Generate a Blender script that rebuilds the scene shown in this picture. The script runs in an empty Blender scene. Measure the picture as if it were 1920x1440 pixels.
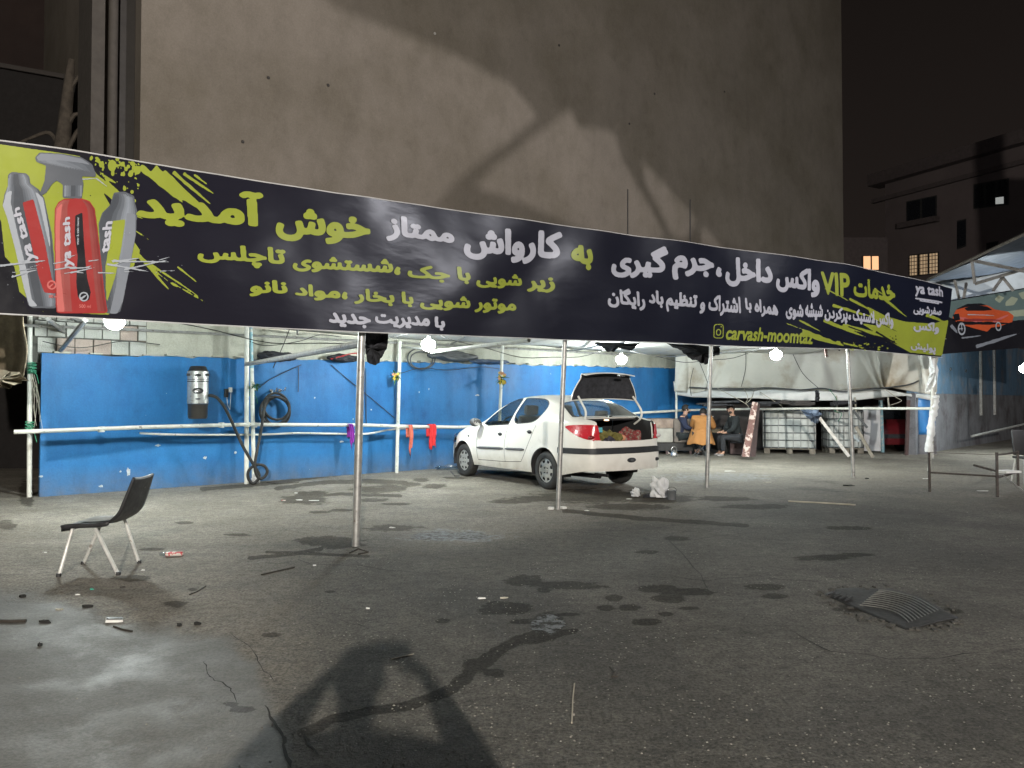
import bpy, bmesh, math, random
import numpy as np
from mathutils import Vector, Matrix
from mathutils.geometry import tessellate_polygon
random.seed(7)
PI = math.pi
SC = bpy.context.scene
COL = SC.collection
# ------------------------------------------------------------------ camera
CAM_H, F_PX, PITCH = 1.35, 1400.0, math.atan(32 / 1400.0)
cd = bpy.data.cameras.new('camera'); cam = bpy.data.objects.new('camera', cd); COL.objects.link(cam)
cd.sensor_width = 36; cd.lens = F_PX / 1920 * 36; cd.clip_start = 0.03; cd.clip_end = 600
cam.location = (0, 0, CAM_H); cam.rotation_euler = (PI / 2 + PITCH, 0, 0)
SC.camera = cam
# ------------------------------------------------------------------ night sky
w = bpy.data.worlds.new('World'); SC.world = w; w.use_nodes = True
nt = w.node_tree; nt.nodes.clear()
out = nt.nodes.new('ShaderNodeOutputWorld'); bg = nt.nodes.new('ShaderNodeBackground')
tc = nt.nodes.new('ShaderNodeTexCoord'); sx = nt.nodes.new('ShaderNodeSeparateXYZ'); cr = nt.nodes.new('ShaderNodeValToRGB')
cr.color_ramp.elements[0].position = 0.0; cr.color_ramp.elements[0].color = (.0180, .0138, .0122, 1)
cr.color_ramp.elements[1].position = 0.55; cr.color_ramp.elements[1].color = (.0072, .0056, .0048, 1)
nt.links.new(tc.outputs['Generated'], sx.inputs[0]); nt.links.new(sx.outputs['Z'], cr.inputs[0])
nt.links.new(cr.outputs[0], bg.inputs[0]); bg.inputs[1].default_value = 1.0
nt.links.new(bg.outputs[0], out.inputs[0])
vs = SC.view_settings
vs.view_transform = 'Standard'; vs.look = 'None'; vs.gamma = 1; vs.exposure = 0.0; vs.use_curve_mapping = False
SC.render.engine = 'CYCLES'
SC.cycles.max_bounces = 6; SC.cycles.transparent_max_bounces = 8; SC.cycles.sample_clamp_indirect = 4.0
SC.cycles.use_denoising = True; SC.cycles.caustics_reflective = False; SC.cycles.caustics_refractive = False
LAMP_P = 690.0        # emission of the canopy bulbs
STREET_BACK = 17000.0  # lamp behind the photographer
STREET_RIGHT = 1200.0
PATCH_SPOT = 6200.0  # added spot lamp for the pale wall patches

# ------------------------------------------------------------------ pixel <-> place helpers (measured in the 1920x1440 photo)
CC = np.array([0, 0, CAM_H]); cp, sp_ = math.cos(PITCH), math.sin(PITCH)
def ray(u, v):
    x = (u - 960) / F_PX; z = -(v - 720) / F_PX
    return np.array([x, cp - z * sp_, sp_ + z * cp])
def G(u, v, z=0.0):
    d = ray(u, v); p = CC + d * ((z - CAM_H) / d[2]); return Vector(p)
def at(u, v, Y):
    d = ray(u, v); return Vector(CC + d * (Y / d[1]))
def onplane(u, v, P, n):
    d = ray(u, v); n = np.array(n, float); return Vector(CC + d * (np.dot(np.array(P) - CC, n) / np.dot(d, n)))
# ------------------------------------------------------------------ objects
def tag(o, label=None, cat=None, group=None, kind=None):
    if label: o['label'] = label
    if cat: o['category'] = cat
    if group: o['group'] = group
    if kind: o['kind'] = kind
    return o
def thing(name, label, cat, loc=(0, 0, 0), rz=0, group=None):
    o = bpy.data.objects.new(name, None); COL.objects.link(o); o.location = loc; o.rotation_euler = (0, 0, rz)
    o.empty_display_size = .1
    return tag(o, label, cat, group)
def link(name, me, mat, parent=None, world=True, smooth=False):
    """one mesh object; with world=True its vertices are world coordinates and are moved into the parent's frame"""
    o = bpy.data.objects.new(name, me); COL.objects.link(o)
    if mat is not None:
        me.materials.clear(); me.materials.append(mat)
    if parent is not None:
        o.parent = parent
        if world:
            M = Matrix.LocRotScale(parent.location, parent.rotation_euler, parent.scale)
            pp = parent.parent
            while pp is not None:
                M = Matrix.LocRotScale(pp.location, pp.rotation_euler, pp.scale) @ M; pp = pp.parent
            me.transform(M.inverted())
    if smooth:
        me.polygons.foreach_set('use_smooth', [True] * len(me.polygons))
    return o
class MB:
    def __init__(s): s.v = []; s.f = []
    def add(s, vs, fs):
        n = len(s.v); s.v += [tuple(p) for p in vs]; s.f += [tuple(i + n for i in f) for f in fs]; return s
    def box(s, c, d, R=None, bev=0.0):
        x, y, z = d[0] / 2, d[1] / 2, d[2] / 2
        if bev <= 0:
            vs = [(a * x, b * y, e * z) for a in (-1, 1) for b in (-1, 1) for e in (-1, 1)]
            fs = [(0, 1, 3, 2), (4, 6, 7, 5), (0, 4, 5, 1), (2, 3, 7, 6), (0, 2, 6, 4), (1, 5, 7, 3)]
        else:
            bm = bmesh.new(); bmesh.ops.create_cube(bm, size=1)
            for v in bm.verts: v.co = Vector((v.co.x * d[0], v.co.y * d[1], v.co.z * d[2]))
            bmesh.ops.bevel(bm, geom=bm.edges[:], offset=min(bev, min(d) * .45), segments=2, affect='EDGES', profile=.6)
            bm.verts.ensure_lookup_table(); bm.verts.index_update()
            vs = [tuple(v.co) for v in bm.verts]; fs = [tuple(v.index for v in f.verts) for f in bm.faces]; bm.free()
        R = R or Matrix.Identity(3); c = Vector(c)
        return s.add([c + R @ Vector(p) for p in vs], fs)
    def tube(s, pts, r, n=8, cap=True, closed=False):
        pts = [Vector(p) for p in pts]; m = len(pts)
        rs = r if isinstance(r, (list, tuple)) else [r] * m
        vs, fs = [], []; up = None
        for i, p in enumerate(pts):
            if closed: t = pts[(i + 1) % m] - pts[i - 1]
            else: t = pts[min(i + 1, m - 1)] - pts[max(i - 1, 0)]
            if t.length < 1e-9: t = Vector((0, 0, 1))
            t.normalize()
            if up is None:
                up = Vector((0, 0, 1)) if abs(t.z) < .9 else Vector((1, 0, 0))
            a = t.cross(up)
            if a.length < 1e-4: a = t.cross(Vector((0, 1, .3)))
            a.normalize(); b = a.cross(t).normalized(); up = b
            for k in range(n):
                an = 2 * PI * k / n; vs.append(p + (a * math.cos(an) + b * math.sin(an)) * rs[i])
        for i in range(m if closed else m - 1):
            j = (i + 1) % m
            for k in range(n):
                fs.append((i * n + k, i * n + (k + 1) % n, j * n + (k + 1) % n, j * n + k))
        if cap and not closed:
            fs.append(tuple(range(n))[::-1]); fs.append(tuple((m - 1) * n + k for k in range(n)))
        return s.add(vs, fs)
    def lathe(s, prof, n=24, M=None, capb=True, capt=True):
        vs = []; fs = []; m = len(prof)
        for (r, z) in prof:
            for k in range(n):
                a = 2 * PI * k / n; vs.append(Vector((r * math.cos(a), r * math.sin(a), z)))
        for i in range(m - 1):
            for k in range(n): fs.append((i * n + k, i * n + (k + 1) % n, (i + 1) * n + (k + 1) % n, (i + 1) * n + k))
        if capb: fs.append(tuple(range(n))[::-1])
        if capt: fs.append(tuple((m - 1) * n + k for k in range(n)))
        if M is not None: vs = [M @ p for p in vs]
        return s.add(vs, fs)
    def prism(s, poly, a0, a1, M=None):
        """poly in local xy, from z=a0 to a1"""
        n = len(poly); vs = [Vector((x, y, a0)) for x, y in poly] + [Vector((x, y, a1)) for x, y in poly]
        fs = [(i, (i + 1) % n, n + (i + 1) % n, n + i) for i in range(n)]
        for t in tessellate_polygon([[Vector((x, y, 0)) for x, y in poly]]):
            fs.append(tuple(t)[::-1]); fs.append(tuple(n + i for i in t))
        if M is not None: vs = [M @ p for p in vs]
        return s.add(vs, fs)
    def grid(s, fn, nu, nv):
        vs = [fn(i / nu, j / nv) for j in range(nv + 1) for i in range(nu + 1)]
        fs = [(j * (nu + 1) + i, j * (nu + 1) + i + 1, (j + 1) * (nu + 1) + i + 1, (j + 1) * (nu + 1) + i) for j in range(nv) for i in range(nu)]
        return s.add(vs, fs)
    def ball(s, c, r, n=2, M=None):
        bm = bmesh.new(); bmesh.ops.create_icosphere(bm, subdivisions=n, radius=1)
        R = r if isinstance(r, (tuple, list)) else (r, r, r)
        bm.verts.index_update()
        vs = [Vector((v.co.x * R[0], v.co.y * R[1], v.co.z * R[2])) for v in bm.verts]
        if M is not None: vs = [M @ q for q in vs]
        c = Vector(c); vs = [c + q for q in vs]
        fs = [tuple(v.index for v in f.verts) for f in bm.faces]; bm.free(); return s.add(vs, fs)
    def mesh(s, name):
        me = bpy.data.meshes.new(name); me.from_pydata([tuple(p) for p in s.v], [], s.f); me.validate(); 
        bm = bmesh.new(); bm.from_mesh(me); bmesh.ops.recalc_face_normals(bm, faces=bm.faces[:]); bm.to_mesh(me); bm.free()
        return me
    def build(s, name, mat, parent=None, world=True, smooth=False, solid=0):
        o = link(name, s.mesh(name), mat, parent, world, smooth)
        if smooth and len(o.data.polygons):
            sharp(o.data)
        if solid:
            m = o.modifiers.new('s', 'SOLIDIFY'); m.thickness = solid; m.offset = 0
        return o
def sharp(me, ang=42):
    bm = bmesh.new(); bm.from_mesh(me); c = math.radians(ang)
    for e in bm.edges:
        if len(e.link_faces) == 2 and e.calc_face_angle(0) > c: e.smooth = False
    bm.to_mesh(me); bm.free()
def copyof(o, loc=None, parent=None):
    c = o.copy(); COL.objects.link(c)
    if parent is not None: c.parent = parent
    if loc is not None: c.location = loc
    return c
def catmull(pts, n=8):
    pts = [Vector(p) for p in pts]; out = []
    for i in range(len(pts) - 1):
        p0 = pts[max(i - 1, 0)]; p1 = pts[i]; p2 = pts[i + 1]; p3 = pts[min(i + 2, len(pts) - 1)]
        for k in range(n):
            t = k / n
            out.append(.5 * ((2 * p1) + (p2 - p0) * t + (2 * p0 - 5 * p1 + 4 * p2 - p3) * t * t + (3 * p1 - p0 - 3 * p2 + p3) * t ** 3))
    out.append(pts[-1]); return out
# ------------------------------------------------------------------ materials
def mat(name, col, rough=.6, metal=0, var=.18, vscale=6.0, bump=.0, bscale=60., spec=.5, col2=None, c2scale=3., c2lo=.5, c2hi=.62, dirt=None, coat=0, stretch=None):
    m = bpy.data.materials.new(name); m.use_nodes = True; n = m.node_tree; b = n.nodes['Principled BSDF']
    b.inputs['Roughness'].default_value = rough; b.inputs['Metallic'].default_value = metal
    b.inputs['Specular IOR Level'].default_value = spec
    if coat: b.inputs['Coat Weight'].default_value = coat; b.inputs['Coat Roughness'].default_value = .08
    tcn = n.nodes.new('ShaderNodeTexCoord'); src = tcn.outputs['Object']
    if stretch:
        mp = n.nodes.new('ShaderNodeMapping'); mp.inputs['Scale'].default_value = stretch; n.links.new(src, mp.inputs[0]); src = mp.outputs[0]
    def noise(scale, det=6, rg=.6):
        t = n.nodes.new('ShaderNodeTexNoise'); t.inputs['Scale'].default_value = scale; t.inputs['Detail'].default_value = det
        t.inputs['Roughness'].default_value = rg; n.links.new(src, t.inputs['Vector']); return t.outputs['Fac']
    def ramp(fac, lo, hi, c0=(0, 0, 0, 1), c1=(1, 1, 1, 1)):
        r = n.nodes.new('ShaderNodeValToRGB'); r.color_ramp.elements[0].position = lo; r.color_ramp.elements[1].position = hi
        r.color_ramp.elements[0].color = c0; r.color_ramp.elements[1].color = c1; n.links.new(fac, r.inputs[0]); return r.outputs[0]
    def mix(f, a, bb):
        x = n.nodes.new('ShaderNodeMix'); x.data_type = 'RGBA'; n.links.new(f, x.inputs[0])
        for s, k in ((a, 6), (bb, 7)):
            if isinstance(s, tuple): x.inputs[k].default_value = s
            else: n.links.new(s, x.inputs[k])
        return x.outputs[2]
    c = tuple(col) + (1,)
    lo = tuple(max(0, x * (1 - var)) for x in col) + (1,); hi = tuple(min(1, x * (1 + var)) for x in col) + (1,)
    cur = ramp(noise(vscale), .3, .7, lo, hi)
    if col2 is not None: cur = mix(ramp(noise(c2scale, 8, .65), c2lo, c2hi), cur, tuple(col2) + (1,))
    n.links.new(cur, b.inputs['Base Color'])
    rr = ramp(noise(vscale * 2.3), .25, .75, (max(0, rough - .1),) * 3 + (1,), (min(1, rough + .12),) * 3 + (1,))
    n.links.new(rr, b.inputs['Roughness'])
    if bump:
        bp = n.nodes.new('ShaderNodeBump'); bp.inputs['Strength'].default_value = 1; bp.inputs['Distance'].default_value = bump
        n.links.new(noise(bscale, 8, .65), bp.inputs['Height']); n.links.new(bp.outputs[0], b.inputs['Normal'])
    return m
def emis(name, col, s, light=True):
    m = bpy.data.materials.new(name); m.use_nodes = True; n = m.node_tree; b = n.nodes['Principled BSDF']
    b.inputs['Base Color'].default_value = (.8, .8, .8, 1)
    b.inputs['Emission Color'].default_value = tuple(col) + (1,); b.inputs['Emission Strength'].default_value = s
    return m
M = {}
M['white_pipe'] = mat('white_pipe', (.62, .63, .58), .45, var=.12, vscale=9, col2=(.22, .19, .15), c2scale=14, c2lo=.62, c2hi=.68)
M['steel_pipe'] = mat('steel_pipe', (.36, .36, .35), .42, .55, var=.25, vscale=12, col2=(.16, .12, .09), c2scale=18, c2lo=.58, c2hi=.68)
M['cyan_pipe'] = mat('cyan_pipe', (.22, .42, .5), .5, var=.15, col2=(.5, .52, .5), c2scale=12)
M['rust'] = mat('rust', (.060, .048, .042), .75, .2, var=.35, vscale=25, col2=(.03, .025, .025), c2scale=30)
M['black'] = mat('black', (.012, .012, .013), .5, var=.3)
M['rubber'] = mat('rubber', (.022, .022, .022), .72, var=.35, vscale=30, bump=.001, bscale=120)
M['grey_plastic'] = mat('grey_plastic', (.09, .095, .10), .5)
M['chrome'] = mat('chrome', (.6, .6, .6), .22, .9, var=.15, vscale=20)
M['rope'] = mat('rope', (.40, .38, .32), .8)
M['green_rope'] = mat('green_rope', (.04, .22, .13), .8)
M['darkcloth'] = mat('darkcloth', (.022, .023, .028), .85, var=.5, vscale=14, bump=.004, bscale=20)
M['paper'] = mat('paper', (.62, .62, .6), .7)
M['dark_paper'] = mat('dark_paper', (.05, .045, .04), .8)
M['wire'] = mat('wire', (.03, .03, .03), .6)

# ------------------------------------------------------------------ the wall line
WA = Vector((-6.64, 10.54, 0)); WD = Vector((10.72, 9.19, 0)).normalized(); WN = Vector((WD.y, -WD.x, 0))   # WN points to the camera
def W(t, z=0, off=0): return WA + WD * t + WN * off + Vector((0, 0, z))
def wall_px(u, v, off=0):                 # photo pixel -> (t, z) on the wall
    p = onplane(u, v, W(0, 0, off), WN); return (p - WA).dot(WD), p.z
def wp(u, v, off=0): return onplane(u, v, W(0, 0, off), WN)
def wbox(mb, t0, t1, z0, z1, o0, o1):
    R = Matrix.Rotation(math.atan2(WD.y, WD.x), 3, 'Z')
    c = W((t0 + t1) / 2, (z0 + z1) / 2, (o0 + o1) / 2)
    return mb.box(c, (t1 - t0, o1 - o0, z1 - z0), R)

# ------------------------------------------------------------------ ground
def ground():
    Yr = [-60, -25, -8, -2, 0.6, 1.2] + list(np.geomspace(1.7, 42, 470)) + [60, 110, 250]
    P = [-60, -12, -3, -1.4] + list(np.linspace(-.85, .85, 560)) + [1.4, 3, 12, 60]
    Yr = np.array(Yr); P = np.array(P); ny, nx = len(Yr), len(P)
    Wd = np.maximum(Yr, 1.7)
    X = P[None, :] * Wd[:, None]; Y = np.repeat(Yr[:, None], nx, 1)
    far = np.abs(P) > .9
    co = np.stack([X, Y, np.zeros_like(X)], -1).reshape(-1, 3)
    idx = np.arange(ny * nx).reshape(ny, nx)
    f = np.stack([idx[:-1, :-1], idx[:-1, 1:], idx[1:, 1:], idx[1:, :-1]], -1).reshape(-1, 4)
    me = bpy.data.meshes.new('ground')
    me.vertices.add(len(co)); me.loops.add(f.size); me.polygons.add(len(f))
    me.loops.foreach_set('vertex_index', f.ravel().astype(np.int32))
    me.polygons.foreach_set('loop_start', np.arange(0, f.size, 4, dtype=np.int32))
    me.vertices.foreach_set('co', co.ravel()); me.update(calc_edges=True)
    # where the stains, a painted post shadow, the concrete apron and the worn asphalt lie, measured in the photo
    Ys = np.maximum(co[:, 1], .3)
    yy = Ys * cp + (0 - CAM_H) * sp_; zz = -Ys * sp_ + (0 - CAM_H) * cp
    U = 960 + F_PX * co[:, 0] / yy; V = 720 - F_PX * zz / yy
    wet = np.full(len(co), -1.0)
    def blob(u, v, ru, rv):
        np.maximum(wet, 1 - np.sqrt(((U - u) / ru) ** 2 + ((V - v) / rv) ** 2), out=wet)
    def line(pts, k=1.6):
        for (a, b) in zip(pts[:-1], pts[1:]):
            ax, ay, aw = a; bx, by, bw = b
            dx, dy = (bx - ax) / k, by - ay; L2 = dx * dx + dy * dy + 1e-9
            t = np.clip((((U - ax) / k) * dx + (V - ay) * dy) / L2, 0, 1)
            d = np.sqrt(((U - ax) / k - t * dx) ** 2 + (V - ay - t * dy) ** 2)
            np.maximum(wet, 1 - d / (aw + (bw - aw) * t), out=wet)
    line([(1078, 1182, 5), (1045, 1188, 8), (1015, 1192, 14), (975, 1200, 10), (945, 1213, 9), (905, 1243, 12), (880, 1260, 12), (850, 1290, 11), (810, 1308, 9), (770, 1322, 9), (690, 1334, 9), (620, 1350, 10), (570, 1375, 9)])
    for b in [(1028, 1168, 36, 22), (893, 1250, 32, 18), (925, 1262, 26, 10), (945, 1142, 56, 13), (985, 1088, 42, 11), (1055, 1096, 72, 8), (1085, 1101, 60, 5), (1018, 1107, 15, 5), (830, 1165, 16, 6),
              (1105, 1101, 22, 4), (1225, 1104, 42, 8), (1285, 1110, 55, 8), (1255, 1122, 36, 10), (1150, 1122, 18, 7), (1180, 1139, 24, 6), (1215, 1166, 28, 7), (1250, 1151, 18, 5), (1135, 1140, 20, 7), (1290, 1140, 30, 4),
              (1435, 1101, 48, 7), (1450, 1117, 36, 6), (1545, 1046, 60, 6), (1600, 1041, 40, 4), (1270, 1010, 30, 5), (1215, 1035, 22, 4), (975, 1165, 26, 6), (1068, 1152, 30, 4),
              (610, 1015, 66, 11), (640, 1022, 50, 7), (568, 937, 50, 10), (580, 928, 30, 8), (700, 918, 45, 7), (735, 915, 30, 8), (590, 925, 30, 5), (770, 908, 22, 5), (815, 912, 26, 5), (790, 900, 16, 4),
              (850, 896, 26, 3), (700, 938, 34, 4), (745, 945, 30, 3), (640, 957, 26, 3), (600, 960, 26, 3), (1120, 930, 130, 14), (1240, 935, 70, 10), (1020, 935, 80, 6), (1180, 950, 90, 7), (960, 941, 40, 4),
              (345, 980, 20, 3), (290, 1030, 30, 3), (440, 1003, 30, 3), (250, 1084, 40, 6), (325, 1133, 30, 8), (510, 1190, 22, 6), (620, 1110, 16, 4), (360, 1105, 12, 4), (455, 1330, 26, 7), (430, 1320, 20, 5),
              (50, 925, 16, 30), (15, 985, 20, 10), (845, 1005, 90, 9), (740, 990, 60, 7), (1360, 935, 60, 5), (1420, 950, 80, 5), (1590, 990, 50, 4), (1750, 1150, 60, 14), (1610, 1140, 60, 9)]:
        blob(*b)
    line([(380, 917, 4), (470, 910, 4), (540, 902, 4), (600, 893, 4), (640, 888, 4)])
    line([(520, 916, 4), (600, 905, 4), (690, 902, 5), (760, 905, 4)])
    line([(545, 935, 3), (640, 926, 3), (750, 930, 3)])
    line([(470, 1046, 4), (540, 1040, 4), (600, 1030, 4)])
    line([(1060, 958, 4), (1200, 972, 4), (1400, 985, 4)])  # cast shadow of the second post, darkened into the ground colour
    line([(500, 1035, 3), (560, 1037, 3), (690, 1043, 3)])
    # concrete apron, lower left
    poly = np.array([(-900, 1104), (0, 1104), (60, 1110), (110, 1120), (165, 1135), (200, 1158), (260, 1172), (330, 1183), (420, 1186), (450, 1210), (480, 1240), (500, 1290), (525, 1340), (545, 1400), (560, 1500), (560, 9000), (-9000, 9000), (-9000, 1104)], float)
    def sd(poly):
        inside = np.zeros(len(U), bool); dist = np.full(len(U), 1e9)
        for i in range(len(poly)):
            a = poly[i]; b = poly[(i + 1) % len(poly)]
            c = ((a[1] > V) != (b[1] > V)) & (U < (b[0] - a[0]) * (V - a[1]) / (b[1] - a[1] + 1e-12) + a[0]); inside ^= c
            d = b - a; t = np.clip(((U - a[0]) * d[0] + (V - a[1]) * d[1]) / (d @ d + 1e-9), 0, 1)
            dist = np.minimum(dist, np.hypot(U - a[0] - t * d[0], V - a[1] - t * d[1]))
        return np.where(inside, dist, -dist)
    conc = np.clip(sd(poly) / 25, -1, 1); conc[co[:, 1] < 1.0] = 1
    lim = 960 + (U - 1000) * 0 + np.where(U > 1250, 915 - 960, 0)
    asph = np.clip((V - (985 - np.clip((U - 900) / 8, 0, 60))) / 90, -1, 1) * np.clip((U - 560) / 260, -1, 1)
    asph = np.minimum(np.clip((V - (1010 - np.clip((U - 900) / 6, 0, 95))) / 80, -1, 1), np.clip((U - 520) / 300, -1, 1))
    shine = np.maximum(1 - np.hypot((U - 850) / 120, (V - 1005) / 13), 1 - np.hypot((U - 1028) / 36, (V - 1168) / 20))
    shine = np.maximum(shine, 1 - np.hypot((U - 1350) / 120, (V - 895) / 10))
    for nm, arr in (('wet', wet), ('conc', conc), ('asph', asph), ('shine', np.clip(shine, -1, 1))):
        a = me.attributes.new(nm, 'FLOAT', 'POINT'); a.data.foreach_set('value', arr.astype(np.float32))
    me.polygons.foreach_set('use_smooth', [True] * len(me.polygons))
    m = bpy.data.materials.new('ground'); m.use_nodes = True; n = m.node_tree; b = n.nodes['Principled BSDF']
    tcn = n.nodes.new('ShaderNodeTexCoord')
    def noise(s, d=6, r=.6, st=None):
        t = n.nodes.new('ShaderNodeTexNoise'); t.inputs['Scale'].default_value = s; t.inputs['Detail'].default_value = d; t.inputs['Roughness'].default_value = r
        if st:
            mp = n.nodes.new('ShaderNodeMapping'); mp.inputs['Scale'].default_value = st; n.links.new(tcn.outputs['Object'], mp.inputs[0]); n.links.new(mp.outputs[0], t.inputs['Vector'])
        else: n.links.new(tcn.outputs['Object'], t.inputs['Vector'])
        return t.outputs['Fac']
    def att(k):
        a = n.nodes.new('ShaderNodeAttribute'); a.attribute_name = k; return a.outputs['Fac']
    def ma(op, a, bb, c=None, cl=False):
        x = n.nodes.new('ShaderNodeMath'); x.operation = op; x.use_clamp = cl
        for i, s in enumerate((a, bb, c)):
            if s is None: continue
            if isinstance(s, (int, float)): x.inputs[i].default_value = s
            else: n.links.new(s, x.inputs[i])
        return x.outputs[0]
    def ss(x, lo, hi):
        r = n.nodes.new('ShaderNodeMapRange'); r.interpolation_type = 'SMOOTHSTEP'; n.links.new(x, r.inputs[0]); r.inputs[1].default_value = lo; r.inputs[2].default_value = hi; return r.outputs[0]
    def mix(f, a, bb):
        x = n.nodes.new('ShaderNodeMix'); x.data_type = 'RGBA'
        if isinstance(f, (int, float)): x.inputs[0].default_value = f
        else: n.links.new(f, x.inputs[0])
        for s, k in ((a, 6), (bb, 7)):
            if isinstance(s, tuple): x.inputs[k].default_value = s + (1,)
            else: n.links.new(s, x.inputs[k])
        return x.outputs[2]
    nq = noise(15, 6, .7); n1 = noise(1.1, 8, .62); n2 = noise(9, 8, .7); n3 = noise(60, 4, .6); n4 = noise(.35, 5, .55)
    wob = ma('ADD', ma('MULTIPLY', ma('SUBTRACT', n2, .5), 1.3), ma('ADD', ma('MULTIPLY', ma('SUBTRACT', noise(3.1, 6, .7), .5), 1.7), ma('MULTIPLY', ma('SUBTRACT', nq, .5), .9)))
    wet_shade = ss(ma('ADD', att('wet'), wob), 0.02, .2)
    concf = ss(ma('ADD', att('conc'), ma('MULTIPLY', ma('SUBTRACT', noise(3.2, 9, .75), .5), 3.0)), -.5, .9)
    asf = ss(ma('ADD', att('asph'), ma('MULTIPLY', ma('SUBTRACT', n1, .5), 2.2)), -.5, .55)
    dust = mix(ss(n1, .36, .66), (.170, .154, .128), (.238, .219, .186))
    dust = mix(ma('MULTIPLY', ss(noise(2.6, 9, .72, (1, 3.2, 1)), .54, .68), .55), dust, (.085, .078, .066))
    asp = mix(ss(n1, .35, .7), (.070, .067, .058), (.116, .110, .096))
    asp = mix(ma('MULTIPLY', ss(n4, .48, .6), .6), asp, (.048, .047, .043))
    asp = mix(ma('MULTIPLY', ss(noise(4.2, 9, .78, (1, 2.2, 1)), .50, .66), .6), asp, (.040, .039, .036))
    asp = mix(ma('MULTIPLY', ss(noise(6.3, 9, .75), .56, .68), .45), asp, (.16, .152, .13))
    conc = mix(ss(n1, .3, .7), (.108, .107, .098), (.140, .139, .128))
    conc = mix(ma('MULTIPLY', ss(noise(5, 9, .7), .56, .7), .35), conc, (.11, .11, .105))
    dust = mix(ma('MULTIPLY', ss(noise(1.9, 9, .75, (1, 1.7, 1)), .47, .62), .45), dust, (.125, .118, .105))
    c = mix(asf, dust, asp)
    # stones of the aggregate
    vo = n.nodes.new('ShaderNodeTexVoronoi'); vo.inputs['Scale'].default_value = 62; n.links.new(tcn.outputs['Object'], vo.inputs['Vector'])
    sep = n.nodes.new('ShaderNodeSeparateColor'); n.links.new(vo.outputs['Color'], sep.inputs[0])
    pick = ma('GREATER_THAN', sep.outputs[0], .89); near = ma('LESS_THAN', vo.outputs['Distance'], ma('MULTIPLY_ADD', sep.outputs[1], .25, .16))
    spk = ma('MULTIPLY', ma('MULTIPLY', pick, near), ma('MULTIPLY', asf, ss(noise(1.3, 5, .7), .46, .66)))
    dk = ma('MULTIPLY', ma('MULTIPLY', ma('LESS_THAN', sep.outputs[0], .2), near), ma('MULTIPLY', asf, .6))
    c = mix(dk, c, (.03, .03, .03))
    c = mix(concf, c, conc)
    gr2 = ma('ADD', ma('MULTIPLY', ss(n3, .30, .70), .5), ma('ADD', ma('MULTIPLY', ss(noise(170, 3, .6), .3, .7), .3), ma('MULTIPLY', ss(nq, .32, .68), .35)))
    gr2 = ma('MULTIPLY_ADD', ma('SUBTRACT', gr2, .575), ma('SUBTRACT', 1.25, ma('MULTIPLY', concf, .75)), .55)
    grain = mix(gr2, (.42, .42, .42), (1.55, 1.55, 1.55))
    mu = n.nodes.new('ShaderNodeMix'); mu.data_type = 'RGBA'; mu.blend_type = 'MULTIPLY'; mu.inputs[0].default_value = 1; n.links.new(c, mu.inputs[6]); n.links.new(grain, mu.inputs[7]); c = mu.outputs[2]
    wc = n.nodes.new('ShaderNodeMix'); wc.data_type = 'RGBA'; wc.blend_type = 'MULTIPLY'; n.links.new(ma('MULTIPLY', wet_shade, .74), wc.inputs[0]); n.links.new(c, wc.inputs[6]); wc.inputs[7].default_value = (.26, .25, .24, 1); c = wc.outputs[2]
    c = mix(ma('MULTIPLY', spk, .9), c, (.50, .48, .42))
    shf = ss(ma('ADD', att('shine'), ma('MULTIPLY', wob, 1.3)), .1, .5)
    c = mix(ma('MULTIPLY', ma('MULTIPLY', shf, ss(nq, .42, .58)), .75), c, (.22, .235, .25))  # puddle sheen painted into the colour as paler grey
    n.links.new(c, b.inputs['Base Color'])
    rg = ma('SUBTRACT', .80, ma('MULTIPLY', concf, ma('MULTIPLY_ADD', ss(noise(2.2, 9, .75), .42, .66), .18, .16)))
    rg = ma('SUBTRACT', rg, ma('MULTIPLY', wet_shade, .10)); rg = ma('MAXIMUM', ma('SUBTRACT', rg, ma('MULTIPLY', shf, .15)), .2)
    n.links.new(rg, b.inputs['Roughness']); n.links.new(ma('SUBTRACT', ma('MULTIPLY_ADD', concf, .06, .28), ma('MULTIPLY', wet_shade, .22)), b.inputs['Specular IOR Level'])
    hb = ma('ADD', ma('MULTIPLY', n2, .6), ma('ADD', ma('MULTIPLY', n3, .25), ma('MULTIPLY', spk, .35)))
    hb = ma('ADD', hb, ma('MULTIPLY', asf, ma('ADD', ma('MULTIPLY', nq, 1.1), ma('MULTIPLY', noise(120, 3, .6), .35))))
    hh = ma('MULTIPLY', hb, ma('SUBTRACT', 1.0, ma('MULTIPLY', concf, .70)))
    bp = n.nodes.new('ShaderNodeBump'); bp.inputs['Strength'].default_value = 1; bp.inputs['Distance'].default_value = .022; n.links.new(hh, bp.inputs['Height']); n.links.new(bp.outputs[0], b.inputs['Normal'])
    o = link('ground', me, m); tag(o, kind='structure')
ground()

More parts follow.
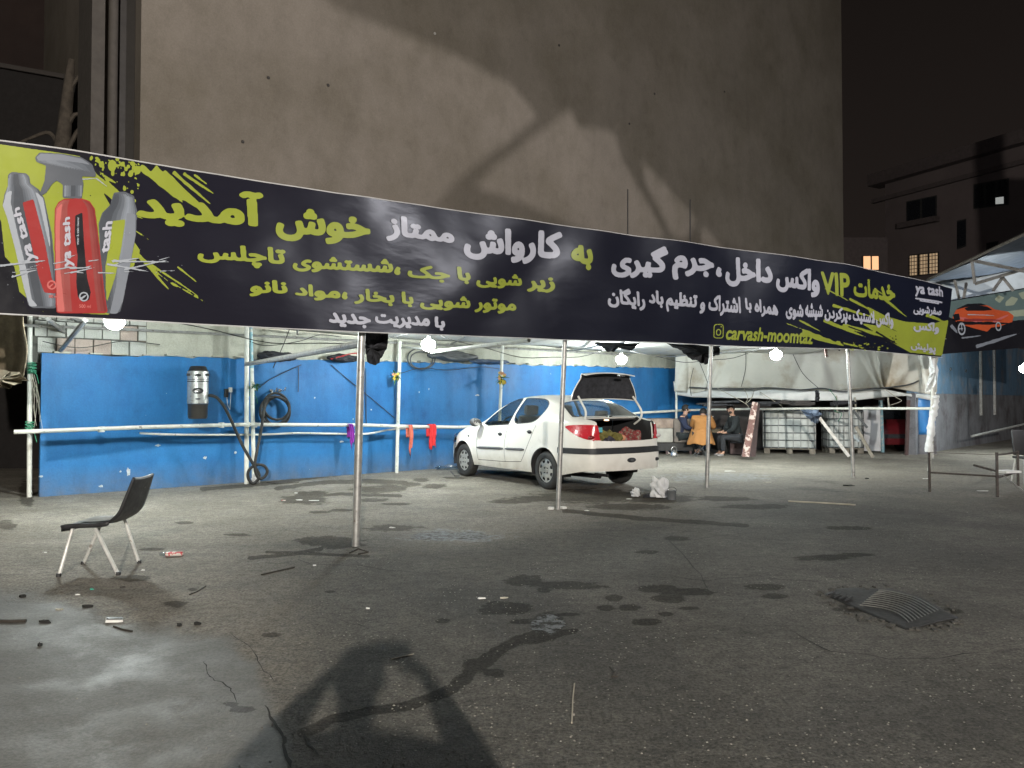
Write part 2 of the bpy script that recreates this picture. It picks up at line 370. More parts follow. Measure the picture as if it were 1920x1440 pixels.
# cracks in the concrete, as thin recessed-looking strips of dark dirt lying 3 mm up
def strip(name, pts, w0, mt, z=.003, jit=3, parent=None):
    mb = MB(); P = []
    q = []
    for a, b in zip(pts[:-1], pts[1:]):
        for k in range(4):
            t = k / 4; q.append((a[0] + (b[0] - a[0]) * t + random.uniform(-jit, jit), a[1] + (b[1] - a[1]) * t + random.uniform(-jit, jit)))
    q.append(pts[-1]); L = [G(*p) for p in q]; n = len(L); vs = []
    for i, p in enumerate(L):
        t = (L[min(i + 1, n - 1)] - L[max(i - 1, 0)]).normalized(); s = Vector((-t.y, t.x, 0)) * w0 * random.uniform(.3, 1) * (1 if 0 < i < n - 1 else .1)
        vs += [p + s + Vector((0, 0, z)), p - s + Vector((0, 0, z))]
    mb.add(vs, [(2 * i, 2 * i + 1, 2 * i + 3, 2 * i + 2) for i in range(n - 1)])
    o = mb.build(name, mt, parent); tag(o, kind='structure'); return o
M['crack'] = mat('crack', (.012, .012, .011), .9)
strip('ground_crack', [(497, 1325), (512, 1350), (528, 1375), (533, 1400), (545, 1440)], .010, M['crack'])
strip('ground_crack', [(383, 1238), (388, 1262), (402, 1275), (430, 1290), (445, 1320)], .0035, M['crack'])
strip('ground_crack', [(570, 1375), (580, 1395), (600, 1420)], .006, M['crack'])
strip('ground_crack', [(430, 1188), (470, 1215), (490, 1250), (515, 1280)], .003, M['crack'])

for pts, w0 in (([(470, 1058), (560, 1052), (640, 1060), (760, 1072), (900, 1066)], .006), ([(1100, 1000), (1230, 1012), (1370, 1006), (1500, 1016)], .008), ([(1180, 1075), (1300, 1090), (1420, 1080), (1560, 1096)], .007), ([(1480, 1180), (1560, 1225), (1700, 1238), (1840, 1225)], .006), ([(700, 965), (820, 958), (930, 962)], .007), ([(1350, 960), (1480, 968), (1640, 962), (1800, 975)], .010), ([(620, 1160), (690, 1175), (740, 1170)], .004), ([(840, 1390), (900, 1380), (960, 1392)], .003), ([(1250, 1010), (1290, 1050), (1330, 1110)], .005)):
    strip('ground_crack', pts, w0, M['crack'], jit=4)
# ------------------------------------------------------------------ big plaster building behind the wash
M['plaster'] = mat('plaster', (.185, .163, .140), .93, var=.10, vscale=.45, bump=.008, bscale=9, col2=(.135, .118, .094), c2scale=.55, c2lo=.42, c2hi=.72, spec=.2)
M['plaster_dark'] = mat('plaster_dark', (.05, .043, .04), .9, var=.2, vscale=1)
def streaks(m, amt=.35, scale=(1.4, 1.4, .12), fine=38):
    n = m.node_tree; b = n.nodes['Principled BSDF']; cur = b.inputs['Base Color'].links[0].from_socket; tcn = n.nodes.new('ShaderNodeTexCoord')
    mp = n.nodes.new('ShaderNodeMapping'); mp.inputs['Scale'].default_value = scale; n.links.new(tcn.outputs['Object'], mp.inputs[0])
    for src, sc, lo, hi, k in ((mp.outputs[0], 2.2, .45, .75, amt), (tcn.outputs['Object'], fine, .3, .7, .22), (tcn.outputs['Object'], 3.2, .52, .72, amt * .7)):
        t = n.nodes.new('ShaderNodeTexNoise'); t.inputs['Scale'].default_value = sc; t.inputs['Detail'].default_value = 9; t.inputs['Roughness'].default_value = .7; n.links.new(src, t.inputs['Vector'])
        r = n.nodes.new('ShaderNodeValToRGB'); r.color_ramp.elements[0].position = lo; r.color_ramp.elements[1].position = hi; r.color_ramp.elements[0].color = (1, 1, 1, 1); r.color_ramp.elements[1].color = (1 - k, 1 - k, 1 - k * 1.05, 1); n.links.new(t.outputs['Fac'], r.inputs[0])
        x = n.nodes.new('ShaderNodeMix'); x.data_type = 'RGBA'; x.blend_type = 'MULTIPLY'; x.inputs[0].default_value = 1; n.links.new(cur, x.inputs[6]); n.links.new(r.outputs[0], x.inputs[7]); cur = x.outputs[2]
    n.links.new(cur, b.inputs['Base Color'])
streaks(M['plaster'], .15, (1, 1, .45))
tL, _ = wall_px(262, 300, -.12); tR, _ = wall_px(1580, 300, -.12)
bt = thing('plaster_building', 'tall blank building with a bare mottled plaster side wall, behind the banner', 'building', W(8, 0, -.2))
mb = MB(); wbox(mb, tL, tR, 0, 19, -9, -.12); mb.build('side_wall', M['plaster'], bt)
M['pipe_dark'] = mat('pipe_dark', (.022, .019, .017), .6)
M['pipe_pale'] = mat('pipe_pale', (.055, .048, .042), .8)
mb = MB(); wbox(mb, tL - .22, tL - .005, 0, 19, -1.2, -.45); mb.build('corner_return', M['pipe_dark'], bt)
mb = MB(); mb.tube([W(tL - .33, 0, -.40), W(tL - .33, 19, -.40)], .07, 10); mb.build('downpipe', M['pipe_pale'], bt, smooth=True)
mb = MB(); wbox(mb, tL - .62, tL - .44, 0, 19, -1.4, -.42); mb.build('corner_return', M['pipe_pale'], bt)
M['anchor'] = mat('anchor', (.34, .33, .31), .7)
for (u, v) in ((815, 63), (503, 146), (615, 160), (1048, 85), (1227, 176), (1358, 172), (1180, 232), (455, 266)):
    mb = MB(); p = wp(u, v, -.12); t = (p - WA).dot(WD)
    mb.lathe([(.028, 0), (.028, .012), (.018, .02)], 8, Matrix.Translation(p) @ WN.to_track_quat('Z', 'Y').to_matrix().to_4x4()); mb.build('anchor_hole', M['pipe_dark'] if u != 815 else M['anchor'], bt)
for (u, v0, v1) in ((1177, 355, 470), (1294, 374, 490)):
    mb = MB(); a = at(u, v1, 14.2); b = at(u, v0, 14.2); mb.tube([a + Vector((0, 0, -1.0)), a, b], .012, 6)
    o = mb.build('steel_rod', M['wire']); tag(o, 'thin dark rod sticking up behind the banner, ' + ('left one of the two' if u < 1200 else 'right one of the two, thicker'), 'rod', 'rods above the banner')

# left of it: a dark building and a lower black one, and a pruned tree
M['night_red'] = mat('night_red', (.040, .026, .023), .9, var=.25, vscale=.6)
M['night_black'] = mat('night_black', (.012, .010, .010), .95)
b1 = thing('dark_building', 'tall dark reddish building beyond the left yard, above the black roofline', 'building', (-14, 22, 0))
mb = MB(); mb.box((-18, 26, 10), (17.5, 6, 26), Matrix.Rotation(.3, 3, 'Z')); mb.build('wall', M['night_red'], b1)
b2 = thing('low_shed', 'black lean-to shed with a sloping roofline at the far left', 'shed', (-9, 14, 0))
def ptop(u, v, Y): return at(u, v, Y)
a = ptop(-260, 112, 15); b = ptop(0, 127, 15); c = ptop(215, 165, 15)
mb = MB(); pts = [a, b, c]; back = Vector((0, 3, .4))
vs = [Vector((p.x, p.y, 0)) for p in pts] + pts + [Vector((p.x, p.y + 3, 0)) for p in pts] + [p + back for p in pts]
mb.add(vs, [(0, 1, 4, 3), (1, 2, 5, 4), (3, 4, 10, 9), (4, 5, 11, 10), (0, 3, 9, 6), (2, 8, 11, 5), (6, 9, 10, 7), (7, 10, 11, 8)]); mb.build('wall', M['night_black'], b2)
mb = MB(); mb.tube([a + Vector((0, -.1, .02)), b + Vector((0, -.1, .02)), c + Vector((0, -.1, .02))], .05, 6); mb.build('eaves', M['plaster_dark'], b2)
M['bark'] = mat('bark', (.075, .062, .05), .95, var=.4, vscale=8, bump=.02, bscale=25)
tr = thing('bare_tree', 'pale pruned bare tree dimly seen above the banner at the left', 'tree', at(118, 800, 14))
tr.location.z = 0
mb = MB(); base = Vector((tr.location.x, 14, 0))
j = lambda u, v, Y=14: at(u, v, Y)
mb.tube([base, j(116, 500), j(114, 300), j(122, 230), j(130, 150), j(134, 112)], [.2, .18, .15, .12, .09, .06], 9)
mb.build('trunk', M['bark'], tr, smooth=True)
mb = MB()
for P_ in ([j(118, 290), j(95, 250), j(60, 258), j(30, 272), j(-10, 300)], [j(118, 300), j(150, 240), j(168, 262), j(176, 300)], [j(120, 250), j(140, 215), j(160, 225), j(186, 260), j(196, 330)], [j(128, 170), j(150, 140), j(158, 120)], [j(116, 310), j(90, 280), j(72, 300)]):
    P2 = catmull(P_, 4); mb.tube(P2, [.045 * (1 - .75 * i / len(P2)) for i in range(len(P2))], 6)
mb.build('branch', M['bark'], tr, smooth=True)
tag(tr.children[1], 'thin drooping branches', None)

# ------------------------------------------------------------------ blue wall
def blue_mat():
    m = mat('blue_paint', (.022, .168, .43), .55, var=.10, vscale=.9, bump=.0025, bscale=30, col2=(.016, .125, .35), c2scale=1.1, c2lo=.45, c2hi=.7, spec=.35)
    n = m.node_tree; b = n.nodes['Principled BSDF']; cur = b.inputs['Base Color'].links[0].from_socket
    tcn = n.nodes.new('ShaderNodeTexCoord'); s = n.nodes.new('ShaderNodeSeparateXYZ'); n.links.new(tcn.outputs['Object'], s.inputs[0])
    # dust splashed up the foot of the wall, and chips of missing paint
    r = n.nodes.new('ShaderNodeMapRange'); n.links.new(s.outputs['Z'], r.inputs[0]); r.inputs[1].default_value = .42; r.inputs[2].default_value = 0.0
    no = n.nodes.new('ShaderNodeTexNoise'); no.inputs['Scale'].default_value = 5; no.inputs['Detail'].default_value = 8; n.links.new(tcn.outputs['Object'], no.inputs[0])
    mu = n.nodes.new('ShaderNodeMath'); mu.operation = 'MULTIPLY'; n.links.new(r.outputs[0], mu.inputs[0]); n.links.new(no.outputs['Fac'], mu.inputs[1])
    x = n.nodes.new('ShaderNodeMix'); x.data_type = 'RGBA'; n.links.new(mu.outputs[0], x.inputs[0]); n.links.new(cur, x.inputs[6]); x.inputs[7].default_value = (.15, .16, .17, 1)
    n5 = n.nodes.new('ShaderNodeTexNoise'); n5.inputs['Scale'].default_value = 11; n5.inputs['Detail'].default_value = 5; n.links.new(tcn.outputs['Object'], n5.inputs[0])
    rr = n.nodes.new('ShaderNodeMapRange'); n.links.new(n5.outputs['Fac'], rr.inputs[0]); rr.inputs[1].default_value = .755; rr.inputs[2].default_value = .765
    y = n.nodes.new('ShaderNodeMix'); y.data_type = 'RGBA'; n.links.new(rr.outputs[0], y.inputs[0]); n.links.new(x.outputs[2], y.inputs[6]); y.inputs[7].default_value = (.42, .5, .56, 1)
    n.links.new(y.outputs[2], b.inputs['Base Color']); return m
M['blue'] = blue_mat()
streaks(M['blue'], .30, (1.2, 1.2, .3), 50)
M['lime'] = mat('lime', (.50, .50, .43), .9, var=.12, vscale=1.2, bump=.004, bscale=25, col2=(.36, .37, .30), c2scale=2.2, c2lo=.5, c2hi=.75)
streaks(M['lime'], .25, (1.2, 1.2, .3), 50)
tA = wall_px(76, 800)[0]; tB = wall_px(1265, 800)[0] + 2.6
bw = thing('blue_wall', 'long bright blue painted boundary wall with a chipped foot and ragged top edge', 'wall', W(0, 0, -.05))
mb = MB()
NX = 150
tops = []
for i in range(NX + 1):
    t = tA + (tB - tA) * i / NX; tops.append((t, 2.02 + .014 * (t - tA) + random.uniform(-.022, .018)))
for (t0, z0), (t1, z1) in zip(tops[:-1], tops[1:]):
    pass
R_ = 0.0
vs = []; fs = []
for i, (t, z) in enumerate(tops):
    vs += [W(t, 0, 0), W(t, z, random.uniform(-.004, .004)), W(t, z, -.09), W(t, 0, -.09)]
    if i: 
        k = 4 * i; fs += [(k - 4, k, k + 1, k - 3), (k - 3, k + 1, k + 2, k - 2), (k - 2, k + 2, k + 3, k - 1)]
fs += [(0, 1, 2, 3), tuple(4 * NX + k for k in (3, 2, 1, 0))]
mb.add(vs, fs); mb.build('painted_face', M['blue'], bw)
# pale rendered strip above the paint (thin skin on the building) and the exposed blocks at its left end
mb = MB(); t0 = wall_px(278, 650)[0]
wbox(mb, t0, tB, 2.0, 2.95, -.118, -.094); mb.build('render_strip', M['lime'], bw)
mb = MB(); wbox(mb, tA - .1, t0 - .005, 1.9, 2.95, -.30, -.16); mb.build('mortar', mat('mortar', (.10, .10, .09), .95), bw)
blk = [mat('block', (.42, .43, .40), .95, var=.15, vscale=5, bump=.006, bscale=50), mat('block_pink', (.40, .33, .29), .95, var=.15, vscale=5, bump=.006, bscale=50)]
seam = [tA - .08] + [wall_px(u, 650)[0] for u in (72, 108, 143, 178, 212, 246)] + [t0]
for row in range(3):
    z0 = 2.035 + row * .235
    for k in range(len(seam) - 1):
        a, b = seam[k], seam[k + 1]; sh = .12 if row % 2 else 0
        a = a + (sh if k else 0); b = min(b + sh, t0) if k < len(seam) - 2 else b
        if b - a < .05: continue
        mb = MB(); wbox(mb, a + .008, b - .008, z0 + random.uniform(.004, .012), z0 + .222, -.2, -.105 + random.uniform(-.02, .02))
        mb.build('concrete_block', blk[1 if (row == 0 and k in (2, 3, 4)) or (row == 1 and k == 5) else 0], bw)
mb = MB()
for i in range(46):
    t = tA + .2 + i * (tB - tA - .4) / 46 + random.uniform(-.08, .08); z = 2.03 + .014 * (t - tA)
    L = random.uniform(.06, .24); wbox(mb, t, t + L, z, z + random.uniform(.012, .035), -.1, random.uniform(0, .05))
o = mb.build('ledge_rubble', M['lime'], bw); tag(o, kind='stuff')

# ------------------------------------------------------------------ right-hand grey wall
M['grey_wall'] = mat('grey_wall', (.20, .205, .23), .9, var=.2, vscale=1.1, bump=.01, bscale=14, col2=(.10, .085, .095), c2scale=1.3, c2lo=.5, c2hi=.66)
M['grey_blue'] = mat('grey_blue', (.10, .19, .30), .85, var=.15, vscale=1.5, bump=.005, bscale=14, col2=(.2, .22, .26), c2scale=1.4, c2lo=.52, c2hi=.66)
streaks(M['grey_wall'], .4, (1, 1, .3), 30); streaks(M['grey_blue'], .35, (1, 1, .3), 30)
RA = G(1722, 852); RB = G(1905, 822); RD = (RB - RA).normalized(); RN = Vector((RD.y, -RD.x, 0)); RANG = math.atan2(RD.y, RD.x)
rw = thing('grey_wall', 'stained grey and faded blue plaster wall running off behind the right end of the banner', 'wall', RA)
def rbox(mb, a, b, z0, z1, o0, o1): return mb.box(RA + RD * (a + b) / 2 + RN * (o0 + o1) / 2 + Vector((0, 0, (z0 + z1) / 2)), (b - a, o1 - o0, z1 - z0), Matrix.Rotation(RANG, 3, 'Z'))
mb = MB(); rbox(mb, -.2, 16, 0, 1.55, -.2, 0); mb.build('lower_plaster', M['grey_wall'], rw)
mb = MB(); rbox(mb, -.2, 16, 1.554, 3.3, -.2, -.012); mb.build('upper_paint', M['grey_blue'], rw)
for k in (6.2, 8.0, 13):
    mb = MB(); rbox(mb, k, k + .1, 0.9, 3.3, 0, .07); mb.build('pilaster', M['steel_pipe'], rw)
for k in (3.0, 4.6):
    mb = MB(); p = RA + RD * k + RN * -.012 + Vector((0, 0, 2.25)); mb.lathe([(.05, 0), (.05, .03), (.02, .04)], 8, Matrix.Translation(p) @ RN.to_track_quat('Z', 'Y').to_matrix().to_4x4()); mb.build('pipe_stub', M['chrome'], rw)
p0 = at(1822, 818, 19.6); p1 = at(1930, 793, 21.5)
mb = MB(); mb.tube([p0, p1], .03, 7); o = mb.build('leaning_pipe', M['steel_pipe']); tag(o, 'long grey pipe sloping along the foot of the grey wall', 'pipe')

# ------------------------------------------------------------------ far houses at the right
M['far_wall'] = mat('far_wall', (.125, .10, .10), .9, var=.15, vscale=.5)
M['far_dark'] = mat('far_dark', (.085, .068, .068), .9)
M['night_glass'] = mat('night_glass', (.01, .012, .016), .3)
M['lit_yellow'] = emis('lit_yellow', (.50, .31, .14), .55)
M['lit_orange'] = emis('lit_orange', (.9, .42, .16), 1.15)
M['lit_white'] = emis('lit_white', (.5, .52, .5), .55)
M['frame_dark'] = mat('frame_dark', (.03, .03, .03), .6)
fb = thing('far_apartment_building', 'far unlit apartment block with a yellow lit window, upper right', 'building', (23, 46, 0))
Yc = 30.0
def far(u, v, dz=0):                        # facade: a plane that comes towards us to the right
    return onplane(u, v, FP, FN)
FP = at(1662, 600, 46); fd = (at(1920, 600, 39) - FP); fd.z = 0; fd.normalize(); FN = Vector((fd.y, -fd.x, 0))
def fbox(mb, q, depth0, depth1, base=FP):
    """q = photo corners (u0,v0,u1,v1) on the facade plane"""
    pass
def fquad(mb, c4, d0, d1):
    P_ = [far(u, v) for u, v in c4]; a = [p + FN * d0 for p in P_]; b = [p + FN * d1 for p in P_]
    mb.add(a + b, [(0, 1, 2, 3), (4, 7, 6, 5), (0, 4, 5, 1), (1, 5, 6, 2), (2, 6, 7, 3), (3, 7, 4, 0)])
c0 = far(1662, 345); c1 = far(2100, 215)
mb = MB(); zt = c0.z
q0 = FP.copy(); q0.z = 0; q1 = q0 + fd * 20
vs = [q0, q1, q1 + Vector((0, 0, zt)), q0 + Vector((0, 0, zt))]; vs += [p - FN * 9 for p in vs]
mb.add(vs, [(0, 1, 2, 3), (4, 7, 6, 5), (0, 4, 5, 1), (1, 5, 6, 2), (2, 6, 7, 3), (3, 7, 4, 0)]); mb.build('wall', M['far_wall'], fb)
mb = MB(); R = Matrix.Rotation(math.atan2(fd.y, fd.x), 3, 'Z')
mb.box(q0 + fd * 9.7 + Vector((0, 0, zt + .35)), (21, 1.2, .7), R); mb.box(q0 + fd * 9.7 + Vector((0, 0, zt - .9)) + FN * .1, (21, .3, .25), R); mb.build('cornice', M['far_dark'], fb)
def window(c4, glass, nsplit, grid=False, parent=fb):
    f = MB(); P_ = [far(u, v) for u, v in c4]
    g = MB(); fquad(g, c4, .01, .04); go = g.build('window', M['frame_dark'], parent)
    n = nsplit
    for k in range(n):
        t0, t1 = k / n + .035, (k + 1) / n - .035
        tl = P_[0].lerp(P_[1], t0); tr_ = P_[0].lerp(P_[1], t1); bl = P_[3].lerp(P_[2], t0); br = P_[3].lerp(P_[2], t1)
        h = (tl - bl) * .05
        pm = MB(); pm.add([tl - h + FN * .05, tr_ - h + FN * .05, br + h + FN * .05, bl + h + FN * .05], [(0, 1, 2, 3)])
        gm = glass[k] if isinstance(glass, (list, tuple)) else glass
        pm.build('pane', gm, go)
    if grid:
        gm = MB()
        for k in range(1, 10): gm.tube([P_[0].lerp(P_[1], k / 10) + FN * .09, P_[3].lerp(P_[2], k / 10) + FN * .09], .018, 4)
        for k in range(1, 6): gm.tube([P_[0].lerp(P_[3], k / 6) + FN * .09, P_[1].lerp(P_[2], k / 6) + FN * .09], .018, 4)
        gm.build('grille', M['frame_dark'], go)
    return go
window([(1705, 478), (1761, 472), (1761, 514), (1705, 519)], M['lit_yellow'], 3, True)
window([(1700, 378), (1757, 366), (1757, 408), (1700, 418)], M['night_glass'], 2)
window([(1826, 346), (1892, 334), (1892, 384), (1826, 392)], M['night_glass'], 3)
pm = MB(); fquad(pm, [(1868, 371), (1883, 369), (1883, 382), (1868, 383)], .06, .075); pm.build('lit_pane', M['lit_white'], fb)
window([(1795, 414), (1812, 410), (1812, 462), (1795, 468)], M['night_glass'], 1)
window([(1850, 456), (1872, 452), (1872, 466), (1850, 470)], M['night_glass'], 1)
mb = MB(); fquad(mb, [(1690, 420), (1762, 406), (1762, 416), (1690, 430)], .0, .45); mb.build('balcony_slab', M['far_dark'], fb)
fs_ = thing('small_far_house', 'low dark house between the plaster building and apartment block, with a small orange window', 'building', at(1620, 700, 36).xyz)
fs_.location.z = 0
p0 = at(1560, 445, 36); p1 = at(1664, 445, 36)
mb = MB(); mb.box(((p0.x + p1.x) / 2, 38, p0.z / 2), (p1.x - p0.x, 4, p0.z)); mb.build('wall', M['far_dark'], fs_)
for (ua, ub) in ((1618, 1631), (1634, 1646)):
    a = at(ua, 481, 35.9); b = at(ub, 506, 35.9)
    mb = MB(); mb.box((a + b) / 2, (b.x - a.x + .07, .1, a.z - b.z + .07)); wdw = mb.build('window', M['frame_dark'], fs_)
    mb = MB(); mb.box((a + b) / 2 + Vector((0, -.06, 0)), (b.x - a.x, .03, a.z - b.z)); mb.build('pane', M['lit_orange'], wdw)

# ------------------------------------------------------------------ the banner curtain
BP = catmull([Vector((-4.9, 3.6, 0)), Vector((-3.3, 5.1, 0)), G(667, 1024), G(1046, 955), G(1325, 915), G(1600, 895), Vector((8.6, 14.75, 0))], 10)
BP = [Vector((p.x, p.y, 0)) for p in BP]
BPn = np.array([(p.x, p.y) for p in BP]); SEG = np.hypot(*np.diff(BPn, axis=0).T); SCUM = np.concatenate([[0], np.cumsum(SEG)])
FWD = .16                                   # the cloth hangs this far in front of the posts
def curtain(U, V, off=0.0, wr=True):
    """arrays of photo pixels -> points on the hanging banner, pushed 'off' metres towards the camera side"""
    U = np.asarray(U, float); V = np.asarray(V, float)
    dx = (U - 960) / F_PX; zz = -(V - 720) / F_PX; dy = cp - zz * sp_; dz = sp_ + zz * cp
    best = np.full(U.shape, np.inf); S = np.zeros(U.shape); NXx = np.zeros(U.shape); NYy = np.zeros(U.shape)
    for i in range(len(BPn) - 1):
        d = (BPn[i + 1] - BPn[i]) / SEG[i]; nx, ny = d[1], -d[0]
        a = BPn[i] + np.array([nx, ny]) * FWD
        k = (a[0] * nx + a[1] * ny) / (dx * nx + dy * ny)
        s = (dx * k - a[0]) * d[0] + (dy * k - a[1]) * d[1]
        lo = -1e-6 if i else -9; hi = SEG[i] + (1e-6 if i < len(BPn) - 2 else 9)
        ok = (k > 0) & (s >= lo - .02) & (s <= hi + .02) & np.isinf(best)
        best = np.where(ok, k, best); S = np.where(ok, s + SCUM[i], S); NXx = np.where(ok, nx, NXx); NYy = np.where(ok, ny, NYy)
    k = np.where(np.isinf(best), 10, best)
    X = dx * k; Y = dy * k; Z = CAM_H + dz * k
    o = np.full(U.shape, float(off) * .4)
    if wr:
        q = Z - 2.2
        o = o + .016 * np.sin(S * 2.1 + q * 3.3) + .006 * np.sin(S * 4.3 - q * 4.0 + 1.2) + .002 * np.sin(S * 9.7 + q * 5.1) * np.exp(-((S - 4) / 4) ** 2) + .012 * np.sin(S * 3.1) * np.clip(q, 0, 1.5)
        o = o + .009 * np.exp(-((S - 5.6 - q * 1.2) / .35) ** 2) - .010 * np.exp(-((S - 6.4 - q * 1.3) / .32) ** 2) + .006 * np.exp(-((S - 3.1 - q * 1.6) / .2) ** 2) - .006 * np.exp(-((S - 4.2 - q * .9) / .22) ** 2)
    return np.stack([X + NXx * o, Y + NYy * o, Z], -1)
def top_v(u): return np.interp(u, [-420, 0, 130, 262, 400, 633, 813, 933, 1100, 1233, 1360, 1587, 1788], [215, 265, 284, 305, 325, 364, 389, 406, 430, 448, 465, 496, 541])
def bot_v(u): return np.interp(u, [-420, 0, 200, 377, 547, 633, 833, 1053, 1233, 1399, 1591, 1698, 1768], [575, 588, 598, 608, 617, 621, 628, 637, 642, 650, 654, 664, 670])
def banner_mat():
    m = bpy.data.materials.new('banner_vinyl'); m.use_nodes = True; n = m.node_tree; b = n.nodes['Principled BSDF']
    tcn = n.nodes.new('ShaderNodeTexCoord'); s = n.nodes.new('ShaderNodeSeparateXYZ'); n.links.new(tcn.outputs['Object'], s.inputs[0])
    r = n.nodes.new('ShaderNodeValToRGB'); mr = n.nodes.new('ShaderNodeMapRange'); mr.inputs[1].default_value = -5; mr.inputs[2].default_value = 6
    n.links.new(s.outputs['X'], mr.inputs[0]); n.links.new(mr.outputs[0], r.inputs[0])
    r.color_ramp.elements[0].color = (.0125, .0105, .0165, 1); r.color_ramp.elements[1].color = (.0065, .0085, .019, 1)
    n.links.new(r.outputs[0], b.inputs['Base Color']); b.inputs['Roughness'].default_value = .31; b.inputs['Specular IOR Level'].default_value = .55
    no = n.nodes.new('ShaderNodeTexNoise'); no.inputs['Scale'].default_value = .9; no.inputs['Detail'].default_value = 4
    mp = n.nodes.new('ShaderNodeMapping'); mp.inputs['Rotation'].default_value = (0, .5, 0); mp.inputs['Scale'].default_value = (1, 1, 3); n.links.new(tcn.outputs['Object'], mp.inputs[0]); n.links.new(mp.outputs[0], no.inputs[0])
    bp = n.nodes.new('ShaderNodeBump'); bp.inputs['Distance'].default_value = .012; bp.inputs['Strength'].default_value = 1; n.links.new(no.outputs['Fac'], bp.inputs['Height']); n.links.new(bp.outputs[0], b.inputs['Normal'])
    return m
M['vinyl'] = banner_mat()
def print_mat(name, col, rough=.36):
    m = mat(name, col, rough, var=.06, vscale=3); n = m.node_tree; b = n.nodes['Principled BSDF']
    tcn = n.nodes.new('ShaderNodeTexCoord'); no = n.nodes.new('ShaderNodeTexNoise'); no.inputs['Scale'].default_value = .9; no.inputs['Detail'].default_value = 4
    mp = n.nodes.new('ShaderNodeMapping'); mp.inputs['Rotation'].default_value = (0, .5, 0); mp.inputs['Scale'].default_value = (1, 1, 3); n.links.new(tcn.outputs['Object'], mp.inputs[0]); n.links.new(mp.outputs[0], no.inputs[0])
    bp = n.nodes.new('ShaderNodeBump'); bp.inputs['Distance'].default_value = .012; bp.inputs['Strength'].default_value = 1; n.links.new(no.outputs['Fac'], bp.inputs['Height']); n.links.new(bp.outputs[0], b.inputs['Normal']); return m
M['p_yellow'] = print_mat('print_yellow', (.27, .315, .04))
M['p_white'] = print_mat('print_white', (.42, .43, .50))
M['p_red'] = print_mat('print_red', (.31, .032, .032))
M['p_dred'] = print_mat('print_dark_red', (.24, .035, .035))
M['p_pink'] = print_mat('print_pink', (.52, .14, .13))
M['p_grey'] = print_mat('print_grey', (.10, .11, .13))
M['p_mid'] = print_mat('print_mid', (.20, .22, .26))
M['p_lgrey'] = print_mat('print_light_grey', (.34, .37, .42))
M['p_black'] = print_mat('print_black', (.010, .010, .014))
M['p_orange'] = print_mat('print_orange', (.50, .085, .03))
bn = thing('printed_banner', 'long glossy dark vinyl banner with yellow and white Persian writing across the lot', 'banner', (-1.45, 6.98, 0))
mb = MB(); NU, NV = 330, 26
uu, vv = np.meshgrid(np.linspace(-420, 1788, NU + 1), np.linspace(0, 1, NV + 1))
Ux = uu.copy(); last = np.clip((uu - 1700) / 88, 0, 1); Ux = uu - last * vv * 22
Vx = top_v(uu) * (1 - vv) + bot_v(np.minimum(Ux, 1768)) * vv
Pn = curtain(Ux, Vx).reshape(-1, 3)
me = bpy.data.meshes.new('cloth')
fs = [(j * (NU + 1) + i, j * (NU + 1) + i + 1, (j + 1) * (NU + 1) + i + 1, (j + 1) * (NU + 1) + i) for j in range(NV) for i in range(NU)]
me.from_pydata([tuple(p) for p in Pn], [], fs)
link('cloth', me, M['vinyl'], bn, smooth=True)
M['hem'] = mat('hem', (.55, .55, .56), .6)
for fn, nm in ((top_v, 'hem'), (bot_v, 'hem')):
    us = np.linspace(-420, 1768, 120); P_ = curtain(us, fn(us) - (1 if fn is top_v else 0), .0)
    mb = MB(); mb.tube([Vector(p) for p in P_], .005, 5); mb.build(nm, M['hem'], bn)

# --- turning shapes and words into flat print that follows the cloth
def march(F, fx):
    """filled iso-region of field F (rows, cols) at .5; returns verts (col,row) and faces"""
    H_, W_ = F.shape; verts = []; cache = {}; faces = []
    def vid(x, y):
        k = (round(x, 4), round(y, 4))
        if k not in cache: cache[k] = len(verts); verts.append((x, y))
        return cache[k]
    B = F >= .5
    for r in range(H_ - 1):
        c = 0
        rowfull = B[r, :-1] & B[r, 1:] & B[r + 1, :-1] & B[r + 1, 1:]
        anyc = B[r, :-1] | B[r, 1:] | B[r + 1, :-1] | B[r + 1, 1:]
        while c < W_ - 1:
            if rowfull[c]:
                e = c
                while e < W_ - 1 and rowfull[e] and e - c < fx: e += 1
                faces.append((vid(c, r), vid(e, r), vid(e, r + 1), vid(c, r + 1))); c = e; continue
            if anyc[c]:
                cs = [(c, r), (c + 1, r), (c + 1, r + 1), (c, r + 1)]; val = [F[y, x] for x, y in cs]; poly = []
                for i in range(4):
                    a, b2_ = val[i], val[(i + 1) % 4]; (x0, y0), (x1, y1) = cs[i], cs[(i + 1) % 4]
                    if a >= .5: poly.append(vid(x0, y0))
                    if (a >= .5) != (b2_ >= .5):
                        t = (.5 - a) / (b2_ - a); poly.append(vid(x0 + (x1 - x0) * t, y0 + (y1 - y0) * t))
                p2 = [p for i, p in enumerate(poly) if p != poly[i - 1]]
                if len(p2) >= 3: faces.append(tuple(p2))
            c += 1
    return np.array(verts, float).reshape(-1, 2), faces
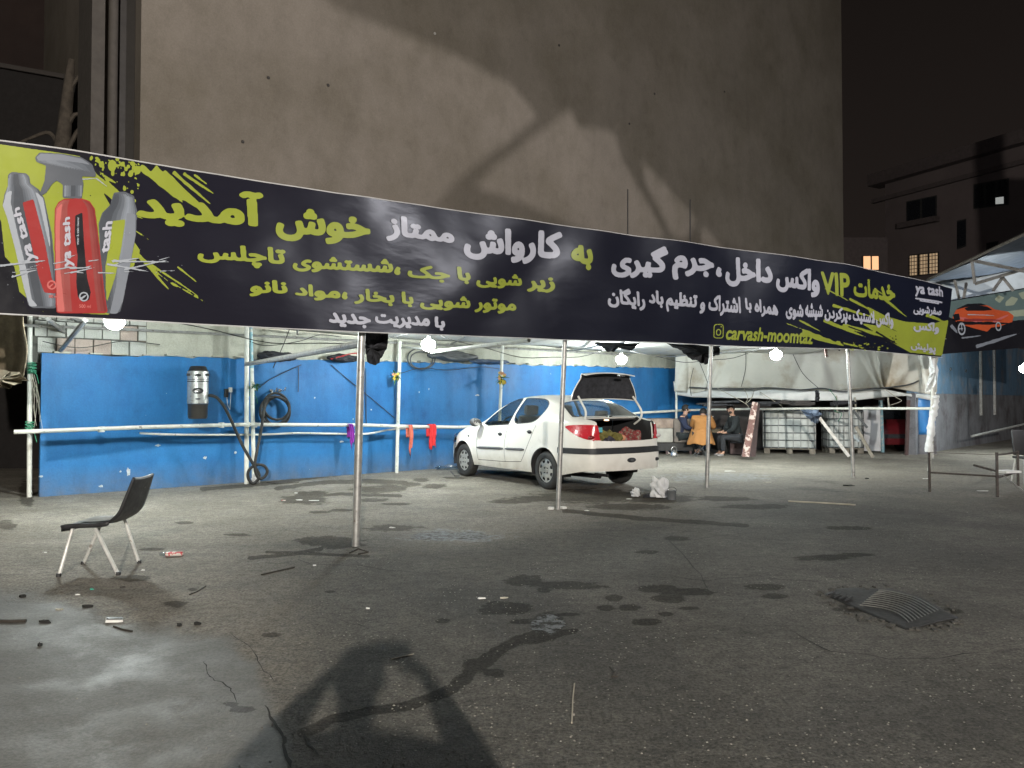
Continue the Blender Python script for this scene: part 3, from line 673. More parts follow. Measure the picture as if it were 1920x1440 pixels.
def raster(loops, x0, y0, cell, W_, H_, nonzero=True):
    ss = 3; wnd = np.zeros((H_ * ss, W_ * ss), np.int16)
    xs = x0 + (np.arange(W_ * ss) + .5) * cell / ss
    ed = []
    for L in loops:
        for a, b in zip(L, L[1:] + L[:1]): ed.append((a[0], a[1], b[0], b[1]))
    ed = np.array(ed, float)
    for r in range(H_ * ss):
        y = y0 + (r + .5) * cell / ss
        up = (ed[:, 1] <= y) & (ed[:, 3] > y); dn = (ed[:, 3] <= y) & (ed[:, 1] > y)
        for msk, s in ((up, 1), (dn, -1)):
            for e in ed[msk]:
                xi = e[0] + (e[2] - e[0]) * (y - e[1]) / (e[3] - e[1])
                wnd[r, xs > xi] += s
    b = (wnd != 0) if nonzero else (wnd % 2 != 0)
    return b
def down(b, dil=0, ss=3):
    if dil > 0:
        rr = int(math.ceil(dil)); out_ = b.copy()
        for dy in range(-rr, rr + 1):
            for dx in range(-rr, rr + 1):
                if dx * dx + dy * dy <= dil * dil + .3 and (dx or dy):
                    out_ |= np.roll(np.roll(b, dy, 0), dx, 1)
        b = out_
    H_, W_ = b.shape; F = b.reshape(H_ // ss, ss, W_ // ss, ss).mean((1, 3)).astype(float)
    Fp = np.pad(F, 1); F = (Fp[1:-1, 1:-1] * 4 + Fp[:-2, 1:-1] + Fp[2:, 1:-1] + Fp[1:-1, :-2] + Fp[1:-1, 2:]) / 8
    return F
def mesh_from(verts, faces, name):
    me = bpy.data.meshes.new(name); me.from_pydata([tuple(map(float, p)) for p in verts], [], faces); return me
SURF = {'f': curtain}
def decal(name, polys, mt, off, cell=2.5, parent=None, surf=None):
    """closed outlines in photo pixels -> flat print on the cloth"""
    pp = np.array([p for L in polys for p in L]); x0, y0 = pp.min(0) - 2 * cell; x1, y1 = pp.max(0) + 2 * cell
    W_ = int((x1 - x0) / cell) + 2; H_ = int((y1 - y0) / cell) + 2
    F = down(raster([list(map(tuple, L)) for L in polys], x0, y0, cell, W_, H_))
    vt, fc = march(F, 6)
    if not fc: return None
    P_ = (surf or curtain)(x0 + (vt[:, 0] + .5) * cell, y0 + (vt[:, 1] + .5) * cell, off)
    o = link(name, mesh_from(P_, fc, name), mt, parent or bn, smooth=True)
    if 'splash' in name or name == 'water_print': o['kind'] = 'stuff'
    return o
ISO = {}
def _reg(c, iso, nforms): ISO[c] = (iso, nforms)
FORMS = {'ا': 'ﺍﺎ', 'آ': 'ﺁﺂ', 'د': 'ﺩﺪ', 'ر': 'ﺭﺮ', 'ز': 'ﺯﺰ', 'و': 'ﻭﻮ', 'ﻻ': 'ﻻﻼ', 'ب': 'ﺏﺐﺑﺒ', 'پ': 'ﭖﭗﭘﭙ', 'ت': 'ﺕﺖﺗﺘ', 'ج': 'ﺝﺞﺟﺠ', 'چ': 'ﭺﭻﭼﭽ', 'خ': 'ﺥﺦﺧﺨ', 'س': 'ﺱﺲﺳﺴ', 'ش': 'ﺵﺶﺷﺸ', 'ص': 'ﺹﺺﺻﺼ',
         'ظ': 'ﻅﻆﻇﻈ', 'ف': 'ﻑﻒﻓﻔ', 'ک': 'ﮎﮏﮐﮑ', 'گ': 'ﮒﮓﮔﮕ', 'ل': 'ﻝﻞﻟﻠ', 'م': 'ﻡﻢﻣﻤ', 'ن': 'ﻥﻦﻧﻨ', 'ه': 'ﻩﻪﻫﻬ', 'ی': 'ﯼﯽﯾﯿ'}
def shape(wd):
    wd = wd.replace('لا', 'ﻻ'); o = []
    for i, c in enumerate(wd):
        if c not in FORMS: o.append(c); continue
        prev = i > 0 and wd[i - 1] in FORMS and len(FORMS[wd[i - 1]]) == 4
        nxt = i < len(wd) - 1 and wd[i + 1] in FORMS and len(FORMS[c]) == 4
        o.append(FORMS[c][3 if prev and nxt else 1 if prev else 2 if nxt else 0])
    return ''.join(reversed(o))
def outlines(txt, shear=0):
    c = bpy.data.curves.new('t', 'FONT'); c.body = txt; c.size = 1; c.fill_mode = 'NONE'; c.shear = shear; c.resolution_u = 5
    o = bpy.data.objects.new('t', c); COL.objects.link(o); dg = bpy.context.evaluated_depsgraph_get()
    me = bpy.data.meshes.new_from_object(o.evaluated_get(dg)); bpy.data.objects.remove(o)
    nxt = {}
    for e in me.edges: nxt[e.vertices[0]] = nxt.get(e.vertices[0], []) + [e.vertices[1]]; nxt[e.vertices[1]] = nxt.get(e.vertices[1], []) + [e.vertices[0]]
    seen = set(); loops = []
    for i in range(len(me.vertices)):
        if i in seen or i not in nxt: continue
        L = [i]; seen.add(i); cur = i
        while True:
            cand = [k for k in nxt[cur] if k not in seen]
            if not cand: break
            cur = min(cand) if len(L) == 1 else cand[0]; seen.add(cur); L.append(cur)
        loops.append([(me.vertices[k].co.x, me.vertices[k].co.y) for k in L])
    bpy.data.meshes.remove(me); return loops
def word(txt, quad, mt, off=.014, dil=.045, rows=44, parent=None, surf=None, name='lettering', shear=0, hx=1.0, rtl=True):
    """quad: (left x, top y, bottom y, right x, top y, bottom y) of the inked box, in photo pixels"""
    loops = outlines(shape(txt) if rtl else txt, shear); pts = np.array([p for L in loops for p in L])
    x0, y0 = pts.min(0) - dil; x1, y1 = pts.max(0) + dil
    cell = (y1 - y0) / rows; W_ = int((x1 - x0) / cell) + 4; H_ = rows + 4
    b = raster(loops, x0 - 2 * cell, y0 - 2 * cell, cell, W_, H_)
    F = down(b, dil / cell * 3); vt, fc = march(F, 4)
    a = ((vt[:, 0] + .5 - 2) * cell) / (x1 - x0); t = 1 - ((vt[:, 1] + .5 - 2) * cell) / (y1 - y0)
    lx, lt, lb, rx, rt, rb = quad
    U = lx + (rx - lx) * a; V = (lt + (rt - lt) * a) * (1 - t) + (lb + (rb - lb) * a) * t
    P_ = (surf or curtain)(U, V, off)
    return link(name, mesh_from(P_, fc, name), mt, parent or bn, smooth=True)
Yl, Wh = M['p_yellow'], M['p_white']
WORDS = [
    ('آمدید', (253, 349, 420, 496, 359, 440), Yl), ('خوش', (517, 384, 450, 694, 404, 464), Yl), ('ممتاز', (722, 400, 452, 852, 424, 466), Wh), ('کارواش', (868, 425, 486, 1055, 434, 500), Wh), ('به', (1069, 459, 505, 1108, 461, 508), Yl),
    ('تاچلس', (367, 457, 495, 536, 464, 508), Yl), ('شستشوی', (549, 478, 508, 737, 486, 520), Yl), ('،', (739, 500, 515, 751, 500, 516), Yl), ('جک', (764, 496, 525, 842, 500, 532), Yl), ('با', (854, 500, 532, 878, 502, 534), Yl), ('شویی', (888, 512, 540, 982, 514, 543), Yl), ('زیر', (990, 518, 547, 1042, 520, 550), Yl),
    ('نانو', (466, 524, 556, 538, 526, 558), Yl), ('مواد', (551, 532, 560, 638, 534, 568), Yl), ('،', (640, 547, 561, 651, 547, 562), Yl), ('بخار', (663, 540, 570, 742, 543, 576), Yl), ('با', (754, 546, 574, 777, 547, 577), Yl), ('شویی', (788, 555, 580, 879, 556, 586), Yl), ('موتور', (887, 558, 586, 968, 562, 590), Yl),
    ('جدید', (614, 585, 612, 696, 590, 617), Wh), ('مدیریت', (704, 588, 612, 806, 592, 620), Wh), ('با', (814, 593, 619, 834, 593, 621), Wh),
    ('گیری', (1144, 462, 520, 1251, 462, 524), Wh), ('جرم', (1259, 478, 524, 1338, 484, 534), Wh), ('،', (1341, 500, 519, 1353, 501, 520), Wh), ('داخل', (1360, 480, 536, 1448, 487, 544), Wh), ('واکس', (1454, 496, 546, 1537, 506, 560), Wh),
    ('خدمات', (1598, 521, 556, 1680, 526, 567), Yl),
    ('رایگان', (1137, 537, 576, 1210, 544, 584), Wh), ('باد', (1217, 542, 574, 1246, 546, 578), Wh), ('تنظیم', (1250, 546, 584, 1306, 550, 590), Wh), ('و', (1311, 566, 588, 1321, 567, 589), Wh), ('اشتراک', (1327, 552, 590, 1388, 556, 597), Wh), ('با', (1396, 558, 586, 1408, 559, 588), Wh), ('همراه', (1413, 560, 592, 1459, 564, 600), Wh),
    ('شوی', (1474, 568, 598, 1508, 571, 602), Wh), ('شیشه', (1511, 566, 602, 1543, 572, 600), Wh), ('پرکردن', (1546, 574, 604, 1588, 578, 609), Wh), ('،', (1589, 590, 600, 1594, 590, 600), Wh), ('لاستیک', (1597, 578, 606, 1638, 583, 613), Wh), ('واکس', (1640, 582, 614, 1676, 587, 618), Wh),
]
for tx, q, m_ in WORDS:
    h = q[2] - q[1]; word(tx, q, m_, rows=max(24, min(48, int(h * .9))), dil=.054 if h > 40 else .050)
word('VIP', (1539, 509, 551, 1591, 513, 559), Yl, rows=36, rtl=False, dil=.035)
word('carvash-moomtaz', (1361, 611, 637, 1526, 619, 646), Yl, rows=26, rtl=False, shear=.25, dil=.03)
# camera-app emblem before the handle
def rrect(cx_, cy_, w_, h_, r, n=5):
    o = []
    for (sx_, sy_, a0) in ((1, 1, 0), (-1, 1, 90), (-1, -1, 180), (1, -1, 270)):
        for k in range(n + 1):
            a = math.radians(a0 + 90 * k / n); o.append((cx_ + sx_ * (w_ / 2 - r) + r * math.cos(a), cy_ + sy_ * (h_ / 2 - r) + r * math.sin(a)))
    return o
def circ(cx_, cy_, rx, ry, n=24): return [(cx_ + rx * math.cos(2 * PI * k / n), cy_ + ry * math.sin(2 * PI * k / n)) for k in range(n)]
decal('emblem', [rrect(1348, 621, 18, 27, 5), rrect(1348, 621, 15, 24, 4)[::-1], circ(1348, 623, 4.8, 6.5), circ(1348, 623, 3, 4.5)[::-1], circ(1352.5, 612.5, 1.3, 1.6)], Yl, .014, cell=.9)
# right end small print
word('ya tash', (1714, 530, 556, 1766, 538, 563), Wh, rows=30, rtl=False, dil=.04, off=.022)
decal('underline', [[(1715, 558), (1764, 566), (1764, 569), (1715, 561)], [(1722, 563), (1758, 569), (1757, 571), (1723, 565)]], Wh, .022, cell=1)
word('صفرشویی', (1713, 571, 590, 1763, 578, 596), Wh, rows=24, off=.022)
word('واکس', (1713, 600, 622, 1760, 606, 628), Wh, rows=24, off=.022)
word('پولیش', (1706, 640, 658, 1756, 646, 666), Wh, rows=24, off=.022)

# yellow paint strokes
def streak(a, b, w0, seed, n=14, tail=.35):
    """ragged brush stroke from a to b"""
    rd = random.Random(seed); a = Vector(a); b = Vector(b); d = b - a; L = d.length; d.normalize(); s = Vector((-d.y, d.x)); up_, dn_ = [], []
    for k in range(n + 1):
        t = k / n; w_ = w0 * (1 - .55 * t) * rd.uniform(.75, 1.1)
        if t > 1 - tail: w_ *= (1 - t) / tail + .02
        up_.append(tuple(a + d * L * t + s * w_)); dn_.append(tuple(a + d * L * t - s * w_ * rd.uniform(.7, 1.1)))
    return up_ + dn_[::-1]
def nz(L):
    A = sum(L[i][0] * L[(i + 1) % len(L)][1] - L[(i + 1) % len(L)][0] * L[i][1] for i in range(len(L)))
    return L if A > 0 else L[::-1]
rd = random.Random(3)
big = [(-430, 222), (0, 271), (60, 281), (118, 290), (160, 297), (178, 318), (205, 345), (222, 360), (246, 392), (230, 396), (205, 372), (190, 360), (214, 400), (235, 430), (262, 470), (250, 500), (226, 520), (216, 560), (205, 590), (80, 584), (30, 540), (10, 480), (0, 395), (-30, 400), (-430, 380)]
S = [nz(big)]
for a, b, w0 in [((286, 318), (388, 402), 13), ((262, 312), (352, 388), 7), ((325, 322), (410, 395), 4), ((345, 324), (416, 372), 3.5), ((308, 320), (405, 412), 3), ((365, 326), (400, 352), 2.5), ((252, 470), (330, 560), 3.5), ((262, 486), (345, 552), 2), ((255, 478), (410, 582), 2.2), ((330, 500), (386, 545), 2), ((320, 530), (412, 584), 1.6),
                 ((240, 400), (276, 414), 2), ((225, 372), (262, 400), 3), ((170, 318), (225, 350), 4), ((180, 345), (232, 390), 4), ((252, 432), (292, 460), 1.5), ((-30, 380), (20, 420), 10), ((-60, 430), (30, 520), 9), ((-80, 500), (60, 575), 8), ((-40, 460), (25, 495), 5)]:
    S.append(nz(streak(a, b, w0, hash((a, b)) % 999)))
decal('yellow_paint_print', S, Yl, .003, cell=2.2)
drops = []
for k in range(90):
    x = rd.uniform(165, 262); y = 296 + (x - 165) * .12 + rd.expovariate(1 / 18.)
    if y > 395: continue
    r = rd.choice([1.3, 1.6, 2, 2.6, 3.5]); drops.append(circ(x, y, r, r * rd.uniform(.9, 1.5), 8))
drops += [circ(208, 312, 8, 11, 12), circ(256, 320, 7, 8, 12), circ(243, 328, 5, 5, 10), circ(188, 310, 5, 6, 10), circ(218, 300, 4, 4, 8)]
decal('yellow_splash_print', drops, Yl, .005, cell=1.1)
dots = [circ(rd.uniform(160, 330), 340 + rd.gauss(0, 26), rd.uniform(.7, 1.6), rd.uniform(.7, 1.6), 6) for _ in range(70)]
decal('dark_splash_print', [d for d in dots if d[0][0] < 245] + [nz(streak((48, 275), (64, 284), 1.2, 5)), nz(streak((150, 290), (200, 345), 6, 6)), nz(streak((60, 560), (230, 575), 30, 8, tail=.1)), nz(streak((170, 300), (240, 312), 9, 9)), nz([(0, 470), (28, 500), (40, 560), (60, 590), (-430, 590), (-430, 470)])], M['p_black'], .0045, cell=1.4)
# right-hand paint
SR = [nz([(1560, 520), (1640, 575), (1700, 610), (1770, 620), (1779, 560), (1783, 570), (1768, 667), (1700, 661), (1655, 640), (1590, 612), (1540, 600), (1600, 604), (1650, 622), (1630, 596), (1575, 552)])]
SR = [nz([(1626, 575), (1660, 592), (1700, 603), (1745, 607), (1778, 600), (1768, 667), (1705, 661), (1668, 640), (1640, 624), (1612, 606), (1650, 612), (1630, 592)])]
for a, b, w0 in [((1505, 622), (1595, 652), 7), ((1545, 600), (1640, 640), 4), ((1560, 572), (1680, 610), 3), ((1590, 560), (1690, 612), 2.5), ((1500, 600), (1560, 632), 2), ((1545, 540), (1620, 582), 1.5), ((1660, 560), (1715, 604), 3), ((1640, 540), (1700, 580), 1.5), ((1580, 610), (1690, 640), 5), ((1735, 590), (1776, 606), 4), ((1570, 640), (1640, 658), 2), ((1475, 606), (1530, 626), 1.3)]:
    SR.append(nz(streak(a, b, w0, int(a[0]), tail=.5)))
decal('yellow_paint_print', SR, Yl, .003, cell=1.8)
DR = [circ(rd.uniform(1575, 1680), rd.uniform(630, 657), rd.uniform(.8, 3), rd.uniform(.8, 2.2), 7) for _ in range(60)]
decal('dark_splash_print', DR + [nz(streak((1590, 612), (1700, 655), 1.6, 4)), nz(streak((1620, 592), (1705, 632), 1.3, 5)), nz(streak((1640, 622), (1690, 650), 2.2, 6))], M['p_black'], .006, cell=1.2)
decal('yellow_splash_print', [circ(rd.uniform(1590, 1665), rd.uniform(642, 658), rd.uniform(1, 3.4), rd.uniform(.8, 2), 8) for _ in range(30)], Yl, .008, cell=1.2)

# the three printed spray bottles
def tilt(poly, cx_, cy_, a):
    a = math.radians(a); return [(cx_ + (x - cx_) * math.cos(a) - (y - cy_) * math.sin(a), cy_ + (x - cx_) * math.sin(a) + (y - cy_) * math.cos(a)) for x, y in poly]
L1 = [(8, 365), (14, 350), (14, 328), (22, 323), (48, 326), (54, 332), (56, 345), (72, 356), (82, 372), (98, 440), (104, 500), (110, 570), (104, 578), (62, 577), (54, 572), (46, 540), (30, 470), (14, 410), (5, 385)]
decal('bottle_print', [nz(L1)], M['p_grey'], .008)
decal('highlight_print', [nz([(5, 385), (12, 362), (22, 356), (20, 380), (34, 440), (52, 510), (60, 560), (72, 574), (56, 574), (46, 540), (30, 470), (14, 410)]), nz([(64, 358), (80, 372), (92, 430), (98, 480), (88, 440), (74, 385)])], M['p_lgrey'], .010)
L1_ = 0
decal('label_print', [nz([(42, 380), (62, 374), (84, 450), (98, 520), (108, 546), (104, 550), (84, 548), (74, 520), (58, 450)])], M['p_red'], .013)
L3 = [(212, 362), (232, 360), (250, 368), (252, 382), (256, 396), (254, 440), (243, 500), (232, 560), (225, 586), (200, 588), (190, 500), (184, 420), (190, 400), (205, 385)]
decal('bottle_print', [nz(L3)], M['p_grey'], .008)
decal('highlight_print', [nz([(236, 400), (253, 402), (253, 440), (243, 500), (230, 566), (220, 588), (206, 588), (222, 520), (232, 450)])], M['p_mid'], .010)
decal('label_print', [nz([(210, 415), (234, 412), (226, 470), (216, 520), (200, 570), (198, 500)])], Yl, .013)
B = [(106, 585), (104, 500), (102, 420), (102, 392), (108, 380), (118, 374), (150, 373), (166, 378), (176, 392), (182, 430), (190, 490), (196, 545), (202, 585), (196, 587), (112, 587)]
decal('bottle_print', [nz(B)], M['p_red'], .015)
decal('highlight_print', [nz([(108, 584), (106, 500), (104, 420), (106, 392), (116, 380), (112, 420), (114, 500), (122, 584)])], M['p_pink'], .018)
decal('label_print', [nz([(140, 405), (153, 399), (157, 450), (164, 520), (171, 548), (168, 562), (156, 566), (147, 556), (144, 530), (146, 480), (140, 440)])], M['p_black'], .018, cell=1.5)
decal('badge_print', [circ(158, 556, 9, 9), circ(158, 556, 6.5, 6.5)[::-1], nz(streak((152, 560), (164, 552), 2.5, 2, 4))], M['p_lgrey'], .022, cell=1)
decal('badge_print', [circ(98, 534, 9, 9), circ(98, 534, 6, 6)[::-1], nz(streak((93, 538), (103, 530), 2, 2, 4))], M['p_pink'], .022, cell=1)
head = [(64, 297), (72, 288), (110, 290), (150, 297), (170, 310), (178, 330), (176, 334), (150, 332), (154, 345), (152, 374), (116, 372), (116, 348), (104, 340), (96, 346), (86, 362), (76, 368), (74, 362), (82, 340), (84, 312), (66, 305)]
decal('nozzle_print', [nz(head)], M['p_grey'], .015)
decal('highlight_print', [nz([(66, 297), (74, 290), (112, 292), (150, 300), (168, 312), (150, 308), (110, 303), (70, 303)])], M['p_mid'], .018, cell=1.5)
decal('tube_print', [nz(streak((150, 338), (180, 336), 1.4, 1, tail=.05)), nz(streak((178, 336), (200, 352), 1.3, 2, tail=.05))], M['p_lgrey'], .012, cell=1)
def shade_strips(outline, tones, off, inset=.02):
    ys = [p[1] for p in outline]; v0, v1 = min(ys) + 3, max(ys) - 3; rows = []
    for v in np.linspace(v0, v1, 26):
        xs = []
        for i in range(len(outline)):
            (xa, ya), (xb, yb) = outline[i - 1], outline[i]
            if (ya > v) != (yb > v): xs.append(xa + (xb - xa) * (v - ya) / (yb - ya))
        if len(xs) >= 2: rows.append((v, min(xs), max(xs)))
    n = len(tones)
    for k, m_ in enumerate(tones):
        if m_ is None: continue
        f0, f1 = k / n, (k + 1) / n; f0 = max(f0, inset); f1 = min(f1, 1 - inset)
        L = [(a + (b - a) * f0, v) for v, a, b in rows] + [(a + (b - a) * f1, v) for v, a, b in rows][::-1]; decal('shade_print', [nz(L)], m_, off, cell=1.6)
T = {}
for nm, c0_, c1_ in (('g', (.035, .04, .05), (.25, .28, .33)), ('r', (.16, .014, .016), (.38, .11, .10))):
    for k in range(8): t_ = k / 7; T[nm + str(k)] = print_mat('print_tone', tuple(a + (b - a) * t_ for a, b in zip(c0_, c1_)))
shade_strips(L1, [T['g' + c] for c in '7532111123456431'], .0095)
shade_strips(L3, [T['g' + c] for c in '1111122335676542'], .0095)
shade_strips(B, [T['r' + c] for c in '76544'] + [None] * 8 + [T['r' + c] for c in '321'], .0165)
shade_strips([(118, 346), (152, 346), (152, 373), (118, 373)], [T['g' + c] for c in '64311235'], .0165)
shade_strips([(66, 298), (150, 299), (172, 312), (172, 330), (66, 306)], [T['g' + c] for c in '3455443322'], .0165)
def vword(txt, pts, mt, off, rows=22, shr=0):
    """word reading upwards: pts = bottom-left, bottom-right (start of word, left/right edges), top-left, top-right"""
    loops = outlines(txt); q = np.array([p for L in loops for p in L]); dil = .04
    x0, y0 = q.min(0) - dil; x1, y1 = q.max(0) + dil; cell = (y1 - y0) / rows; W_ = int((x1 - x0) / cell) + 4; H_ = rows + 4
    F = down(raster(loops, x0 - 2 * cell, y0 - 2 * cell, cell, W_, H_), dil / cell * 3); vt, fc = march(F, 4)
    a = ((vt[:, 0] + .5 - 2) * cell) / (x1 - x0); t = ((vt[:, 1] + .5 - 2) * cell) / (y1 - y0)   # t: 0 bottom of letters -> right side
    (blx, bly), (brx, bry), (tlx, tly), (trx, try_) = pts
    U = (blx + (tlx - blx) * a) * t + (brx + (trx - brx) * a) * (1 - t); V = (bly + (tly - bly) * a) * t + (bry + (try_ - bry) * a) * (1 - t)
    link('lettering', mesh_from(curtain(U, V, off), fc, 'lettering'), mt, bn, smooth=True)
vword('ya tash', ((116, 501), (141, 500), (117, 408), (134, 406)), Wh, .024)
vword('ya tash', ((46, 492), (74, 487), (22, 392), (40, 386)), Wh, .024)
vword('tash', ((186, 476), (204, 474), (192, 416), (210, 415)), Wh, .024)
vword('water & stain cleaner', ((143, 460), (148, 459), (143, 408), (147, 407)), M['p_lgrey'], .024, 12)
word('500 ml', (149, 570, 577, 171, 571, 578), M['p_pink'], rows=12, rtl=False, off=.024, dil=.03)
word('500 ml', (92, 552, 558, 108, 553, 559), M['p_pink'], rows=12, rtl=False, off=.024, dil=.03)
# splashing water across the bottles
ws = []
for k in range(26):
    x = rd.uniform(-20, 300); y = 497 + rd.gauss(0, 12); L = rd.uniform(20, 60); ws.append(nz(streak((x, y), (x + L, y + rd.uniform(-14, 8)), rd.uniform(.6, 1.8), k, 6, .5)))
for k in range(90):
    x = rd.choice([rd.uniform(-10, 60), rd.uniform(200, 345)]); y = 500 + rd.gauss(0, 24); ws.append(circ(x, y, rd.uniform(.5, 1.4), rd.uniform(.5, 1.4), 6))
ws += [nz(streak((210, 490), (330, 492), 2.0, 4)), nz(streak((232, 506), (330, 484), 1.6, 5)), nz(streak((0, 498), (104, 486), 2.2, 6)), nz(streak((200, 495), (290, 512), 2.2, 7))]
for k in range(150):
    x = rd.uniform(12, 250); y = rd.uniform(360, 575); ws.append(circ(x, y, rd.uniform(.5, 1.1), rd.uniform(.5, 1.1), 5))
decal('water_print', ws, M['p_lgrey'], .026, cell=1.1)

# ------------------------------------------------------------------ second banner and canopy, far right
P2a = at(1766, 600, 16.0); P2b = at(2050, 600, 17.2); d2 = (P2b - P2a); d2.z = 0; d2.normalize(); n2_ = np.array([d2.y, -d2.x, 0])
def surf2(U, V, off=0.0):
    U = np.asarray(U, float); V = np.asarray(V, float); dx = (U - 960) / F_PX; zz = -(V - 720) / F_PX; dy = cp - zz * sp_; dz = sp_ + zz * cp
    k = (P2a.x * n2_[0] + P2a.y * n2_[1]) / (dx * n2_[0] + dy * n2_[1]); s = dx * k * .9
    o = off + .02 * np.sin(s * 3.1) + .012 * np.sin(s * 7 + dz * k * 3)
    return np.stack([dx * k + n2_[0] * o, dy * k + n2_[1] * o, CAM_H + dz * k], -1)
bn2 = thing('second_banner', 'second banner with a printed orange sports car, past the right end of the long banner', 'banner', P2a)
uu, vv = np.meshgrid(np.linspace(1764, 2060, 50), np.linspace(0, 1, 12)); Vt = np.interp(uu, [1764, 1920, 2060], [566, 540, 520]); Vb = np.interp(uu, [1764, 1920, 2060], [664, 652, 645])
Pn = surf2(uu, Vt * (1 - vv) + Vb * vv).reshape(-1, 3)
me = bpy.data.meshes.new('cloth'); me.from_pydata([tuple(p) for p in Pn], [], [(j * 50 + i, j * 50 + i + 1, (j + 1) * 50 + i + 1, (j + 1) * 50 + i) for j in range(11) for i in range(49)])
link('cloth', me, M['p_black'], bn2, smooth=True)
M['p_teal'] = print_mat('print_teal', (.11, .16, .16)); M['p_olive'] = print_mat('print_olive', (.30, .34, .26))
decal('backdrop_print', [nz([(1764, 568), (1920, 542), (2060, 522), (2060, 602), (1920, 600), (1850, 604), (1790, 600), (1764, 590)])], M['p_teal'], .004, surf=surf2, parent=bn2)
decal('diamond_print', [nz([(1866, 561), (1874, 553), (1884, 558), (1876, 568)]), nz([(1886, 566), (1896, 556), (1908, 560), (1900, 572), (1886, 574)]), nz([(1884, 584), (1960, 576), (1990, 590), (1890, 594)]), nz([(1908, 550), (1922, 546), (1930, 556), (1916, 562)])], M['p_olive'], .008, surf=surf2, parent=bn2, cell=1.5)
car_pr = [(1783, 596), (1790, 582), (1812, 571), (1838, 569), (1856, 574), (1866, 580), (1890, 584), (1900, 592), (1898, 604), (1880, 612), (1858, 614), (1850, 622), (1820, 614), (1792, 606)]
decal('car_print', [nz(car_pr)], M['p_orange'], .012, surf=surf2, parent=bn2, cell=1.5)
decal('car_print', [circ(1800, 618, 9, 14), circ(1800, 618, 6, 10)[::-1], circ(1800, 618, 3, 5), nz([(1786, 582), (1812, 570), (1838, 569), (1852, 573), (1830, 573), (1806, 577)]), nz([(1860, 618), (1896, 604), (1906, 612), (1880, 624)])], M['p_black'], .016, surf=surf2, parent=bn2, cell=1.2)
decal('car_print', [nz(streak((1796, 596), (1850, 606), 3, 4)), nz(streak((1862, 604), (1896, 588), 3, 6))], M['p_pink'], .016, surf=surf2, parent=bn2, cell=1.2)
decal('car_print', [nz([(1806, 578), (1828, 572), (1850, 575), (1862, 581), (1840, 583), (1812, 583)]), nz(streak((1790, 606), (1896, 606), 4, 11, tail=.1)), nz([(1784, 590), (1796, 588), (1798, 600), (1786, 602)])], M['p_black'], .018, surf=surf2, parent=bn2, cell=1.2)
decal('car_print', [circ(1800, 617, 8, 12), circ(1800, 617, 5.5, 8.5)[::-1], nz(streak((1794, 617), (1807, 616), 1.2, 2)), nz(streak((1800, 607), (1801, 627), 1.2, 2)), circ(1872, 612, 6, 9), circ(1872, 612, 4, 6)[::-1], nz(streak((1812, 590), (1880, 592), 1.2, 7))], M['p_lgrey'], .022, surf=surf2, parent=bn2, cell=1)
decal('car_print', [nz(streak((1806, 600), (1890, 600), 3, 12))], M['p_dred'], .020, surf=surf2, parent=bn2, cell=1)
decal('highlight_print', [nz(streak((1830, 650), (1920, 622), 4, 3)), nz(streak((1780, 610), (1796, 628), 4, 9)), nz(streak((1800, 634), (1850, 628), 2, 9))], M['p_mid'], .009, surf=surf2, parent=bn2, cell=1.5)
M['sheet'] = mat('sheet', (.42, .48, .52), .55, .3, var=.15, vscale=2)
M['sheet_top'] = mat('sheet_top', (.10, .13, .19), .5, .3, var=.2, vscale=2)
c2 = thing('second_canopy', 'pale sheet-metal canopy with angled trusses above the second banner', 'canopy', at(1830, 700, 16.5)); c2.location.z = 0
def panel(mb, pts, th=.03):
    P_ = [Vector(p) for p in pts]; nrm = (P_[1] - P_[0]).cross(P_[2] - P_[0]).normalized() * th; n = len(P_)
    mb.add(P_ + [p + nrm for p in P_], [tuple(range(n)), tuple(range(2 * n - 1, n - 1, -1))] + [(i, (i + 1) % n, n + (i + 1) % n, n + i) for i in range(n)])
mb = MB(); panel(mb, [at(1736, 524, 17.5), at(1830, 486, 16), at(1935, 428, 14.2), at(1935, 505, 18.6), at(1840, 520, 20)]); mb.build('roof_sheet', M['sheet_top'], c2)
mb = MB(); panel(mb, [at(1740, 527, 18.6), at(1825, 520, 18.4), at(1935, 500, 18), at(1935, 575, 18), at(1740, 582, 18.6)]); mb.build('back_panel', M['sheet'], c2)
for a, b in (((1822, 488, 16), (1905, 505, 15.5)), ((1905, 505, 15.5), (1935, 512, 15.5)), ((1822, 488, 16), (1828, 532, 16)), ((1828, 532, 16), (1935, 500, 15.6)), ((1790, 525, 17), (1800, 566, 17)), ((1862, 545, 16), (1880, 520, 16)), ((1880, 520, 16), (1900, 545, 16)), ((1812, 530, 16.6), (1806, 566, 16.6)), ((1740, 524, 17.4), (1935, 432, 14))):
    mb = MB(); mb.tube([at(*a), at(*b)], .035, 4); mb.build('truss_bar', M['steel_pipe'], c2)
for (u, Y) in ((1745, 17.6), (1925, 17)):
    mb = MB(); a = at(u, 560, Y); mb.tube([Vector((a.x, a.y, 0)), a], .03, 8); mb.build('post', M['steel_pipe'], c2)

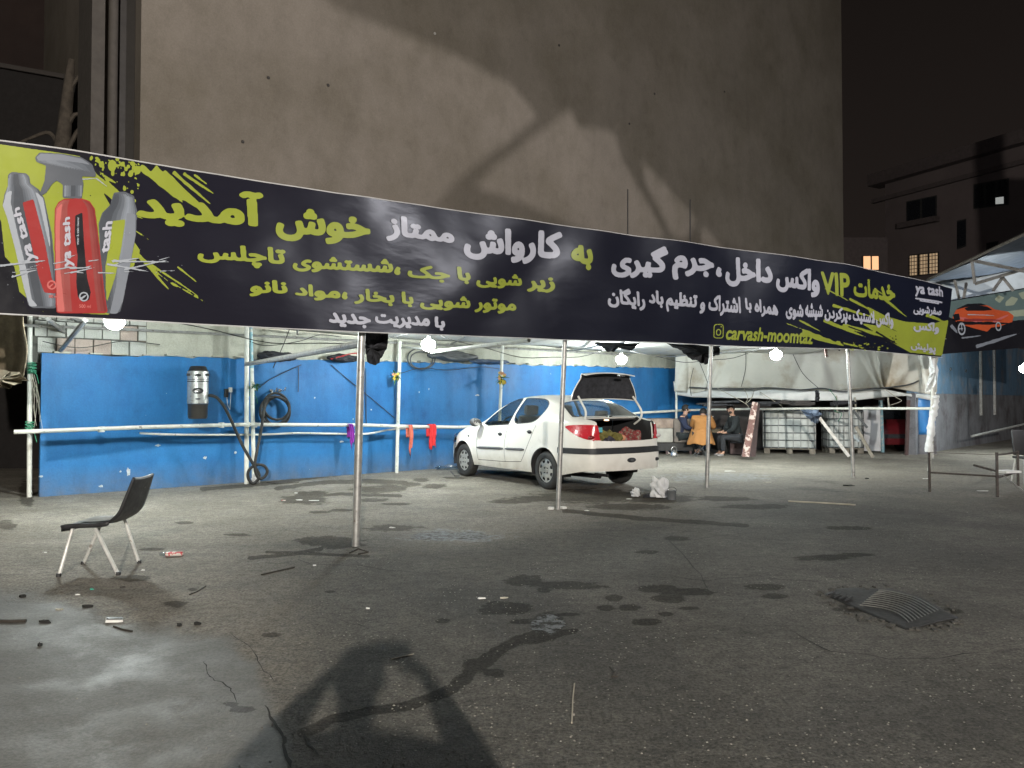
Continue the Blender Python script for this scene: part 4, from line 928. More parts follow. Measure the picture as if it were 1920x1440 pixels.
# ------------------------------------------------------------------ main canopy: front posts, beams, roof sheet
cn = thing('wash_canopy', 'car wash canopy of leaning steel pipe posts and a pale sheet roof behind the banner', 'canopy', G(1046, 955))
def post(name, pts, r, mt, par, n=10):
    mb = MB(); mb.tube(pts, r, n); return mb.build(name, mt, par, smooth=True)
FP_ = [((667, 1024), (678, 634)), ((1046, 955), (1059, 636)), ((1325, 915), (1333, 648)), ((1600, 895), (1590, 652))]
tops_ = []
for k, ((ub, vb), (ut, vt_)) in enumerate(FP_):
    b = G(ub, vb); t = at(ut, vt_, b.y); t2 = b + (t - b) * (2.42 / t.z)
    post('post', [b - Vector((0, 0, .02)), (b + t2) / 2, t2], .036 if k == 0 else .031, M['steel_pipe'], cn)
    tops_.append(t2)
    mb = MB()
    for q in range(5):
        a = random.uniform(0, 6.3); mb.box(b + Vector((.09 * math.cos(a), .09 * math.sin(a), .012)), (.07, .05, .03), Matrix.Rotation(a, 3, 'Z'), .008)
    if k == 1: mb.build('foot_stones', M['paper'], cn)
ca = thing('base', '', '') if False else None
b = G(1742, 883); t = at(1752, 655, b.y)
post('post', [b, t, t + Vector((0, 0, .35))], .028, M['white_pipe'], cn); tops_.append(t + Vector((0, 0, .3)))
leftfront = Vector((-4.6, 4.0, 2.5))
# beams
chain = [leftfront] + tops_
for a, b in zip(chain[:-1], chain[1:]):
    mb = MB(); mb.tube([a.xyz + Vector((-.03, .05, 0)), b.xyz + Vector((-.03, .05, 0))], .028, 8); mb.build('front_beam', M['steel_pipe'], cn, smooth=True)
def back(t, z=2.42, o=.10): return W(t, z, o)
ROOFZ = 2.60
bt_ = [wall_px(u, 640)[0] for u in (30, 205, 470, 745, 940, 1175)]
prev = None
for k, t in enumerate(bt_):
    p = back(t, 2.40 + .02 * k)
    if prev is not None:
        mb = MB(); mb.tube([prev, p], .022, 6); mb.build('back_beam', M['steel_pipe'], cn, smooth=True)
    prev = p
for (ua, va, Ya, ub, vb, Yb, r, mt) in ((676, 645, 7.1, 462, 683, 12.0, .034, 'steel_pipe'), (810, 660, 12.3, 992, 638, 10.0, .030, 'white_pipe'), (90, 598, 9.8, 125, 626, 11, .028, 'steel_pipe'), (160, 600, 9.6, 108, 664, 10.8, .03, 'steel_pipe'), (745, 650, 14.7, 812, 655, 12.4, .02, 'white_pipe')):
    mb = MB(); mb.tube([at(ua, va, Ya), at(ub, vb, Yb)], r, 8); mb.build('brace', M[mt], cn, smooth=True)
# roof sheet: one stiff pale tarpaulin, sagging a little between the beams
M['roof_tarp'] = mat('roof_tarp', (.62, .62, .58), .8, var=.12, vscale=2, col2=(.42, .41, .37), c2scale=2.5, c2lo=.55, c2hi=.7)
front = [Vector((p.x, p.y, 0)) for p in BP]
def roof(a, b):
    k = a * (len(front) - 1); i = min(int(k), len(front) - 2); f = front[i].lerp(front[i + 1], k - i)
    w_ = W(wall_px(-170, 640)[0] + a * (wall_px(1290, 640)[0] + 1.2 - wall_px(-170, 640)[0]), 0, .04)
    p = f.lerp(w_, b); p.z = ROOFZ + .05 * math.sin(a * 41 + 1) * math.sin(PI * b) - .06 * math.sin(PI * b * 3) ** 2 * .5 - .03 * b + .02 * math.sin(b * 23 + a * 17)
    return p
mb = MB(); mb.grid(roof, 90, 30); mb.build('roof_sheet', M['roof_tarp'], cn, smooth=True, solid=.006)
for k in range(5):                       # cross pipes under the sheet
    a = (k + .6) / 5.4; mb = MB(); mb.tube([roof(a, b_ / 8) - Vector((0, 0, .06)) for b_ in range(9)], .018, 6); mb.build('rafter', M['steel_pipe'], cn, smooth=True)

# pipe rails and posts in front of the blue wall
pr = thing('pipe_railing', 'white pipe railing with posts running along the blue wall', 'railing', W(3, 0, .3))
def wallpipe(name, pts, r, mt, off=.38, n=8):
    mb = MB(); mb.tube([wp(u, v, off) for u, v in pts], r, n); return mb.build(name, mt, pr, smooth=True)
def wfoot(u, off=.24):
    p = wp(u, 800, off); p.z = 0; return p
q = G(55, 932); t = at(56, 600, q.y); post('post', [q, t, t + Vector((0, 0, .35))], .033, M['white_pipe'], pr)
q = wfoot(463); t = at(463, 610, q.y); post('post', [q, t], .036, M['white_pipe'], pr)
q = wfoot(477); t = at(472, 690, q.y); post('post', [q, t], .032, M['white_pipe'], pr); t3 = at(470, 612, q.y)
post('post', [t, t3], .031, M['cyan_pipe'], pr)
q = wfoot(744); t = at(750, 640, q.y); post('post', [q, t], .034, M['white_pipe'], pr)
q = wfoot(934); t = at(942, 645, q.y); post('post', [q, t], .034, M['white_pipe'], pr)
q = wfoot(1268, .3); t = at(1268, 640, q.y); post('post', [q, t], .03, M['white_pipe'], pr)
railp = [wp(u, v, .30) for u, v in ((26, 810), (60, 809), (270, 801), (463, 796), (680, 797), (745, 799), (860, 801), (1000, 795), (1100, 786), (1200, 774), (1290, 769))]
mb = MB(); mb.tube(railp, .030, 8); mb.build('rail', M['white_pipe'], pr, smooth=True)
low = [wp(u, v, .20) for u, v in ((262, 812), (330, 815), (480, 815), (560, 812), (620, 813), (690, 813), (745, 804), (860, 802))]
mb = MB(); mb.tube(catmull(low, 4), .018, 6); mb.build('thin_pipe', M['white_pipe'], pr, smooth=True)
for (u, v) in ((463, 796), (477, 797), (745, 799), (415, 797), (190, 805)):
    mb = MB(); p = wp(u, v, .28); mb.lathe([(.045, -.04), (.05, 0), (.045, .04)], 10, Matrix.Translation(p)); mb.build('clamp', M['white_pipe'], pr, smooth=True)
for (u, v, Y) in ((56, 800, 10.5), (60, 690, 10.5), (472, 733, 12.4)):
    mb = MB(); c = at(u, v, Y); P_ = [c + Vector((.055 * math.cos(k * 1.9), .055 * math.sin(k * 1.9), -.08 + .0045 * k + random.uniform(-.01, .01))) for k in range(36)]
    P_ += [c + Vector((.08, -.02, -.1)), c + Vector((.1, 0, -.22))]; mb.tube(P_, .006, 5); mb.build('rope_knot', M['green_rope'], pr)
mb = MB(); 
for k in range(7):
    a = at(56 + random.uniform(0, 16), 690 + k * 4, 10.5); b_ = at(62 + random.uniform(0, 20), 770 + k * 7, 10.55); mb.tube([a, (a + b_) / 2 + Vector((random.uniform(-.05, .05), 0, 0)), b_], .004, 4)
mb.build('loose_string', M['rope'], pr)

# ------------------------------------------------------------------ bulbs
M['bulb'] = emis('bulb', (.92, 1.0, .97), LAMP_P)
lamps = [(215, 600, 8.9, 'hanging bare bulb half hidden by the banner below the printed bottles'), (803, 645, 12.2, 'hanging bare bulb over the lot between two flower posts, left of the car'), (1165, 673, 15.8, 'hanging bare bulb behind the open boot lid of the car'), (1455, 664, 15.0, 'hanging bare bulb in front of the dirty white tarpaulin'), (1921, 690, 18.2, 'bare bulb at the right edge beside the grey wall')]
for (u, v, Y, lb) in lamps:
    p = at(u, v, Y); th = thing('bulb_lamp', lb, 'lamp', p, 0, 'bare bulbs lighting the car wash')
    r = .082
    mb = MB(); mb.lathe([(.004, -.118), (.042, -.110), (.078, -.088), (.105, -.05), (.115, 0), (.102, .036), (.07, .06), (.04, .07)], 20, Matrix.Translation(p)); mb.build('bulb', M['bulb'], th, smooth=True)
    mb = MB(); mb.lathe([(.041, .07), (.036, .10), (.028, .13), (.02, .14)], 14, Matrix.Translation(p)); mb.build('socket', M['paper'], th, smooth=True)
    mb = MB(); mb.tube([p + Vector((0, 0, .14)), p + Vector((.02, .01, .24)), p + Vector((.05, .03, 2.54 - p.z + .0))], .006, 5); mb.build('cord', M['wire'], th)

# street lamps out of the picture that light the banner, the lot and the building
def street_lamp(x, y, z, power, label, col, size, aim=None, spot=None):
    th = thing('street_lamp', label, 'street lamp', (x, y, 0))
    mb = MB(); ox = .7 if x > 5 else -.7; mb.tube([(x + ox, y - .7, 0), (x + ox, y - .7, z), (x + ox * .7, y - .5, z + .3), (x, y, z + .3)], .06, 10); mb.build('pole', M['steel_pipe'], th, smooth=True)
    mb = MB(); mb.box((x, y, z + .22), (.45, .3, .12), None, .03); mb.build('lamp_head', M['grey_plastic'], th)
    if spot: ld = bpy.data.lights.new('street_light', 'SPOT'); ld.spot_size = spot; ld.spot_blend = .25
    else: ld = bpy.data.lights.new('street_light', 'POINT')
    ld.energy = power; ld.color = col; ld.shadow_soft_size = size
    lo = bpy.data.objects.new('street_light', ld); COL.objects.link(lo); lo.parent = th; lo.location = (0, 0, z)
    if aim is not None: lo.rotation_euler = (Vector(aim) - Vector((x, y, z))).to_track_quat('-Z', 'Y').to_euler()
    return th
_a = curtain(np.array([735., 760., 735.]), np.array([425., 425., 400.]), 0, False); _n = Vector(np.cross(_a[1] - _a[0], _a[2] - _a[0])).normalized(); _d = (Vector(_a[0]) - Vector(CC)).normalized()
_r = _d - 2 * _d.dot(_n) * _n; RLX, RLY, RLZ = Vector(_a[0]) + _r * 12.5
print('LAMP', RLX, RLY, RLZ)
street_lamp(1.75, -11.0, 4.95, STREET_BACK, 'street lamp behind the photographer', (1.0, .93, .83), .07)
street_lamp(RLX, RLY, RLZ, STREET_RIGHT, 'street lamp to the right of the lot', (.93, .93, 1.0), .28)
# ------------------------------------------------------------------ added spot lamp and cut-out sheet, shaping the pale patches on the plaster
FL = Vector((12.5, 2.0, 8.0)); wc = wp(1000, 260, -.12); ax = (wc - FL).normalized(); SP = FL + ax * 3.6
patches = [[(1067, 203), (1085, 238), (1152, 246), (1163, 290), (1195, 350), (1228, 405), (1246, 447), (1180, 455), (1080, 425), (960, 372), (890, 350), (930, 310), (985, 268), (1040, 228)],
           [(1203, 305), (1215, 312), (1306, 410), (1300, 425), (1288, 447), (1266, 447), (1240, 400), (1212, 345)], [(1314, 430), (1326, 432), (1358, 468), (1318, 470)],
           [(120, -200), (420, -120), (640, 20), (830, 92), (960, 160), (1008, 215), (960, 262), (900, 300), (850, 345), (780, 420), (120, 330)]]
aw = thing('patch_mask', 'added cut-out sheet shaping the light patches on the plaster, outside the frame', 'light mask', SP)
xa = ax.cross(Vector((0, 0, 1))).normalized(); ya = xa.cross(ax).normalized()
def tosheet(u, v):
    p = wp(u, v, -.12); d = (p - FL); k = 3.6 / d.dot(ax); s = FL + d * k - SP; return (s.dot(xa), s.dot(ya))
loops = [[tosheet(*p) for p in L] for L in patches]
cell = .014; W_, H_ = int(4.9 / cell), int(3.8 / cell)
bb = ~raster(loops, -2.6, -1.8, cell, W_, H_)
vt, fc = march(down(bb), 12)
me = mesh_from([SP + xa * (-2.6 + (a + .5) * cell) + ya * (-1.8 + (b_ + .5) * cell) for a, b_ in vt], fc, 'sheet'); link('sheet', me, M['darkcloth'], aw)
street_lamp(FL.x, FL.y, FL.z, PATCH_SPOT, 'added spot lamp shining through the cut-out sheet, outside the frame', (1.0, .94, .92), .035, aim=SP, spot=math.radians(56))

# ------------------------------------------------------------------ the photographer, behind the camera; only the shadow is in the picture
def skin_body(name, J, E, mt, parent, sub=2, world=False):
    names = list(J); me = bpy.data.meshes.new(name); idx = {k: i for i, k in enumerate(names)}
    me.from_pydata([J[k][0] for k in names], [(idx[a], idx[b]) for a, b in E], []); 
    o = bpy.data.objects.new(name, me); COL.objects.link(o)
    o.modifiers.new('skin', 'SKIN').use_smooth_shade = True
    if not me.skin_vertices: me.skin_vertices.new()
    for k in names:
        r = J[k][1]; sv = me.skin_vertices[0].data[idx[k]]; sv.radius = r if isinstance(r, tuple) else (r, r); sv.use_root = False
    me.skin_vertices[0].data[0].use_root = True
    if sub:
        s = o.modifiers.new('sub', 'SUBSURF'); s.levels = sub; s.render_levels = sub
    dg = bpy.context.evaluated_depsgraph_get(); me2 = bpy.data.meshes.new_from_object(o.evaluated_get(dg)); me2.name = name
    bpy.data.objects.remove(o)
    me2.polygons.foreach_set('use_smooth', [True] * len(me2.polygons))
    return link(name, me2, mt, parent, world)
def hand_chain(J, E, wrist, tip_dir, side, key):
    w_ = Vector(wrist); d = Vector(tip_dir).normalized(); s = Vector(side).normalized(); nrm = d.cross(s).normalized()
    J[key + 'palm'] = (w_ + d * .055, (.030, .017)); E.append((key + 'wrist', key + 'palm'))
    for k, (o_, L) in enumerate(((-.030, .065), (-.010, .078), (.010, .074), (.028, .058))):
        a = key + 'f%d' % k; J[a + 'a'] = (w_ + d * .095 + s * o_, .0085); J[a + 'b'] = (w_ + d * (.095 + L * .55) + s * o_ * 1.15 + nrm * .012, .008); J[a + 'c'] = (w_ + d * (.095 + L) + s * o_ * 1.1 + nrm * .030, .006)
        E += [(key + 'palm', a + 'a'), (a + 'a', a + 'b'), (a + 'b', a + 'c')]
    a = key + 'th'; J[a + 'a'] = (w_ + d * .045 - s * .045, .010); J[a + 'b'] = (w_ + d * .085 - s * .062 + nrm * .01, .008); E += [(key + 'palm', a + 'a'), (a + 'a', a + 'b')]
M['skin'] = mat('skin', (.42, .25, .18), .55, var=.08); M['hair'] = mat('hair', (.015, .012, .01), .7, bump=.004, bscale=90)
M['denim'] = mat('denim', (.03, .035, .05), .85); M['shoe_grey'] = mat('shoe_grey', (.25, .24, .24), .7)
def person(label, loc, rz, pose, top_mat, leg_mat, shoe_mat, jacket_flare=0.0, face=0.0, hairmat=None, group=None, nod=0.0):
    """pose: dict of joint positions, figure faces +x, origin on the ground under the pelvis"""
    th = thing('person', label, 'person', loc, rz, group); p = {k: Vector(v) for k, v in pose.items()}
    J = {'pelvis': (p['pelvis'], (.125, .10)), 'waist': (p['pelvis'].lerp(p['chest'], .45), (.115, .095)), 'chest': (p['chest'], (.145, .11)), 'collar': (p['chest'].lerp(p['neck'], .62), (.085, .07)), 'neck': (p['neck'], .052)}
    E = [('pelvis', 'waist'), ('waist', 'chest'), ('chest', 'collar'), ('collar', 'neck')]
    hd = p['head'] - p['neck']; J['jaw'] = (p['neck'].lerp(p['head'], .55), (.062, .066)); J['skull'] = (p['head'] + hd.normalized() * .02, (.078, .088)); J['crown'] = (p['head'] + hd.normalized() * .085, (.055, .06))
    E += [('neck', 'jaw'), ('jaw', 'skull'), ('skull', 'crown')]
    for s, sg in (('l', 1), ('r', -1)):
        J[s + 'sh'] = (p[s + 'sh'], .058); J[s + 'elbow'] = (p[s + 'el'], .042); J[s + 'wrist'] = (p[s + 'wr'], .027)
        E += [('collar', s + 'sh'), (s + 'sh', s + 'elbow'), (s + 'elbow', s + 'wrist')]
        dd = p[s + 'hd'] - p[s + 'wr']; hand_chain(J, E, p[s + 'wr'], dd, Vector((0, 0, 1)).cross(dd) * sg, s)
        J[s + 'hip'] = (p[s + 'hip'], .09); J[s + 'knee'] = (p[s + 'kn'], .058); J[s + 'ankle'] = (p[s + 'an'], .04); J[s + 'toe'] = (p[s + 'to'], (.035, .03))
        E += [('pelvis', s + 'hip'), (s + 'hip', s + 'knee'), (s + 'knee', s + 'ankle'), (s + 'ankle', s + 'toe')]
    skin_body('body', J, E, M['skin'], th, 2)
    # jacket
    g = .040; Jc = {k: (J[k][0], tuple(x + g for x in J[k][1]) if isinstance(J[k][1], tuple) else J[k][1] + g) for k in ('pelvis', 'waist', 'chest', 'collar', 'lsh', 'lelbow', 'rsh', 'relbow')}
    if jacket_flare: Jc['pelvis'] = (J['pelvis'][0], (.19 + jacket_flare, .15 + jacket_flare)); Jc['waist'] = (J['waist'][0], (.17 + jacket_flare * .6, .14 + jacket_flare * .4)); Jc['chest'] = (J['chest'][0], (.19, .145))
    Jc['pelvis'] = (Jc['pelvis'][0] + Vector((0, 0, -.01)), tuple(x + .012 for x in Jc['pelvis'][1])); Jc['lcuff'] = (p['lel'].lerp(p['lwr'], .88), .040); Jc['rcuff'] = (p['rel'].lerp(p['rwr'], .88), .040); Jc['neckend'] = (J['collar'][0].lerp(J['neck'][0], .7), .066)
    Ec = [('pelvis', 'waist'), ('waist', 'chest'), ('chest', 'collar'), ('collar', 'neckend'), ('collar', 'lsh'), ('lsh', 'lelbow'), ('lelbow', 'lcuff'), ('collar', 'rsh'), ('rsh', 'relbow'), ('relbow', 'rcuff')]
    skin_body('jacket', Jc, Ec, top_mat, th, 2)
    Jt = {'pelvis': (J['pelvis'][0], (.145, .125))}; Et = []
    for s in 'lr':
        Jt[s + 'hip'] = (J[s + 'hip'][0], .105); Jt[s + 'knee'] = (J[s + 'knee'][0], .075); Jt[s + 'cuff'] = (p[s + 'kn'].lerp(p[s + 'an'], .92), .062)
        Et += [('pelvis', s + 'hip'), (s + 'hip', s + 'knee'), (s + 'knee', s + 'cuff')]
    skin_body('trousers', Jt, Et, leg_mat, th, 2)
    for s in 'lr':
        skin_body('shoe', {'a': (p[s + 'an'] + Vector((-.01, 0, -.035)), .048), 'b': (p[s + 'an'].lerp(p[s + 'to'], .5) + Vector((0, 0, -.01)), .045), 'c': (p[s + 'to'], (.042, .033))}, [('a', 'b'), ('b', 'c')], shoe_mat, th, 2)
    # head details: face looks along yaw 'face'
    hc = p['head'] + hd.normalized() * .035; Rz = Matrix.Rotation(face, 3, 'Z') @ Matrix.Rotation(nod, 3, 'Y')
    mb = MB(); mb.ball(hc + Rz @ Vector((-.022, 0, .035)), (.104, .092, .098), 3)
    vs = []
    me_ = mb.mesh('hair'); bm = bmesh.new(); bm.from_mesh(me_)
    kill = [v for v in bm.verts if (Rz.transposed() @ (v.co - hc)).x > .048 and (Rz.transposed() @ (v.co - hc)).z < .075 or (Rz.transposed() @ (v.co - hc)).z < -.045]
    bmesh.ops.delete(bm, geom=kill, context='VERTS'); bm.to_mesh(me_); bm.free()
    link('hair', me_, hairmat or M['hair'], th, False, True)
    mb = MB(); mb.add([hc + Rz @ Vector(q) for q in ((.078, 0, .02), (.108, 0, -.022), (.08, .016, -.026), (.08, -.016, -.026))], [(0, 1, 2), (0, 3, 1), (1, 3, 2), (0, 2, 3)]); mb.build('nose', M['skin'], th, False, True)
    for sg in (1, -1):
        mb = MB(); mb.ball(hc + Rz @ Vector((.078, .03 * sg, .012)), (.009, .013, .007), 1); mb.build('eye', M['black'], th, False, True)
        mb = MB(); mb.ball(hc + Rz @ Vector((-.005, .083 * sg, -.005)), (.018, .008, .028), 1); mb.build('ear', M['skin'], th, False, True)
        mb = MB(); mb.box(hc + Rz @ Vector((.082, .03 * sg, .03)), (.008, .032, .007), Rz); mb.build('eyebrow', M['hair'], th, False)
    mb = MB(); mb.box(hc + Rz @ Vector((.082, 0, -.052)), (.008, .042, .009), Rz, .003); mb.build('mouth', M['p_dred'], th, False)
    mb = MB(); mb.ball(hc + Rz @ Vector((.045, 0, -.068)), (.040, .056, .035), 2); mb.build('beard', M['hair'], th, False, True)
    return th
person('photographer in dark clothes holding up a phone, behind the camera', (-.02, -.62, 0), PI / 2, dict(
    pelvis=(-.06, 0, .76), chest=(-.02, 0, 1.07), neck=(0, 0, 1.28), head=(.03, 0, 1.39), lsh=(0, .19, 1.21), rsh=(0, -.19, 1.21), lel=(.20, .37, 1.06), rel=(.20, -.37, 1.06),
    lwr=(.42, .17, 1.32), rwr=(.42, -.17, 1.32), lhd=(.50, .07, 1.36), rhd=(.50, -.07, 1.36), lhip=(-.06, .10, .72), rhip=(-.06, -.10, .72), lkn=(.14, .11, .42), rkn=(.14, -.11, .42), lan=(-.02, .11, .08), ran=(-.02, -.11, .08), lto=(.12, .20, .035), rto=(.12, -.20, .035)),
    M['darkcloth'], M['denim'], M['black'])
ph = MB(); ph.box((0, -.04, 1.35), (.155, .009, .074), None, .004); o = ph.build('phone', M['black']); tag(o, 'black phone held sideways by the photographer, behind the camera', 'phone')

# ================================================================== the white car
RLc, FLc = G(1022, 918), G(869, 893)
fwd = (FLc - RLc).normalized(); lft = Vector((-fwd.y, fwd.x, 0)); CO = RLc - lft * .80
car = thing('white_car', 'white four-door saloon car parked with its boot lid open', 'car', CO, math.atan2(fwd.y, fwd.x))
def paint_mat():
    m = mat('car_paint', (.78, .77, .72), .32, var=.03, vscale=2, spec=.5, coat=.6); n = m.node_tree; b = n.nodes['Principled BSDF']
    cur = b.inputs['Base Color'].links[0].from_socket; g = n.nodes.new('ShaderNodeNewGeometry')
    tcn = n.nodes.new('ShaderNodeTexCoord'); s = n.nodes.new('ShaderNodeSeparateXYZ'); n.links.new(tcn.outputs['Object'], s.inputs[0])
    no = n.nodes.new('ShaderNodeTexNoise'); no.inputs['Scale'].default_value = 6; no.inputs['Detail'].default_value = 7; n.links.new(tcn.outputs['Object'], no.inputs[0])
    r = n.nodes.new('ShaderNodeMapRange'); n.links.new(s.outputs['Z'], r.inputs[0]); r.inputs[1].default_value = .62; r.inputs[2].default_value = .2
    mu = n.nodes.new('ShaderNodeMath'); mu.operation = 'MULTIPLY'; n.links.new(r.outputs[0], mu.inputs[0]); n.links.new(no.outputs['Fac'], mu.inputs[1])
    d = n.nodes.new('ShaderNodeMix'); d.data_type = 'RGBA'; n.links.new(mu.outputs[0], d.inputs[0]); n.links.new(cur, d.inputs[6]); d.inputs[7].default_value = (.26, .22, .17, 1)
    x = n.nodes.new('ShaderNodeMix'); x.data_type = 'RGBA'; n.links.new(g.outputs['Backfacing'], x.inputs[0]); n.links.new(d.outputs[2], x.inputs[6]); x.inputs[7].default_value = (.05, .05, .055, 1)
    n.links.new(x.outputs[2], b.inputs['Base Color']); return m
M['paint'] = paint_mat()
M['trim'] = mat('car_trim', (.020, .022, .026), .55, var=.15)
M['rub_strip'] = mat('rub_strip', (.075, .08, .085), .5)
M['liner'] = mat('liner', (.018, .018, .020), .9)
M['seat_cloth'] = mat('seat_cloth', (.10, .105, .115), .9)
M['tail_red'] = mat('tail_red', (.50, .022, .035), .22, var=.1, coat=.5)
M['tail_dark'] = mat('tail_dark', (.22, .010, .016), .25, coat=.5)
M['tail_clear'] = mat('tail_clear', (.55, .5, .5), .2, coat=.5)
M['hubcap'] = mat('hubcap', (.40, .40, .38), .4, .35, var=.1)
def glass(name, tint, fac=.0, rough=.02):
    m = bpy.data.materials.new(name); m.use_nodes = True; n = m.node_tree; n.nodes.clear(); o = n.nodes.new('ShaderNodeOutputMaterial')
    t = n.nodes.new('ShaderNodeBsdfTransparent'); t.inputs[0].default_value = tuple(tint) + (1,); g = n.nodes.new('ShaderNodeBsdfGlossy'); g.inputs['Roughness'].default_value = rough
    f0 = n.nodes.new('ShaderNodeLayerWeight'); f0.inputs[0].default_value = .5; f = n.nodes.new('ShaderNodeMath'); f.operation = 'POWER'; f.inputs[1].default_value = 4.5; n.links.new(f0.outputs['Facing'], f.inputs[0]); a = n.nodes.new('ShaderNodeMath'); a.operation = 'ADD'; a.inputs[1].default_value = fac; a.use_clamp = True
    n.links.new(f.outputs[0], a.inputs[0]); x = n.nodes.new('ShaderNodeMixShader'); n.links.new(a.outputs[0], x.inputs[0]); n.links.new(t.outputs[0], x.inputs[1]); n.links.new(g.outputs[0], x.inputs[2]); n.links.new(x.outputs[0], o.inputs[0]); return m
M['car_glass'] = glass('car_glass', (.72, .77, .77), .03)
M['screen_glass'] = glass('screen_glass', (.6, .64, .64), .22, .12)
M['clear_plastic'] = glass('clear_plastic', (.75, .8, .82), .12, .15)
TOPX = [-1.02, -.93, -.86, -.70, -.54, -.40, -.22, -.05, .15, .45, .75, 1.05, 1.25, 1.45, 1.70, 1.95, 2.10, 2.25, 2.45, 2.65, 2.85, 3.0, 3.10, 3.17]
TOPZ = [1.04, 1.065, 1.08, 1.095, 1.115, 1.19, 1.285, 1.355, 1.405, 1.445, 1.455, 1.44, 1.405, 1.325, 1.17, 1.02, .965, .945, .90, .845, .775, .70, .63, .55]
def topz(x): return float(np.interp(x, TOPX, TOPZ))
def topz_s(x): return sum(topz(x + d) for d in (-.05, -.025, 0, .025, .05)) / 5
def halfw(x):
    w_ = .825
    if x < -.25: w_ *= 1 - .225 * min(1.2, (-.25 - x) / .70) ** 2.8
    if x > 2.3: w_ *= 1 - .30 * min(1.1, (x - 2.3) / .87) ** 2.4
    return w_
AX = (0.0, 2.443); WZ = .292; AR = .352
def zbot(x):
    z = .235
    if x < -.3: z = .235 + .10 * min(1, (-.3 - x) / .5)
    if x > 2.8: z = .235 - .01
    for a in AX:
        if abs(x - a) < AR: z = max(z, WZ + math.sqrt(AR * AR - (x - a) ** 2))
    return z
def beltz(x): return min(float(np.interp(x, [-1, -.5, .3, 1.04, 1.9, 2.2], [1.04, 1.055, 1.02, .972, .925, .90])), topz_s(x) - .045)
xs_ = set(round(x, 4) for x in np.linspace(-.93, 3.15, 70))
for a in AX:
    for k in range(0, 25): xs_.add(round(a + AR * math.cos(PI * k / 24), 4))
    xs_.add(round(a + AR + .001, 4)); xs_.add(round(a - AR - .001, 4))
xs_ = sorted(xs_); NS, NG, NT = 16, 8, 12
def section(x):
    w_ = halfw(x); zb = zbot(x); zt = beltz(x); P_ = []; top = topz_s(x)
    def yside(z):
        s = (z - .235) / (zt - .235 + 1e-6)
        return w_ * (1 - .055 * max(0, (.42 - s) / .42) ** 2 - .075 * max(0, (s - .42) / .58) ** 2.2)
    for j_ in range(NS + 1):
        z = zb + (zt - zb) * j_ / NS; y = yside(z)
        for a in AX:                                  # flared arch lip
            d = math.hypot(x - a, z - WZ)
            if d < AR + .05: y += .010 * (1 - (d - AR) / .05)
        P_.append((y, z))
    yb = yside(zt); gh = top - zt
    cab = min(1, max(0, (gh - .05) / .2))
    yr = yb - .03 - gh * .47; zr = zt + gh * (.86 if cab > 0 else .7); zr = zt + gh * (.60 + .28 * cab)
    for j_ in range(1, NG + 1):
        t = j_ / NG; P_.append((yb + (yr - yb) * t + .018 * cab * math.sin(PI * t), zt + (zr - zt) * t))
    for j_ in range(1, NT + 1):
        t = j_ / NT; P_.append((yr * (1 - t), zr + (top - zr) * (1 - (1 - t) ** 2.6) ** .75))
    return P_
def shell():
    bm = bmesh.new(); nj = NS + NG + NT + 1
    secs = [(x, section(x)) for x in xs_]
    endr = []
    for s in (1, -1):
        gr = [[bm.verts.new((x, s * y, z)) for y, z in P_] for x, P_ in secs]
        for i in range(len(gr) - 1):
            for j_ in range(nj - 1):
                q = [gr[i][j_], gr[i + 1][j_], gr[i + 1][j_ + 1], gr[i][j_ + 1]]
                bm.faces.new(q if s < 0 else q[::-1])
        # end caps shrinking to the centre line with a gentle bulge
        for ei, bul in ((0, -.095), (-1, .06)):
            x0 = secs[ei][0]; prev = gr[ei]
            for k in range(1, 9):
                t = k / 8; row = []
                for (y, z) in secs[ei][1]:
                    zz_ = z; f = 1 - t
                    row.append(bm.verts.new((x0 + bul * (1 - f * f) * (1 if z < 1.0 else max(0, 1 - (z - 1.0) / .06)), s * y * f, zz_)))
                for j_ in range(nj - 1):
                    q = [prev[j_], row[j_], row[j_ + 1], prev[j_ + 1]]
                    try: bm.faces.new(q if (s > 0) == (ei == 0) else q[::-1])
                    except ValueError: pass
                prev = row
    bmesh.ops.remove_doubles(bm, verts=bm.verts[:], dist=.0006)
    bmesh.ops.recalc_face_normals(bm, faces=bm.faces[:])
    return bm
def in_poly(px, py, poly):
    c = False; n = len(poly)
    for i in range(n):
        x0, y0 = poly[i]; x1, y1 = poly[i - 1]
        if (y0 > py) != (y1 > py) and px < (x1 - x0) * (py - y0) / (y1 - y0) + x0: c = not c
    return c
def smooth_poly(P_, it=2):
    for _ in range(it):
        q = []
        for i in range(len(P_)):
            a, b = P_[i], P_[(i + 1) % len(P_)]; q += [(a[0] * .75 + b[0] * .25, a[1] * .75 + b[1] * .25), (a[0] * .25 + b[0] * .75, a[1] * .25 + b[1] * .75)]
        P_ = q
    return P_
AXI = {'y': (0, 2), 'x': (1, 2), 'z': (0, 1)}
